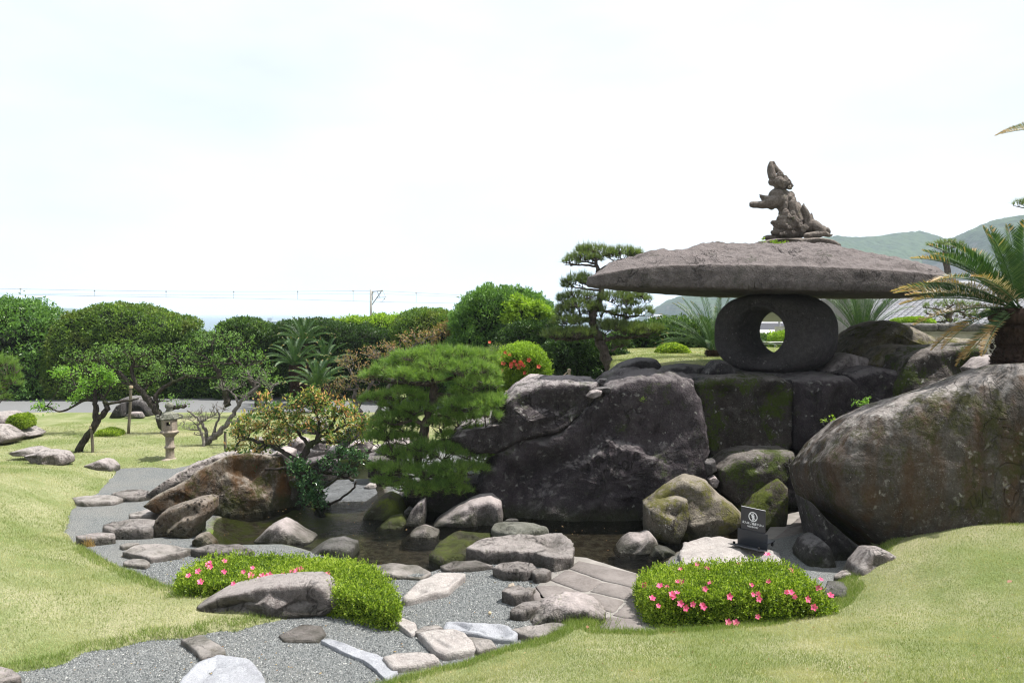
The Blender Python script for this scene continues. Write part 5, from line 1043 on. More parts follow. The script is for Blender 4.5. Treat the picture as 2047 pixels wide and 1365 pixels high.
hedge('clipped_hedge', 'ragged light green hedge top under the utility pole', [(650, 700), (655, 648), (680, 640), (712, 632), (740, 640), (770, 632), (800, 628), (835, 640), (840, 700)], 27.6, .9, 1.0, 17000, .08, 'bright', lump=.2, shell=.3, group=HG)
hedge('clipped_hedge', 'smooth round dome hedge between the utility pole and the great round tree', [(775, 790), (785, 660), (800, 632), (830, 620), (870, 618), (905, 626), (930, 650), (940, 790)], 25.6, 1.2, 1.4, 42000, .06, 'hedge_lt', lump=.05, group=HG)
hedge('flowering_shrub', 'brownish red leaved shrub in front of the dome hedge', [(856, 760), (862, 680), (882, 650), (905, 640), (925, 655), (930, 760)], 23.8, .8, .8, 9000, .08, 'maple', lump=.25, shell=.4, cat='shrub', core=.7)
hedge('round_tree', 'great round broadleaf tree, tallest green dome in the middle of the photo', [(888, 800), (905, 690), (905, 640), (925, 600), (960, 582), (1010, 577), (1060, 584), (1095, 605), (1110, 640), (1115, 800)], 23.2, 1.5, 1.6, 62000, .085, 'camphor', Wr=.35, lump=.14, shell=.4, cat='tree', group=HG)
hedge('light_green_shrub', 'light yellow green drooping shrub in front of the great round tree', [(1012, 660), (1010, 615), (1030, 598), (1060, 598), (1090, 612), (1106, 640), (1096, 662), (1050, 668)], 21.6, .6, .6, 9000, .10, 'bright', Wr=.35, lump=.3, shell=.35, cat='shrub', core=.75)
hedge('clipped_hedge', 'flat topped dark hedge below the light green shrub', [(985, 790), (990, 690), (1000, 655), (1030, 644), (1080, 641), (1120, 650), (1135, 700), (1140, 790)], 21.2, .9, 1.1, 36000, .06, 'hedge_dk', lump=.06, group=HG)
hedge('clipped_hedge', 'dark hedge behind the roped post left of the black pine trunk', [(1078, 800), (1085, 700), (1105, 674), (1150, 664), (1210, 664), (1250, 690), (1262, 800)], 20.2, .8, 1.0, 34000, .06, 'hedge_dk', lump=.08, group=HG)
hedge('clipped_hedge', 'loose green hedge right of the black pine trunk', [(1215, 760), (1225, 690), (1245, 655), (1290, 648), (1340, 642), (1390, 640), (1440, 655), (1470, 700), (1470, 760)], 23.0, 1.0, 1.2, 40000, .075, 'hedge', lump=.16, shell=.35, group=HG)
hedge('grey_shrub', 'loose grey green shrub behind the front pine', [(955, 740), (965, 700), (985, 690), (1010, 690), (1030, 710), (1035, 750)], 19.0, .5, .5, 5000, .08, 'pine_dk', Wr=.12, lump=.3, shell=.3, cat='shrub', core=.7)
hedge('rounded_shrub', 'bright green rounded shrub on the terrace lawn left of the small cycad', [(1311, 722), (1314, 698), (1330, 687), (1352, 687), (1372, 697), (1384, 722)], 19.4, .45, .5, 16000, .035, 'azalea', lump=.08, shell=.08, cat='shrub')
hedge('rounded_shrub', 'clipped yellow green shrub on the wall coping in front of the tiled roof', [(1784, 648), (1794, 638), (1825, 634), (1852, 637), (1864, 648)], 17.5, .35, .4, 14000, .03, 'bright', lump=.05, shell=.06, cat='shrub')
hedge('rounded_shrub', 'small clipped shrub in the left lawn near the propped plum tree', [(196, 874), (200, 861), (214, 857), (232, 859), (244, 866), (243, 877), (215, 876)], 17.9, .25, .3, 9000, .028, 'azalea', lump=.12, shell=.07, cat='shrub')
hedge('rounded_shrub', 'small round shrub beside the mauve rocks at the left edge', [(22, 850), (24, 834), (38, 826), (52, 829), (61, 840), (58, 856), (35, 856)], 17.4, .25, .3, 9000, .03, 'azalea', lump=.1, shell=.07, cat='shrub')

# azaleas in flower
def flower_mesh(mat, r=.026):
    m = MB()
    for k in range(5):
        a = k * 2 * math.pi / 5; d = np.array([math.cos(a), math.sin(a), 0]); s = np.array([-d[1], d[0], 0]); z = np.array([0, 0, 1])
        m.add([d * 0 - z * .3 * r, d * .55 * r + s * .42 * r + z * .1 * r, d * 1.0 * r + s * .25 * r + z * .3 * r, d * 1.12 * r + z * .22 * r, d * 1.0 * r - s * .25 * r + z * .3 * r, d * .55 * r - s * .42 * r + z * .1 * r, d * .6 * r - z * .02 * r],
              T=[[0, 1, 6], [1, 2, 6], [2, 3, 6], [3, 4, 6], [4, 5, 6], [5, 0, 6]])
    for k in range(3):
        a = k * 2.1 + .4; m.tube([[0, 0, 0], [math.cos(a) * .25 * r, math.sin(a) * .25 * r, .75 * r]], [.02 * r * 2, .02 * r], 3)
    V = np.concatenate(m.V); return new_mesh('flower', V, quads=np.concatenate(m.Q), tris=np.concatenate(m.T), mat=mat, smooth=True)
FL = [flower_mesh(M['petal'], r) for r in (.032, .028, .023)]
def add_flowers(root, base, V, Q, T, pxs, meshes, out=.01):
    c = (V[Q[:, 0]] + V[Q[:, 2]]) / 2; nr = unit(np.cross(V[Q[:, 1]] - V[Q[:, 0]], V[Q[:, 2]] - V[Q[:, 0]]))
    for x, y in pxs:
        d = ray(x, y); d = d / np.linalg.norm(d); w_ = c - EYE; t = w_ @ d; off = np.linalg.norm(w_ - t[:, None] * d, axis=1)
        sc = off * 6 + t + 10 * ((nr @ d) > .1); i = int(np.argmin(sc)); p = EYE + d * t[i] - d * .03
        nn_ = Vector(nr[i] * .5 - d * .8 + np.array([0, 0, .3]) + rng.normal(size=3) * .3)
        put('flower', meshes[rng.integers(len(meshes))], p - base + np.array(nn_) * out, root, rot=nn_.to_track_quat('Z', 'Y').to_euler())
def azalea(label, pts, Y, front, back, n, flowers, meshes, L=.029, world=None, w=(0, -1, 0), low=0, shell=.06, mat='azalea'):
    root, base, V, Q, T = hedge('azalea_bush', label, pts, Y, front, back, n, L, mat, Wr=.42, cat='azalea bush', lump=.05 if shell < .1 else .2, lfreq=2.2, shell=shell, core=.90, world=world, w=w, low=low, up=.55, clump=.02, shoots=1500, e=.34)
    add_flowers(root, base, V, Q, T, flowers, meshes); return root
Z8 = lambda L: [(1200 + x / 2.417, 950 + y / 2.417) for x, y in L]
azalea('wide clipped azalea with pink flowers in front of the no entry sign', [(1278, 1258), (1282, 1210), (1286, 1180), (1302, 1164), (1350, 1158), (1450, 1152), (1530, 1148), (1588, 1150), (1620, 1164), (1644, 1188), (1652, 1216), (1644, 1232), (1560, 1258), (1400, 1275), (1300, 1275)],
       7.45, .42, .5, 85000, Z8([(218, 530), (250, 598), (277, 632), (322, 540), (345, 578), (370, 572), (372, 518), (397, 518), (388, 620), (408, 638), (443, 620), (498, 636), (505, 550), (533, 522), (620, 585), (618, 710), (653, 712), (730, 534), (732, 576), (762, 570), (764, 596), (762, 682), (900, 562), (920, 570), (940, 584), (998, 598), (1030, 635), (1064, 505), (1110, 584), (388, 455), (466, 432), (515, 454), (920, 462), (1052, 548), (355, 590), (495, 628), (290, 540), (668, 430), (808, 388), (815, 515)]), FL)
Z5c = lambda L: [(x / 2.814, 880 + y / 2.814) for x, y in L]
azalea('long curved azalea hedge with pink flowers behind the smooth mauve rock', None, 8.2, .13, .32, 85000,
       Z5c([(1062, 765), (1115, 740), (1125, 800), (1172, 700), (1180, 690), (1258, 742), (1315, 808), (1370, 740), (1405, 755), (1420, 722), (1495, 770), (1515, 758), (1594, 757), (1648, 745), (1668, 735), (1690, 727), (1262, 682), (1185, 715), (1410, 760), (1460, 780), (1475, 765), (1640, 742), (1845, 755)]), FL,
       world=[np.array([*gnd(x, y, .2)[:2], .13]) for x, y in [(350, 1162), (360, 1144), (390, 1128), (440, 1116), (520, 1115), (620, 1120), (700, 1124), (745, 1140), (775, 1160), (800, 1205), (794, 1224), (750, 1218), (700, 1204), (640, 1186), (560, 1172), (470, 1172), (420, 1176), (370, 1176)]], w=(0, 0, 1), shell=.06)
FLO = [flower_mesh(M['petal_or'], r) for r in (.042, .034)]
azalea('rounded azalea with orange red flowers behind the rock wall', [(992, 780), (992, 735), (1003, 712), (1025, 700), (1055, 698), (1082, 712), (1096, 740), (1092, 765), (1040, 785)], 14.2, .45, .5, 30000,
       [(1002, 742), (1021, 733), (1033, 729), (1040, 724), (1048, 731), (1029, 723), (1018, 710), (1010, 705), (1002, 716), (998, 748), (1048, 745), (1077, 733), (1006, 727), (1058, 720), (1038, 735), (1044, 727), (1022, 728)], FLO, L=.045, mat='bright', shell=.12)
mfl = [flower_mesh(M['petal_or'], .04)]
put('red_flower', mfl[0], at(979, 684, 18.9), label='single red flower standing above the grey green shrub', cat='flower', rot=(R(60), 0, 0))

# ------------------------------------------------------------------ plum trees on the left lawn
tree('plum_tree', 'slanting plum tree with bright leaves propped by a stake near the lantern', 15.6,
     [[(145, 918, 7.5), (165, 885, 7), (187, 850, 6.5), (205, 830, 6), (215, 813, 5), (209, 800, 4), (197, 789, 3)], [(190, 852, 6), (192, 820, 5.5), (191, 795, 4.5), (188, 780, 3)], [(191, 800, 3), (165, 800, 2.6), (150, 810, 2.2), (128, 822, 2), (112, 822, 1.6), (98, 812, 1.4), (75, 812, 1)], [(213, 808, 3), (238, 802, 2.6), (262, 800, 2), (278, 796, 1.2)]],
     [(205, 755, 26, 20), (172, 782, 24, 14), (225, 762, 16, 14), (195, 740, 22, 10), (150, 798, 14, 8), (85, 815, 26, 10), (140, 745, 28, 10), (178, 765, 20, 12), (120, 750, 22, 8)], tips=34, L=.07, leaves=7, mat='plum_br', dz=.8, spread=.1, sub=4)
tree('plum_tree', 'widest plum tree with spreading crown behind the stone lantern', 18.2,
     [[(328, 880, 8), (326, 860, 7.5), (322, 838, 8), (305, 808, 7), (285, 785, 6), (270, 770, 5), (255, 762, 4), (235, 740, 3)], [(310, 812, 5), (312, 790, 4.5), (325, 775, 4), (350, 762, 3.5), (375, 750, 2.5)], [(322, 835, 5), (345, 815, 4), (372, 810, 3)], [(272, 772, 4), (262, 745, 3.5), (268, 720, 2.5)]],
     [(155, 715, 36, 16), (205, 702, 44, 18), (258, 700, 44, 20), (225, 730, 40, 16), (292, 722, 30, 16), (305, 752, 34, 16), (342, 735, 36, 18), (378, 745, 28, 14), (128, 740, 24, 10), (270, 760, 30, 12), (180, 735, 30, 12), (360, 806, 34, 9), (330, 795, 20, 10), (345, 700, 25, 12), (300, 700, 24, 12), (140, 775, 22, 12)], tips=26, L=.058, leaves=6, mat='plum', dz=.9, spread=.12)
tree('plum_tree', 'gnarled plum tree with many bare twigs right of the lantern', 16.6,
     [[(405, 905, 7.5), (409, 890, 7), (420, 878, 6.5), (440, 864, 5.5), (455, 845, 4.4), (468, 822, 4), (485, 800, 3.5), (496, 788, 3.5), (520, 770, 2.5)], [(414, 884, 4), (412, 862, 3.5), (400, 840, 2.5), (386, 828, 2), (374, 820, 1.2)], [(425, 876, 3.2), (430, 852, 2.5), (440, 832, 2), (432, 815, 1.4)], [(455, 848, 4.5), (478, 840, 4), (500, 826, 3.5), (522, 810, 3), (545, 800, 2)], [(478, 812, 3), (470, 790, 2), (455, 778, 1.4)]],
     [(470, 765, 34, 18), (510, 748, 36, 20), (540, 765, 28, 16), (445, 770, 24, 14), (490, 790, 30, 12)], tips=44, L=.05, leaves=4, mat='plum', bark='bark_gr', dz=.9, bare=.4, tw=.005)
tree('plum_tree_twig', 'low bare twigged plum sprout in front of the gnarled plum tree', 16.4, [[(408, 896, 3), (405, 870, 2.5), (395, 850, 2)]], [(388, 833, 32, 20), (412, 825, 26, 20), (374, 850, 24, 12), (440, 815, 26, 18), (400, 862, 22, 10)], tips=52, L=.03, leaves=1, mat='plum', bark='bark_gr', dz=.7, bare=.7, tw=.005, cat='tree')
tree('plum_tree', 'full leafed plum tree in front of the road, right of the widest one', 21.0,
     [[(516, 812, 6), (512, 785, 5.5), (500, 755, 5), (480, 730, 4), (460, 715, 3)], [(456, 812, 7), (450, 780, 6), (440, 750, 5), (425, 725, 3)]],
     [(388, 692, 32, 16), (425, 672, 44, 18), (470, 684, 44, 20), (505, 712, 36, 18), (525, 738, 34, 14), (455, 715, 40, 18), (402, 722, 34, 16), (440, 742, 34, 14), (380, 745, 30, 14), (545, 760, 24, 12), (490, 742, 30, 14), (365, 715, 28, 14)], tips=28, L=.065, leaves=6, mat='plum', dz=.8)
# big shrub leaning over the pond
tree('leaning_shrub', 'sprawling shrub with orange tipped leaves leaning over the pond', 11.9,
     [[(640, 1040, 11), (640, 1015, 10), (628, 985, 9), (608, 958, 9), (598, 935, 9), (606, 910, 8), (622, 888, 6), (640, 875, 4), (665, 862, 3), (690, 848, 2.5)],
      [(600, 925, 6), (570, 905, 4.5), (540, 890, 3.5), (510, 880, 3), (475, 872, 2)], [(640, 1010, 3.5), (665, 1006, 2.5), (690, 990, 2), (708, 975, 2), (712, 962, 1.6)], [(605, 930, 4), (640, 940, 3.2), (680, 950, 3.5), (708, 960, 3)], [(620, 890, 4), (600, 870, 3.2), (575, 850, 2.6), (560, 825, 2)], [(632, 880, 3.5), (640, 850, 3), (630, 825, 2)], [(652, 868, 3), (675, 830, 2.4), (690, 812, 2)]],
     [(478, 866, 26, 22), (500, 848, 30, 24), (520, 890, 30, 20), (545, 850, 32, 26), (540, 820, 30, 18), (570, 830, 30, 22), (600, 805, 32, 20), (598, 850, 36, 24), (630, 800, 30, 18), (655, 820, 34, 22), (640, 850, 34, 22), (690, 822, 30, 20), (700, 850, 30, 20), (715, 870, 22, 18), (670, 872, 34, 20), (560, 878, 30, 18), (620, 785, 24, 10), (470, 895, 16, 10), (530, 800, 16, 12), (505, 905, 24, 10, -.1), (725, 845, 16, 16)],
     tips=36, L=.068, Wr=.45, leaves=6, mat='photinia', bark='bark', dz=.7, spread=.09, cat='shrub', tw=.004, gnarl=.2)
tree('shrub_branches', 'glossy blue green lower branches of leaves hanging at the stem of the pond shrub', 11.7,
     [[(612, 985, 5), (608, 950, 5), (596, 930, 4)], [(640, 1030, 5), (636, 1000, 4), (628, 985, 3)]],
     [(595, 935, 22, 22), (620, 960, 26, 24), (630, 985, 22, 26), (615, 1000, 16, 18), (690, 938, 26, 9), (660, 925, 20, 14), (505, 932, 24, 9), (690, 905, 24, 14), (640, 1012, 12, 14), (718, 915, 18, 12)], tips=46, L=.06, Wr=.5, leaves=8, mat='photinia_gr', dz=.6, spread=.09, cat='shrub', group=None)
tree('brown_twigged_tree', 'twiggy tree with brownish young leaves behind the front pine', 15.0,
     [[(738, 905, 7), (736, 870, 7), (728, 840, 6), (715, 815, 5), (705, 795, 4), (715, 770, 3)], [(735, 850, 5), (755, 825, 4), (770, 790, 3.5), (790, 750, 3), (810, 710, 2)], [(715, 815, 4), (740, 770, 3), (765, 735, 2.5), (780, 700, 2)], [(720, 825, 3), (690, 815, 2.4), (665, 800, 1.6)]],
     [(700, 720, 28, 22), (730, 750, 34, 24), (760, 705, 40, 20), (790, 690, 34, 18), (830, 676, 34, 16), (865, 665, 26, 12), (690, 765, 30, 20), (680, 795, 26, 16), (740, 790, 30, 18), (715, 830, 22, 12), (665, 770, 18, 14), (770, 740, 34, 20), (810, 715, 30, 18)],
     tips=30, L=.055, leaves=6, mat='maple', bark='bark_gr', dz=.8, bare=.15, tw=.006, gnarl=.2)
# ------------------------------------------------------------------ pines
Z7 = lambda L: [(720 + x / 3.59, 680 + y / 3.59, a / 3.59, b / 3.59, *r) for x, y, a, b, *r in L]
tree('red_pine', 'round cloud pruned pine with bright green needles in the middle of the photo', 11.35,
     [[(872, 985, 9, .35), (850, 960, 9, .25), (833, 925, 9, .15), (836, 890, 8), (850, 855, 9), (862, 820, 9), (868, 785, 8), (872, 750, 6), (876, 725, 4)], [(850, 850, 5), (820, 830, 4), (790, 815, 3), (765, 810, 2)], [(868, 790, 5), (900, 790, 4), (935, 800, 3)], [(840, 900, 5), (880, 880, 4), (905, 882, 4), (940, 905, 3)], [(836, 905, 5), (810, 900, 4), (780, 915, 3)], [(870, 770, 5), (820, 765, 4), (780, 765, 3)], [(872, 760, 4), (920, 755, 3.5), (955, 755, 2.5)], [(850, 950, 5), (880, 950, 4), (900, 960, 3)]],
     Z7([(540, 95, 170, 55, 0), (380, 120, 150, 55, -.1), (700, 100, 160, 60, 0), (850, 130, 130, 70, .1), (250, 190, 150, 60, 0), (120, 250, 110, 50, 0), (330, 250, 150, 60, -.35), (470, 270, 120, 55, -.45), (560, 180, 150, 60, -.3), (760, 210, 170, 80, -.3), (900, 240, 110, 80, -.1), (950, 320, 70, 45, 0), (820, 300, 120, 60, -.35),
         (120, 420, 110, 55, 0), (280, 390, 140, 50, -.1), (420, 420, 80, 40, .1), (700, 460, 140, 60, -.35), (860, 460, 150, 80, -.35), (1000, 440, 85, 65, -.1), (900, 540, 110, 55, -.4), (740, 380, 90, 45, 0), (640, 520, 80, 50, -.3),
         (320, 530, 130, 55, 0), (170, 620, 110, 60, 0), (330, 620, 110, 50, .1), (120, 700, 80, 45, .1), (580, 600, 90, 60, -.2), (620, 680, 80, 40, -.1),
         (250, 800, 110, 55, 0), (420, 840, 130, 60, -.1), (600, 790, 140, 70, -.2), (760, 800, 140, 70, -.1), (900, 820, 120, 60, .0), (150, 920, 90, 65, 0), (300, 930, 120, 70, -.2), (460, 950, 140, 70, -.3), (640, 930, 150, 75, -.3), (800, 920, 110, 65, -.2), (600, 1050, 120, 60, -.35), (300, 1040, 110, 50, -.2), (460, 1050, 100, 45, -.3), (180, 1010, 80, 45, -.05), (250, 560, 150, 60, -.1), (190, 680, 130, 60, .1), (400, 490, 120, 50, -.2), (330, 700, 120, 50, 0), (700, 570, 120, 60, -.2), (840, 640, 110, 40, -.1), (480, 760, 120, 50, -.2), (240, 470, 110, 45, 0), (650, 1000, 110, 50, -.3), (420, 1090, 90, 40, -.3), (700, 1080, 90, 40, -.3)]),
     tips=90, padk=1.12, padx=1.2, kind='pine', mat='pine', bark='bark_pine', needle_n=30, nl=.10, nw=.0052, flat=.72, dz=.85, candle=.12, tw=.003, gnarl=.15, up=.55, sub=5)
Z9 = lambda L: [(1080 + x / 4.877, 480 + y / 4.877, a / 4.877, b / 4.877, *r) for x, y, a, b, *r in L]
tree('black_pine', 'tall black pine with layered flat pads left of the lantern cap', 17.6,
     [[(1221, 742, 11), (1210, 712, 10), (1200, 685, 9), (1191, 662, 8), (1185, 644, 7), (1184, 630, 7), (1192, 612, 6), (1202, 595, 6), (1204, 575, 5.5), (1201, 555, 5), (1197, 538, 4.5), (1192, 525, 3)], [(1200, 540, 3), (1218, 528, 2.5), (1240, 519, 2), (1262, 516, 1.5)], [(1188, 672, 4), (1160, 675, 4), (1130, 678, 3), (1105, 676, 2)], [(1208, 682, 4), (1225, 674, 4), (1255, 676, 3), (1285, 672, 2)], [(1186, 640, 4), (1165, 636, 3), (1145, 645, 2)], [(1200, 618, 3), (1222, 626, 3), (1250, 634, 2.4), (1275, 632, 1.5)], [(1222, 702, 3), (1236, 692, 2.5), (1248, 690, 1.5)]],
     Z9([(400, 165, 140, 45), (300, 215, 90, 35), (540, 110, 150, 50), (430, 100, 80, 35), (800, 130, 160, 50), (930, 155, 75, 50), (700, 150, 90, 40), (520, 190, 90, 40),
         (330, 400, 110, 55), (430, 380, 80, 50), (270, 450, 60, 35), (400, 550, 210, 40), (230, 580, 80, 35), (760, 570, 190, 65), (950, 560, 100, 50), (1040, 585, 50, 30), (860, 620, 110, 40),
         (380, 650, 200, 65), (240, 700, 110, 55), (520, 700, 120, 70), (830, 720, 150, 45), (1020, 700, 90, 40), (250, 800, 150, 65), (380, 790, 90, 45), (300, 920, 200, 65), (150, 930, 130, 50), (420, 900, 110, 55),
         (620, 850, 130, 65), (760, 860, 160, 75), (900, 890, 140, 65), (1060, 890, 110, 60), (1150, 860, 50, 30), (780, 1010, 80, 40)]),
     tips=125, padk=1.5, padx=1.15, kind='pine', mat='pine_dk', bark='bark_pine', needle_n=18, nl=.14, nw=.0075, flat=.55, dz=.9, candle=.22, tw=.006, gnarl=.1, up=1.0, sub=5)
tree('pine_tree', 'light green pine bough reaching in at the left edge of the photo', 12.0, [[(-120, 900, 8), (-100, 820, 7), (-70, 780, 5), (-40, 765, 4)]], [(5, 735, 36, 28), (-30, 720, 34, 26), (15, 765, 30, 16), (-20, 775, 36, 20), (0, 795, 22, 14), (30, 752, 14, 14)], tips=60, kind='pine', mat='pine', bark='bark_pine', needle_n=26, nl=.10, nw=.0042, flat=.55, dz=.9, candle=.5, up=.8)
tree('pine_tree', 'small layered pine behind the lantern cap at right', 30, [[(1893, 650, 8), (1895, 580, 7), (1893, 530, 6), (1890, 500, 4)]], [(1890, 484, 22, 7), (1870, 490, 18, 7), (1910, 490, 22, 7), (1893, 515, 30, 9), (1875, 515, 16, 8), (1915, 518, 18, 7)], tips=90, kind='pine', mat='pine_dk', bark='bark_pine', needle_n=22, nl=.18, nw=.011, dz=.9, tw=.01, up=1.0)
tree('pine_tree', 'dwarf spreading pine on the terrace above the stone wall', 18.5, [[(1896, 640, 6), (1898, 628, 6), (1897, 618, 5)], [(1896, 626, 3), (1915, 620, 2.5), (1930, 630, 2)]], [(1870, 612, 30, 8), (1900, 606, 34, 9), (1935, 610, 30, 9), (1960, 622, 34, 10), (1925, 630, 30, 9), (1985, 630, 26, 9), (1865, 625, 20, 6), (1880, 641, 40, 6)], tips=60, kind='pine', mat='pine_dk', bark='bark_pine', needle_n=18, nl=.12, nw=.006, dz=.9, tw=.006)
tree('pine_tree', 'pine pad poking in at the upper right edge of the photo', 16, [[(2150, 700, 8), (2140, 550, 7), (2110, 440, 5), (2080, 420, 3)]], [(2042, 408, 22, 10), (2070, 402, 26, 12), (2100, 415, 30, 14)], tips=70, kind='pine', mat='pine_dk', bark='bark_pine', needle_n=22, nl=.12, nw=.006, dz=.9)

# ------------------------------------------------------------------ cycads
def frond_mesh(name, L, el, droop, ll=.16, n=60, vee=.55, mats=None, brown=.0, bare=False, seed=0, wd=.015):
    r = np.random.default_rng(seed); m = MB(); t = np.linspace(0, 1, 26); ang = el - droop * t ** 1.3
    X = np.r_[0, np.cumsum(np.cos(ang[:-1]) * L / 25)]; Z = np.r_[0, np.cumsum(np.sin(ang[:-1]) * L / 25)]
    P = np.stack([X, r.normal() * .03 * L * t ** 2, Z], -1); m.tube(P, np.linspace(.012, .003, 26) * (L / 1.4), 5, mi=0)
    tt = np.linspace(.10, .995, n); Vs, Qs, mi = [], [], []
    for s in (-1, 1):
        p = np.stack([np.interp(tt, t, P[:, k]) for k in range(3)], -1); a = np.interp(tt, t, ang); D = np.stack([np.cos(a), 0 * a, np.sin(a)], -1); U_ = np.stack([-np.sin(a), 0 * a, np.cos(a)], -1)
        fw = .45 + .55 * tt + r.normal(size=n) * .08; d = unit(D * fw[:, None] + np.array([0, 1, 0]) * s + U_ * (vee + r.normal(size=n) * .1)[:, None])
        l = ll * np.clip(np.sin(math.pi * (tt * .88 + .10)) ** .6, .2, 1) * r.uniform(.88, 1.08, n)
        if bare: l *= r.uniform(.55, 1.1, n); d = unit(d + r.normal(size=(n, 3)) * .25)
        V, Q = leaf_quads(p, d, U_ + np.array([0, -s * .6, 0]), l, wd, fold=.1)
        b = (tt > 1 - brown + r.normal(size=n) * .08).astype(int); m.add(V, Q[b == 0], mi=1); m.V[-1] = m.V[-1]
        if b.any(): m.add(V, Q[b == 1], mi=2)
    V = np.concatenate(m.V); mi_ = np.concatenate(m.qi + m.ti)
    me = new_mesh(name, V, quads=np.concatenate(m.Q), tris=np.concatenate(m.T), smooth=False, mat=[M['cycad'], M['cycad_bare'] if bare else M['cycad'], M['cycad_br']], mat_idx=mi_); return me
def cycad(label, crown, base_z, tr, fronds, group=None, cat='cycad', variants=None, lean=(0, 0)):
    """fronds: list of (azimuth deg (0=+x, 90=away), mesh, roll)"""
    crown = np.array(crown, float); root = empty('cycad', (crown[0] + lean[0], crown[1] + lean[1], base_z), label, cat, group)
    loc = np.array(root.location); top = crown - loc; m = MB(); h = top[2]; n = max(8, int(h / .035))
    zz_ = np.linspace(0, 1, n); rr = tr * (1 + rng.normal(size=n) * .045) * (1 + .12 * np.sin(zz_ * 9)); P = np.stack([top[0] * zz_, top[1] * zz_, h * zz_], -1); m.tube(P, rr, 14)
    a = rng.uniform(0, 6.28, int(900 * h * tr * 4)); q = rng.uniform(0, 1, len(a)); pos = np.stack([top[0] * q + np.cos(a) * tr, top[1] * q + np.sin(a) * tr, h * q], -1)
    D = np.stack([np.cos(a), np.sin(a), 0 * a + .7], -1); V, Q = leaf_quads(pos, D, np.tile([[0, 0, 1.0]], (len(a), 1)), .055, .035); m.add(V, Q); m.build('trunk', M['cyctrunk'], root)
    for az, me, tilt in fronds:
        put('frond', me, top + np.array([math.cos(R(az)), math.sin(R(az)), 0]) * tr * .45, root, rot=(0, -R(tilt), R(az)))
    return root
cvar = [frond_mesh('frond', 1.0, R(62), R(60), .15, 46, seed=1, wd=.021), frond_mesh('frond', 1.05, R(40), R(62), .15, 46, seed=2, wd=.021), frond_mesh('frond', 1.0, R(18), R(50), .14, 46, seed=3, wd=.021), frond_mesh('frond', .95, R(80), R(35), .15, 46, seed=4, wd=.021)]
def ringf(n, vs, t0=-4, t1=8, a0=0): return [(a0 + 360 * k / n + rng.uniform(-7, 7), vs[k % len(vs)], rng.uniform(t0, t1)) for k in range(n)]
cycad('tall cycad with mossy trunk, front one of the pair left of the shrub', at(590, 730, 23.5), 0, .17, ringf(26, cvar))
cycad('tall cycad standing behind and above the front one left of the shrub', at(606, 688, 24.6), 0, .15, ringf(26, cvar))
cycad('low cycad with stiff upright blue green fronds right of the tall pair', at(636, 778, 22.2), 0, .16, ringf(28, [cvar[0], cvar[3], cvar[1]]))
cycad('small cycad half hidden behind the low upright one', at(650, 728, 24.2), 0, .13, ringf(20, cvar))
cm = [frond_mesh('frond', 1.45, R(66), R(40), .16, 54, seed=11), frond_mesh('frond', 1.5, R(48), R(45), .16, 44, seed=12), frond_mesh('frond', 1.4, R(30), R(55), .16, 44, seed=13), frond_mesh('frond', 1.4, R(82), R(20), .15, 44, seed=14)]
c_ = at(1428, 700, 17.6); cycad('cycad on the terrace lawn just left of the stone ring', c_, base_h(c_[0:1], c_[1:2])[0], .2, ringf(20, cm) + [(175, cm[1], 6), (185, cm[2], 0), (165, cm[0], 2), (192, cm[2], 8), (178, cm[1], -6), (170, cm[3], -12)])
c_ = at(1722, 676, 17.0); cycad('cycad with upright fronds right of the stone ring behind the rocks', c_, 1.6, .18, ringf(16, [cm[0], cm[3]], -2, 6) + [(185, cm[0], -4), (180, cm[3], -8), (200, cm[0], 2), (0, cm[0], -4), (-8, cm[3], -14), (10, cm[1], 0), (175, cm[1], 2), (5, cm[0], 0)])
# the large cycad leaning in from the right
cb = [frond_mesh('frond', 1.45, R(16), R(34), .20, 84, seed=21, brown=.28), frond_mesh('frond', 1.45, R(30), R(50), .20, 84, seed=22, brown=.2), frond_mesh('frond', 1.45, R(6), R(28), .18, 76, seed=23, bare=True, brown=.2), frond_mesh('frond', 1.12, R(60), R(30), .24, 84, seed=24), frond_mesh('frond', 1.12, R(80), R(14), .24, 84, seed=25), frond_mesh('frond', 1.3, R(50), R(30), .22, 80, seed=26), frond_mesh('frond', 1.1, R(-8), R(40), .15, 50, seed=27, brown=.5), frond_mesh('frond', 1.0, R(-38), R(20), .15, 46, seed=28, brown=.5)]
c_ = at(2052, 616, 9.6)
cycad('large cycad with dark shaggy trunk and orange browned frond tips at the right edge', c_, c_[2] - .95, .36,
      [(178, cb[0], 0), (170, cb[0], 6), (188, cb[2], -3), (160, cb[1], 0), (200, cb[1], 4), (182, cb[2], 12), (174, cb[5], 2), (168, cb[3], 0), (190, cb[5], -6), (150, cb[3], 4), (120, cb[4], 0), (100, cb[3], 0), (60, cb[4], 2), (205, cb[3], 6), (230, cb[4], -4), (195, cb[2], 18), (176, cb[1], 18), (215, cb[2], 20), (150, cb[5], 0), (90, cb[4], 4),
       (30, cb[3], 0), (0, cb[0], 0), (-30, cb[1], 0), (-60, cb[5], 0), (-90, cb[5], 2), (250, cb[5], 6), (270, cb[4], 4), (45, cb[1], 0), (135, cb[4], -2), (182, cb[6], -4), (176, cb[7], -2), (195, cb[7], 6), (165, cb[6], -6), (210, cb[6], -8)])
c_ = at(2185, 270, 12.5); cycad('tall palm like cycad whose frond tip shows at the upper right edge', c_, 1.9, .2, [(180, cb[2], 6), (175, cb[1], -8), (90, cb[1], 0), (0, cb[0], 0), (270, cb[1], 0), (230, cb[3], 0), (45, cb[3], 0), (135, cb[3], 0), (315, cb[3], 0)])

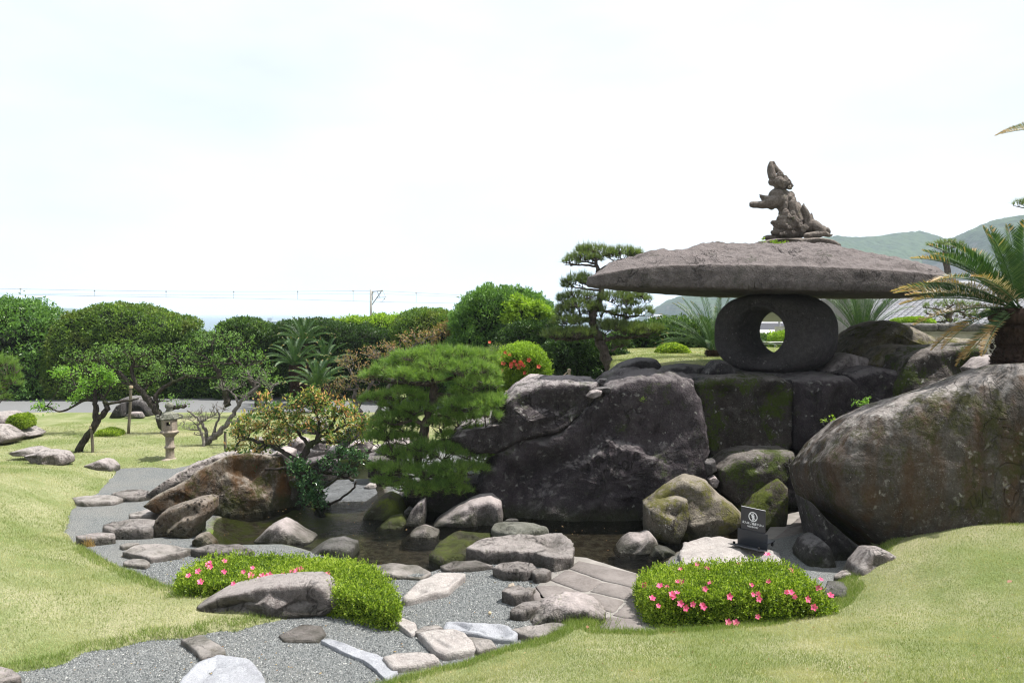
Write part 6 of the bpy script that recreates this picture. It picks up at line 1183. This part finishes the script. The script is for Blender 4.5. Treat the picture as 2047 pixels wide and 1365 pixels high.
# small plants on the rocks
def sprout(label, px, py, Y, rx, ry, mat='bright', n=10, L=.045, name='sprout'):
    tree(name, label, Y, [[(px, py + ry * 1.5, 1.2), (px, py, 1)]], [(px, py, rx, ry)], tips=n * 900 / (rx * ry) * .5, L=L, leaves=6, mat=mat, dz=.6, spread=.05, cat='small plant', tw=.002, sub=2, limb_r=.004)
sprout('small leafy sapling rising behind the enormous boulder', 1722, 804, 10.6, 22, 12, 'plum_br', 14)
sprout('yellow green sprout at the left shoulder of the enormous boulder', 1668, 842, 10.0, 24, 9, 'bright', 14)
sprout('small yellow green plant growing in the crack of the rock wall', 1185, 786, 11.4, 8, 8, 'bright', 8, .03)
sprout('tiny green plant on the dark face of the rock wall', 1285, 798, 11.05, 4, 4, 'bright', 5, .02)
sprout('small green weed on the sunken mossy mound', 868, 1110, 9.8, 10, 8, 'bright', 8, .025)
sprout('little green weed beside the ridge rock', 884, 1086, 10.1, 8, 5, 'bright', 6, .02)
for x in (1527, 1550, 1566): sprout({1527: 'leftmost', 1550: 'middle', 1566: 'rightmost'}[x] + ' small grass tuft growing at the foot of the lion plinth', x, 486, 12.95, 7, 2, 'bright', 6, .04, 'grass_tuft')

# stakes, poles and ropes
def pole(label, x0, y0, x1, y1, Y, r, mat='stake', name='support_stake', tie=False, cat='stake'):
    a, b = at(x0, y0, Y), at(x1, y1, Y); root = empty(name, a, label, cat); m = MB(); t = np.linspace(0, 1, 7)[:, None]; P = a + (b - a) * t; P[1:-1] += rng.normal(size=(5, 3)) * r * .25
    m.tube(P, np.linspace(r, r * .9, 7), 8); m.build('pole', M[mat], root, origin=a, smooth=True)
    m = MB(); c = b - (b - a) * .02
    for k in range(3): m.tube([[c[0] + r * 1.15 * math.cos(q), c[1] + r * 1.15 * math.sin(q), c[2] - k * r * .5] for q in np.linspace(0, 6.28, 10)], [r * .22] * 10, 5)
    m.build('rope_tie', M['bamboo'], root, origin=a); return b
pole('short stake propping the slanting plum tree', 187, 920, 182, 851, 15.55, .03)
pole('tall stake behind the plum trees left of the lantern', 257, 866, 262, 770, 17.6, .035)
pole('stake under the gnarled plum tree', 452, 902, 450, 860, 15.8, .03)
pole('pale bamboo pole behind the front pine', 854, 880, 857, 815, 12.2, .03, 'bamboo', 'bamboo_pole', cat='pole')
b1 = pole('short bamboo post on the rock wall beside the dark hedge', 1138, 757, 1138, 738, 13.0, .025, 'bamboo', 'bamboo_post', cat='post')
b2 = pole('short bamboo post behind the upper left boulder of the rock wall', 1014, 800, 1014, 781, 12.6, .025, 'bamboo', 'bamboo_post', cat='post')
m = MB(); t = np.linspace(0, 1, 12)[:, None]; PR = b2 + (b1 - b2) * t; PR[:, 2] -= (.16 * 4 * t * (1 - t))[:, 0] + .02; m.tube(PR, [.009] * 12, 5)
m.build('rope', M['bamboo'], origin=b2, label='thin rope strung between the two short bamboo posts', cat='rope', smooth=True)

# ------------------------------------------------------------------ grass blades
def blades(name, label, x0, x1, y0, y1, dens, poly, hf, L, w, mat='grass', smin=-.02, edge=0, fall=None):
    n = int(dens * (x1 - x0) * (y1 - y0)); X = rng.uniform(x0, x1, n); Y = rng.uniform(y0, y1, n)
    px = CX + X / Y * FPX; k = (px > -350) & (px < 2500); X, Y = X[k], Y[k]
    if fall: k = rng.uniform(size=len(X)) < np.clip(fall / Y, 0, 1) ** 1.5; X, Y = X[k], Y[k]
    z, sd = lawn_z(X, Y, poly, hf); k = (sd > smin) & ((sd < edge) if edge else True); X, Y, z, sd = X[k], Y[k], z[k], sd[k]; n = len(X)
    if not n: return
    g = np.exp(-np.maximum(sd, 0) / .18); P = np.stack([X, Y, z - .004], -1); LL = L * rng.uniform(.5, 1.3, n) * (1 + .5 * g) * (1 + .45 * fbm(P * 1.3, 3)); D = unit(np.stack([rng.normal(size=n) * .45, rng.normal(size=n) * .45, np.ones(n)], -1))
    s = unit(np.cross(D, rng.normal(size=(n, 3)))); ww = w * rng.uniform(.7, 1.3, (n, 1))
    V = np.stack([P - s * ww / 2, P + s * ww / 2, P + D * LL[:, None]], 1).reshape(-1, 3)
    put(name, new_mesh(name, V, tris=np.arange(3 * n).reshape(-1, 3), mat=M[mat], smooth=False), kind='stuff', label=label)
    print(name, n)
blades('grass', 'short lawn grass on the slope at the right front', -1.8, 7.6, 2.9, 9.0, 13500, P_LAWN_R, lawn_r_h, .028, .0042, fall=4.2)
blades('grass', 'short lawn grass on the left garden slope', -9.0, .6, 5.2, 13.5, 3900, P_LAWN_L, lawn_l_h, .030, .0058, fall=9)
blades('grass', 'fresh longer grass along the edge of the right lawn', -1.8, 4.6, 5.2, 8.8, 13000, P_LAWN_R, lawn_r_h, .042, .004, 'grass_fr', -.05, .22)
blades('grass', 'fresh longer grass along the edge of the left lawn', -5.5, .2, 6.0, 14.0, 6000, P_LAWN_L, lawn_l_h, .045, .0048, 'grass_fr', -.05, .20)
blades('grass', 'lawn grass around the plum trees', -12, 1.0, 13.5, 20, 900, P_LAWN_L, lawn_l_h, .03, .010)
blades('grass', 'grass of the small terrace lawn', 2, 9, 13.9, 22, 900, P_TER, lambda x, y, s: .1 * sstep(0, 2, s), .035, .009)
# long shaded grass at the foot of the enormous boulder
def tuft(label, px, py, z, n, L, spread, mat='grass_fr'):
    c = gnd(px, py, z); X = rng.normal(size=n) * spread + c[0]; Y = rng.normal(size=n) * spread * .5 + c[1]; P = np.stack([X, Y, np.full(n, c[2])], -1)
    D = unit(np.stack([rng.normal(size=n) * .45, rng.normal(size=n) * .45 - .1, np.ones(n)], -1)); V, T = tri_needles(P, D, L * rng.uniform(.5, 1.2, n), .005); base = c
    put('grass_tuft', new_mesh('grass_tuft', V - base, tris=T, mat=M[mat], smooth=False), base, label=label, cat='grass tuft')
tuft('dark grass tuft at the left foot of the left azalea', 356, 1195, .08, 160, .14, .10)
tuft('bright grass tuft at the right foot of the rugged furrowed rock', 1176, 1250, .04, 240, .12, .13)
tuft('dry pale grass tuft hanging over the dark edged step stone', 178, 1092, .05, 90, .14, .03, 'cycad_br')
# leaf litter: too small and too many to count
def litter(name, label, x0, x1, y0, y1, n, zf, mat, L):
    X = rng.uniform(x0, x1, n); Y = rng.uniform(y0, y1, n); Z = zf(X, Y); k = Z > -1; X, Y, Z = X[k], Y[k], Z[k]; n = len(X)
    V, Q = leaf_quads(np.stack([X, Y, Z], -1), rng.normal(size=(n, 3)) * [1, 1, .15], np.array([0, 0, 1.0]) + rng.normal(size=(n, 3)) * .3, L * rng.uniform(.4, 1.2, n), L * .5)
    put(name, new_mesh(name, V, quads=Q, mat=mat, smooth=False), kind='stuff', label=label)
M['litter'] = leaf_mat('dry_leaf_bits', [(0, (.10, .05, .025)), (.5, (.26, .15, .07)), (1, (.45, .36, .20))], rough=.8)
litter('leaf_litter', 'dry leaf bits on the gravel path', -5, 3, 5.8, 13, 900, lambda X, Y: np.where((sdist(X, Y, P_POND) < -.1) & (sdist(X, Y, P_LAWN_L) < 0) & (sdist(X, Y, P_LAWN_R) < 0), garden_z(X, Y)[0] + .014, -9), M['litter'], .028)
litter('leaf_litter', 'dry leaf bits in the right lawn', -1.5, 6, 3.2, 8.5, 500, lambda X, Y: (lambda z, s: np.where(s > 0, z + .022, -9))(*lawn_z(X, Y, P_LAWN_R, lawn_r_h)), M['litter'], .022)
litter('floating_litter', 'small leaves and petals floating on the pond channel', -4, 4.2, 9, 13, 420, lambda X, Y: np.where((sdist(X, Y, P_POND) > .15) & (fbm(np.stack([X, Y, 0 * X], -1) * 1.3, 3) > .05), -.050, -9), M['litter'], .035)
# fallen leaves and petals
M['fallen'] = plain_mat('dry_fallen_leaf', (.16, .075, .04), .7, var=.3)
def fallen(label, px, py, z, L, rz): V, Q = leaf_quads(np.zeros((1, 3)), np.array([[math.cos(rz), math.sin(rz), .15]]), np.array([[.2, -.3, 1.0]]), L, L * .5, .2); put('fallen_leaf', new_mesh('fallen_leaf', V, quads=Q, mat=M['fallen']), gnd(px, py, z), label=label, cat='fallen leaf')
fallen('curled brown leaf lying on the right lawn below the enormous boulder', 2013, 1164, .98, .06, .4)
fallen('reddish brown leaf beside the rugged furrowed rock', 1173, 1256, .1, .06, 1.3)
fallen('brown leaf fallen on the lawn in front of the right azalea', 1526, 1265, .12, .05, -.6)
put('round_nut', None, (0, 0, 0)) if False else None
m = MB(); ell(m, (0, 0, .016), .018, 10); o = m.build('round_pebble', M['bamboo'], smooth=True, label='single round yellowish pebble lying on the gravel', cat='pebble'); o.location = Vector(gnd(979, 1228, .012))
# ------------------------------------------------------------------ behind the garden: railway mast, wires, roof, wall, town, hills
M['concrete'] = plain_mat('weathered_concrete', (.30, .29, .275), .85, var=.12, scale=3)
M['wire'] = plain_mat('dull_wire', (.20, .21, .22), .6); M['iron'] = plain_mat('grey_iron', (.22, .22, .22), .5, metal=.3)
YM = 46.0; PX = lambda x, y, Y=YM: at(x, y, Y)
mast = empty('railway_mast', (*PX(742, 640)[:2], -.5), 'concrete railway mast with wire bracket behind the hedge', 'utility pole'); mo = np.array(mast.location)
m = MB(); m.tube([PX(741.5, 700), PX(741.5, 640), PX(741.5, 579)], [.075, .072, .068], 12); m.build('post', M['concrete'], mast, origin=mo, smooth=True)
m = MB(); m.tube([PX(742, 583), PX(765, 581.5)], [.03, .03], 6); m.tube([PX(743, 610), PX(762, 583)], [.028, .028], 6); m.tube([PX(754, 595), PX(772, 594)], [.018, .018], 6); m.tube([PX(754, 583), PX(760, 595)], [.015, .015], 5); m.tube([PX(766, 583), PX(771, 594)], [.008, .008], 5)
m.build('bracket', M['iron'], mast, origin=mo)
m = MB(); [ell(m, PX(764, 580.5), .05, 8), ell(m, PX(768.5, 597), .045, 8), ell(m, PX(745, 585), .05, 8)]; m.tube([PX(768, 598), PX(763, 604)], [.012, .008], 5); m.tube([PX(745, 585), PX(745, 601)], [.022, .022], 6); m.build('insulator', M['concrete'], mast, origin=mo, smooth=True)
def wire(label, pts, r=.010):
    P = np.array([at(x, y, Y) for x, y, Y in pts]); n = 60; t = np.linspace(0, len(P) - 1, n); i = np.arange(len(P)); PP = np.stack([np.interp(t, i, P[:, q]) for q in range(3)], -1)
    for _ in range(6): PP[1:-1] = (PP[:-2] + 2 * PP[1:-1] + PP[2:]) / 4
    m = MB(); m.tube(PP, [r] * n, 4); return m.build('overhead_wire', M['wire'], origin=PP[n // 2], label=label, cat='wire')
wire('upper railway wire running left from the mast and past it', [(-150, 574, 40), (0, 577, 42), (180, 580.5, 43), (340, 582.5, 44), (480, 583, 45), (620, 582.5, 46), (766, 581, 46), (860, 587, 47), (960, 592, 48), (1100, 598, 50), (1290, 606, 52), (1500, 612, 54)])
wire('lower railway wire running left from the mast and past it', [(-150, 588, 40), (0, 588, 42), (200, 592, 43), (400, 595, 44), (600, 598.5, 45), (763, 603.5, 46), (900, 606, 47), (1100, 611, 50), (1290, 618, 52), (1500, 622, 54)])
wire('thin middle railway wire just under the upper one', [(-150, 585.5, 40), (0, 586, 42), (300, 590, 43.5), (520, 589, 45), (742, 586.5, 46), (900, 592.5, 47), (1100, 602, 50), (1290, 612, 52), (1500, 616, 54)], .007)
for i, (x, ya, yb, Y) in enumerate([(41, 577.5, 589.5, 42), (189, 581, 592, 43), (332, 582.5, 594.5, 44), (467, 583, 597, 45), (595, 582.7, 599, 45.8), (706, 582, 602, 46), (832, 586, 604.5, 46.6), (1304, 610, 619, 52)]):
    m = MB(); m.tube([at(x, ya, Y), at(x, yb, Y)], [.010, .010], 4); ell(m, at(x, ya, Y), .045, 6)
    m.build('wire_dropper', M['wire'], origin=at(x, yb, Y), label=['leftmost', 'second from left', 'third from left', 'fourth from left', 'fifth from left', 'last one left of the mast,', 'first one right of the mast,', 'rightmost, beside the black pine,'][i] + ' short dropper hanging between the railway wires', cat='wire dropper')
wire('thin guard wire above the sea', [(-150, 592, 47), (742, 596, 50), (1500, 606, 56)], .005) if False else None

# tiled roof of a low building with a wooden fence before it
def tile_mat():
    t = NT('grey_roof_tiles'); c = t.mix(t.noise(3, 4), (.20, .20, .215), (.34, .34, .355)); t.bsdf(c, .55, t.bump(t.noise(30, 3), .2, .01), .4); return t.m
M['tile'] = tile_mat(); M['fencewood'] = plain_mat('weathered_grey_planks', (.20, .19, .20), .85, var=.3, scale=3); M['wall'] = plain_mat('plastered_wall', (.42, .39, .35), .9)
YB = 27.0
bl = empty('tiled_building', (*at(1830, 640, YB)[:2], 0), 'low building with grey tiled roof behind the stone wall at right', 'building'); bo = np.array(bl.location)
x0, x1 = at(1668, 600, YB)[0], at(2150, 600, YB)[0]; ze, zr = at(1700, 648, YB)[2], at(1700, 572, YB + 4)[2]
m = MB(); m.box(((x0 + x1) / 2, YB + 4, (ze - .2) / 2), (x1 - x0 - .8, 6.5, ze - .2)); m.build('wall', M['wall'], bl, origin=bo)
# roof: rows of curved tiles joined into one part (several thousand tiles)
nxr = int((x1 - x0) / .24); nyr = 17; m = MB(); sx = (x1 - x0) / nxr
u_ = np.linspace(0, 1, 7); zprof = .045 * np.cos((u_ - .5) * math.pi * 2) + .02
for r_ in range(nyr):
    t0, t1 = r_ / nyr, (r_ + 1.12) / nyr; ya, yb = YB + 4.2 * t0, YB + 4.2 * t1; za, zb = ze + (zr - ze) * t0 + .035, ze + (zr - ze) * t1
    for c in range(nxr):
        xx = x0 + (c + u_) * sx; a = np.stack([xx, np.full(7, ya), za + zprof], -1); b = np.stack([xx, np.full(7, yb), zb + zprof], -1); e_ = np.stack([xx, np.full(7, ya), za + zprof - .035], -1)
        k = np.arange(6); m.add(np.vstack([a, b, e_]), np.vstack([np.stack([k, k + 1, k + 8, k + 7], -1), np.stack([k + 14, k + 15, k + 1, k], -1)]))
rt = m.build('roof_tiles', M['tile'], bl, origin=bo, kind='stuff')
m = MB(); m.tube([[x0 - .1, YB + 4.2, zr + .08], [x1, YB + 4.2, zr + .08]], [.14, .14], 10); m.build('ridge', M['tile'], bl, origin=bo, smooth=True)
m = MB(); m.add([[x0, YB + 4.2, zr], [x1, YB + 4.2, zr], [x1, YB + 8.4, ze], [x0, YB + 8.4, ze]], [[0, 1, 2, 3]]); m.build('rear_roof', M['tile'], bl, origin=bo)
fz = empty('plank_fence', (*at(1680, 680, 23)[:2], 1.0), 'weathered grey plank fence between the ring and the cycad fronds', 'fence'); fo = np.array(fz.location)
xa, xb = at(1640, 640, 23)[0], at(1745, 640, 23)[0]; nb_ = int((xb - xa) / .14); zt_ = at(1680, 598, 23)[2]
pl = None
for k in range(nb_):
    zz1 = zt_ + rng.uniform(-.02, .02); m = MB(); m.box((xa + (k + .5) * .14, 23 + rng.uniform(-.006, .006), (1.0 + zz1) / 2), (.128, .022, zz1 - 1.0)); m.build('plank', M['fencewood'], fz, origin=fo)
for zq in (2.0, zt_ - .25): m = MB(); m.box(((xa + xb) / 2, 23.03, zq), (xb - xa, .04, .09)); m.build('rail', M['fencewood'], fz, origin=fo)
# stone wall with coping
wr_ = empty('stone_wall', (*at(1890, 680, 16.4)[:2], 1.6), 'low stone wall with weathered coping stones behind the rocks at right', 'wall'); w0 = np.array(wr_.location)
P0, P1 = at(1775, 665, 16.6), at(2120, 655, 15.9); dW = (P1 - P0); dW[2] = 0; Lw = np.linalg.norm(dW); dW /= Lw; rzw = math.atan2(dW[1], dW[0]); zc_ = at(1800, 655, 16.5)[2]
m = MB(); c = P0 + dW * Lw / 2; m.box((c[0], c[1] + .05, (1.5 + zc_ - .10) / 2), (Lw, .30, zc_ - .10 - 1.5), rz=rzw); m.build('wall_body', M['wall'], wr_, origin=w0)
s = 0.0
while s < Lw - .3:
    l = rng.uniform(.42, .95); l = min(l, Lw - s); c = P0 + dW * (s + l / 2); h = rng.uniform(.13, .16)
    Vb, Qb, Tb = blob([np.array([c[0], c[1], zc_]) + dW * a + np.array([0, b, 0]) for a, b in ((-l / 2 + .01, -.24), (l / 2 - .01, -.24), (l / 2 - .01, .26), (-l / 2 + .01, .26))], (0, 0, 1), h / 2 + .02, h / 2, .12, 48, 14, .03, 4, .02, 1, nseed(), soft=0)
    put('coping_stone', new_mesh('coping_stone', Vb - w0, quads=Qb, tris=Tb, mat=M['coping']), parent=wr_); s += l

# quay, sea wall, lorries and cars glimpsed through the ring
M['quay'] = plain_mat('pale_concrete_yard', (.52, .50, .48), .9, var=.06, scale=.3); M['seawall'] = plain_mat('dark_quay_wall', (.16, .16, .18), .9)
grid_mesh('quay_ground', 24, 170, 86, 200, 6, lambda X, Y: (0 * X - .0 - .0 * Y, None), mat=M['quay'])
m = MB(); m.box((95, 141, .6), (150, .8, 1.2)); m.build('quay_wall', M['seawall'], origin=(50, 141, 0), label='long dark low wall across the yard seen through the ring', cat='wall')
M['white'] = plain_mat('white_vehicle_paint', (.75, .75, .75), .4, var=.03); M['redroof'] = plain_mat('red_roof', (.36, .10, .07), .7); M['bluep'] = plain_mat('blue_grey_paint', (.20, .28, .36), .4); M['glass'] = plain_mat('dark_window_glass', (.03, .04, .05), .1, spec=.8)
def vehicle(name, label, cat, px, Y, L, H, mat, truck=False):
    c = at(px, 640, Y); root = empty(name, (c[0], Y, .0), label, cat)
    m = MB()
    if truck: m.box((-.9, 0, H * .58), (L - 2.2, 2.1, H * .78))
    else:
        hh = H; V = np.array([[-L / 2, 0, .35], [-L / 2, 0, hh * .62], [-L * .30, 0, hh], [L * .18, 0, hh], [L * .32, 0, hh * .6], [L / 2, 0, hh * .5], [L / 2, 0, .35]]); A = V + [0, -.85, 0]; B = V + [0, .85, 0]; k = len(V)
        m.add(np.vstack([A, B]), [[i, (i + 1) % k, k + (i + 1) % k, k + i] for i in range(k)], [[0, i + 1, i] for i in range(1, k - 1)] + [[k, k + i, k + i + 1] for i in range(1, k - 1)])
    m.build('body', M[mat], root)
    if truck: m = MB(); m.box((L / 2 - 1.1, 0, H * .42), (1.7, 2.0, H * .62)); m.build('cab', M[mat], root); m = MB(); m.box((L / 2 - .9, -1.01, H * .55), (1.0, .03, .6)); m.build('window', M['glass'], root)
    else: m = MB(); m.box((-L * .06, -.86, H * .78), (L * .42, .03, H * .26)); m.build('window', M['glass'], root)
    for x in (-L * .32, L * .32):
        for y in (-.85, .75): m = MB(); m.tube([[x, y - .1, .33], [x, y + .1, .33]], [.33, .33], 12); m.build('wheel', M['rubber'], root)
vehicle('box_truck', 'white box truck parked beyond the yard seen through the ring', 'truck', 1550, 146, 6.5, 3.1, 'white', True)
vehicle('parked_car', 'white car parked beyond the yard left of the truck', 'car', 1534, 146, 4.2, 1.9, 'white')
vehicle('parked_car', 'blue grey car between the white car and the truck', 'car', 1542, 148, 4.2, 1.7, 'bluep')
def house(name, label, px, Y, W_, D_, H_, rh, mr, mw='white', nwin=3, z0=0):
    c = at(px, 640, Y); root = empty(name, (c[0], Y, z0), label, 'house'); m = MB(); m.box((0, 0, H_ / 2), (W_, D_, H_)); m.build('wall', M[mw], root)
    m = MB(); a, b = W_ / 2 + .4, D_ / 2 + .4; m.add([[-a, -b, H_], [a, -b, H_], [a, b, H_], [-a, b, H_], [-a, 0, H_ + rh], [a, 0, H_ + rh]], [[0, 1, 5, 4], [2, 3, 4, 5], [0, 3, 2, 1]], [[0, 4, 3], [1, 2, 5]]); m.build('roof', M[mr], root)
    for k in range(nwin): m = MB(); m.box((-W_ / 2 + (k + .5) * W_ / nwin, -D_ / 2 - .02, H_ * .55), (W_ / nwin * .45, .06, H_ * .3)); m.build('window', M['glass'], root)
house('red_roofed_house', 'red roofed building at the foot of the hill seen through the ring', 1531, 190, 12, 8, 4.2, 2.0, 'redroof')
yp = at(1558, 640, 70); m = MB(); m.tube([[yp[0], 70, -.5], [yp[0], 70, 3.1 - .1]], [.10, .10], 10); m.box((yp[0], 70, 2.95), (.35, .35, .1)); m.build('concrete_post', M['concrete'], origin=(yp[0], 70, 0), label='pale concrete post seen through the right part of the ring hole', cat='post', smooth=False)
hedge('distant_shrub', 'yellow green shrub seen low through the ring hole', [(1545, 700), (1542, 672), (1556, 664), (1580, 662), (1600, 680), (1600, 700)], 25, .6, .6, 5000, .07, 'bright', cat='shrub', lump=.2, core=.8)
hedge('distant_shrub', 'grey green shrub row seen through the ring hole behind the railing', [(1480, 700), (1490, 676), (1530, 670), (1552, 676), (1560, 700)], 28, .6, .6, 6000, .07, 'hedge', cat='shrub', lump=.2, core=.8)
rl = empty('garden_railing', (*at(1540, 690, 24)[:2], 1.5), 'thin metal railing seen through the ring hole', 'railing'); ro = np.array(rl.location)
for yy in (684, 687.5): m = MB(); m.tube([at(1480, yy, 24), at(1620, yy, 24)], [.02, .02], 6); m.build('rail', M['iron'], rl, origin=ro)
for xx in (1500, 1549, 1600): m = MB(); m.tube([at(xx, 684, 24), at(xx, 700, 24)], [.02, .02], 6); m.build('post', M['iron'], rl, origin=ro)

# town at the foot of the headland
for i, (px, Y, W_, H_, rh, mr, mw, lab) in enumerate([(1302, 520, 9, 8, 2, 'tile', 'white', 'white block house, leftmost of the far town below the headland'), (1310, 500, 12, 6, 3, 'redroof', 'wall', 'brown walled house in the far town beside the black pine'), (1320, 540, 14, 7, 3, 'tile', 'wall', 'grey roofed long house in the middle of the far town'),
                                                  (1330, 520, 10, 6, 2.5, 'tile', 'white', 'small white house right in the far town before the cliff'), (1315, 560, 12, 11, 2, 'tile', 'white', 'tall pale building at the back of the far town'), (1340, 500, 14, 5, 2.4, 'redroof', 'wall', 'low grey house at the right end of the far town')]):
    house('town_house', lab, px, Y, W_ * .5, 5, H_ * .5, rh * .5, 'tile' if mr == 'redroof' else mr, mw, z0=-4)

# wooded hills and the headland
def hill_mat():
    t = NT('wooded_hillside'); n = t.noise(.03, 6, .6); v = t.vor(.11)
    c = t.mix(t.rng(n, .35, .65), (.014, .030, .012), (.032, .060, .018)); c = t.mix(t.rng(v, .15, .7, .5, 0), c, (.055, .09, .025))
    nz_ = t.math('ADD', t.nz(), t.rng(t.noise(.02, 5), .3, .7, -.12, .12)); c = t.mix(t.rng(nz_, .30, .42, .9, 0), c, t.mix(t.noise(.05, 5, vec=t.P((1, 1, .2))), (.14, .115, .095), (.25, .22, .19)))
    t.bsdf(c, .95, t.bump(t.noise(.25, 5, .7), .8, 2.0), .1); return t.m
M['hill'] = hill_mat()
def hill(name, prof, Yc, depth, zlow=-12, steep=1.0, nx=300, ny=90, crown=9.0, ch=5.0):
    """prof: skyline in the photo (px, py) standing at distance Yc; the hill falls away to both sides of it"""
    xs = [p[0] for p in prof]; u = np.linspace(0, 1, nx); px = xs[0] + (xs[-1] - xs[0]) * u; py = np.interp(px, xs, [p[1] for p in prof])
    ridge = np.array([at(a, b, Yc) for a, b in zip(px, py)]); v = np.linspace(-1, 1, ny)
    X = ridge[:, 0][:, None] * (1 + 0 * v[None]); Yy = Yc + depth * v[None] + 0 * X
    prof_ = np.where(v < 0, (1 - np.abs(v) ** 1.4), 1 - .8 * np.abs(v) ** 1.6); Z = zlow + (ridge[:, 2][:, None] - zlow) * prof_[None]
    P = np.stack([X, Yy, 0 * X], -1).reshape(-1, 3); Z = Z.ravel() + (1 - np.abs(np.tile(v, nx))) * 0
    sp = fbm(P / 90.0, 4); Z = Z + sp * 9 * np.tile(np.sin((v + 1) / 2 * math.pi) * (np.abs(v) > .04), nx)
    # tree crowns: rounded bumps on a jittered lattice
    g = crown; gx, gy = P[:, 0] / g, P[:, 1] / g; best = np.full(len(P), 9.0); ix, iy = np.floor(gx), np.floor(gy)
    for dx in (-1, 0, 1):
        for dy in (-1, 0, 1):
            cx, cy_ = ix + dx, iy + dy; h = np.sin(cx * 127.1 + cy_ * 311.7) * 43758.5; jx = cx + (h - np.floor(h)); h2 = np.sin(cx * 269.5 + cy_ * 183.3) * 43758.5; jy = cy_ + (h2 - np.floor(h2)); best = np.minimum(best, np.hypot(gx - jx, gy - jy))
    Z = Z + ch * np.sqrt(np.clip(1 - best ** 2, 0, 1)) - ch * .5 + fbm(P / 3.0, 3) * 1.2
    V = np.stack([P[:, 0], P[:, 1], Z], -1); i = (np.arange(nx - 1)[:, None] * ny + np.arange(ny - 1)[None]).ravel(); Q = np.stack([i, i + 1, i + ny + 1, i + ny], -1)[:, ::-1]
    return put(name, new_mesh(name, V, quads=Q, mat=M['hill']), kind='structure')
hill('wooded_hill', [(1322, 650), (1328, 636), (1340, 612), (1352, 601), (1362, 597), (1372, 594), (1395, 586), (1450, 562), (1500, 530), (1560, 500), (1620, 482), (1660, 476), (1700, 478), (1750, 476), (1790, 470), (1830, 468), (1850, 474), (1862, 486), (1875, 484), (1900, 482), (1930, 505), (2000, 520), (2100, 560)], 900, 240, nx=520, ny=110)
hill('wooded_hill', [(1895, 560), (1905, 520), (1925, 480), (1935, 468), (1950, 462), (1970, 452), (1990, 444), (2020, 438), (2050, 440), (2120, 450), (2300, 440), (2500, 470)], 720, 200, nx=340, ny=90)
hill('far_coast_hill', [(-400, 612), (-200, 612), (-60, 614), (40, 615), (90, 616), (140, 618), (170, 622), (215, 626)], 2100, 260, zlow=-12, nx=160, ny=30, crown=25, ch=6)
# boats on the bay
M['boatp'] = plain_mat('pale_boat_paint', (.35, .38, .42), .6)
for px, Y, s, lab in ((542, 900, 1.0, 'larger fishing boat with mast, leftmost on the bay'), (652, 1100, .9, 'hazy boat on the bay left of the mast, nearer the hedge gap'), (682, 1150, .85, 'faint small boat on the bay closest to the railway mast')):
    c = at(px, 634, Y); root = empty('fishing_boat', (c[0], Y, -9), lab, 'boat'); m = MB(); hl = 7 * s; V = [[-hl, -2, 3], [hl, -2, 3.2], [hl * 1.25, 0, 4], [hl, 2, 3.2], [-hl, 2, 3], [-hl * .85, -1.3, -.5], [hl * .9, -1.3, -.5], [hl * 1.05, 0, -.5], [hl * .9, 1.3, -.5], [-hl * .85, 1.3, -.5]]
    m.add(V, [[i, (i + 1) % 5, 5 + (i + 1) % 5, 5 + i][::-1] for i in range(5)], [[0, 1, 2], [0, 2, 3], [0, 3, 4]]); m.build('hull', M['boatp'], root)
    m = MB(); m.box((-hl * .2, 0, 5), (hl * .7, 2.6, 3.6)); m.build('cabin', M['boatp'], root); m = MB(); m.tube([[hl * .3, 0, 3], [hl * .3, 0, 12 * s]], [.2, .12], 6); m.build('mast', M['boatp'], root)

# ------------------------------------------------------------------ sea air
hz = NT('sea_air'); pv = hz.n("ShaderNodeVolumePrincipled"); pv.inputs['Density'].default_value = HAZE; pv.inputs['Color'].default_value = (.76, .87, 1.0, 1); pv.inputs['Anisotropy'].default_value = .1
hz.l(pv.outputs[0], hz.out.inputs['Volume'])
m = MB(); zlo, zhi = -14.0, 190.0; m.box((0, 4600, (zlo + zhi) / 2), (13000, 9300, zhi - zlo)); m.build('haze', hz.m, origin=(0, 4600, zlo), kind='stuff', label='pale sea haze')
print('TRIS', sum(sum(p_.loop_total - 2 for p_ in []) or len(me_.loops) - 2 * len(me_.polygons) for me_ in bpy.data.meshes if me_.users))
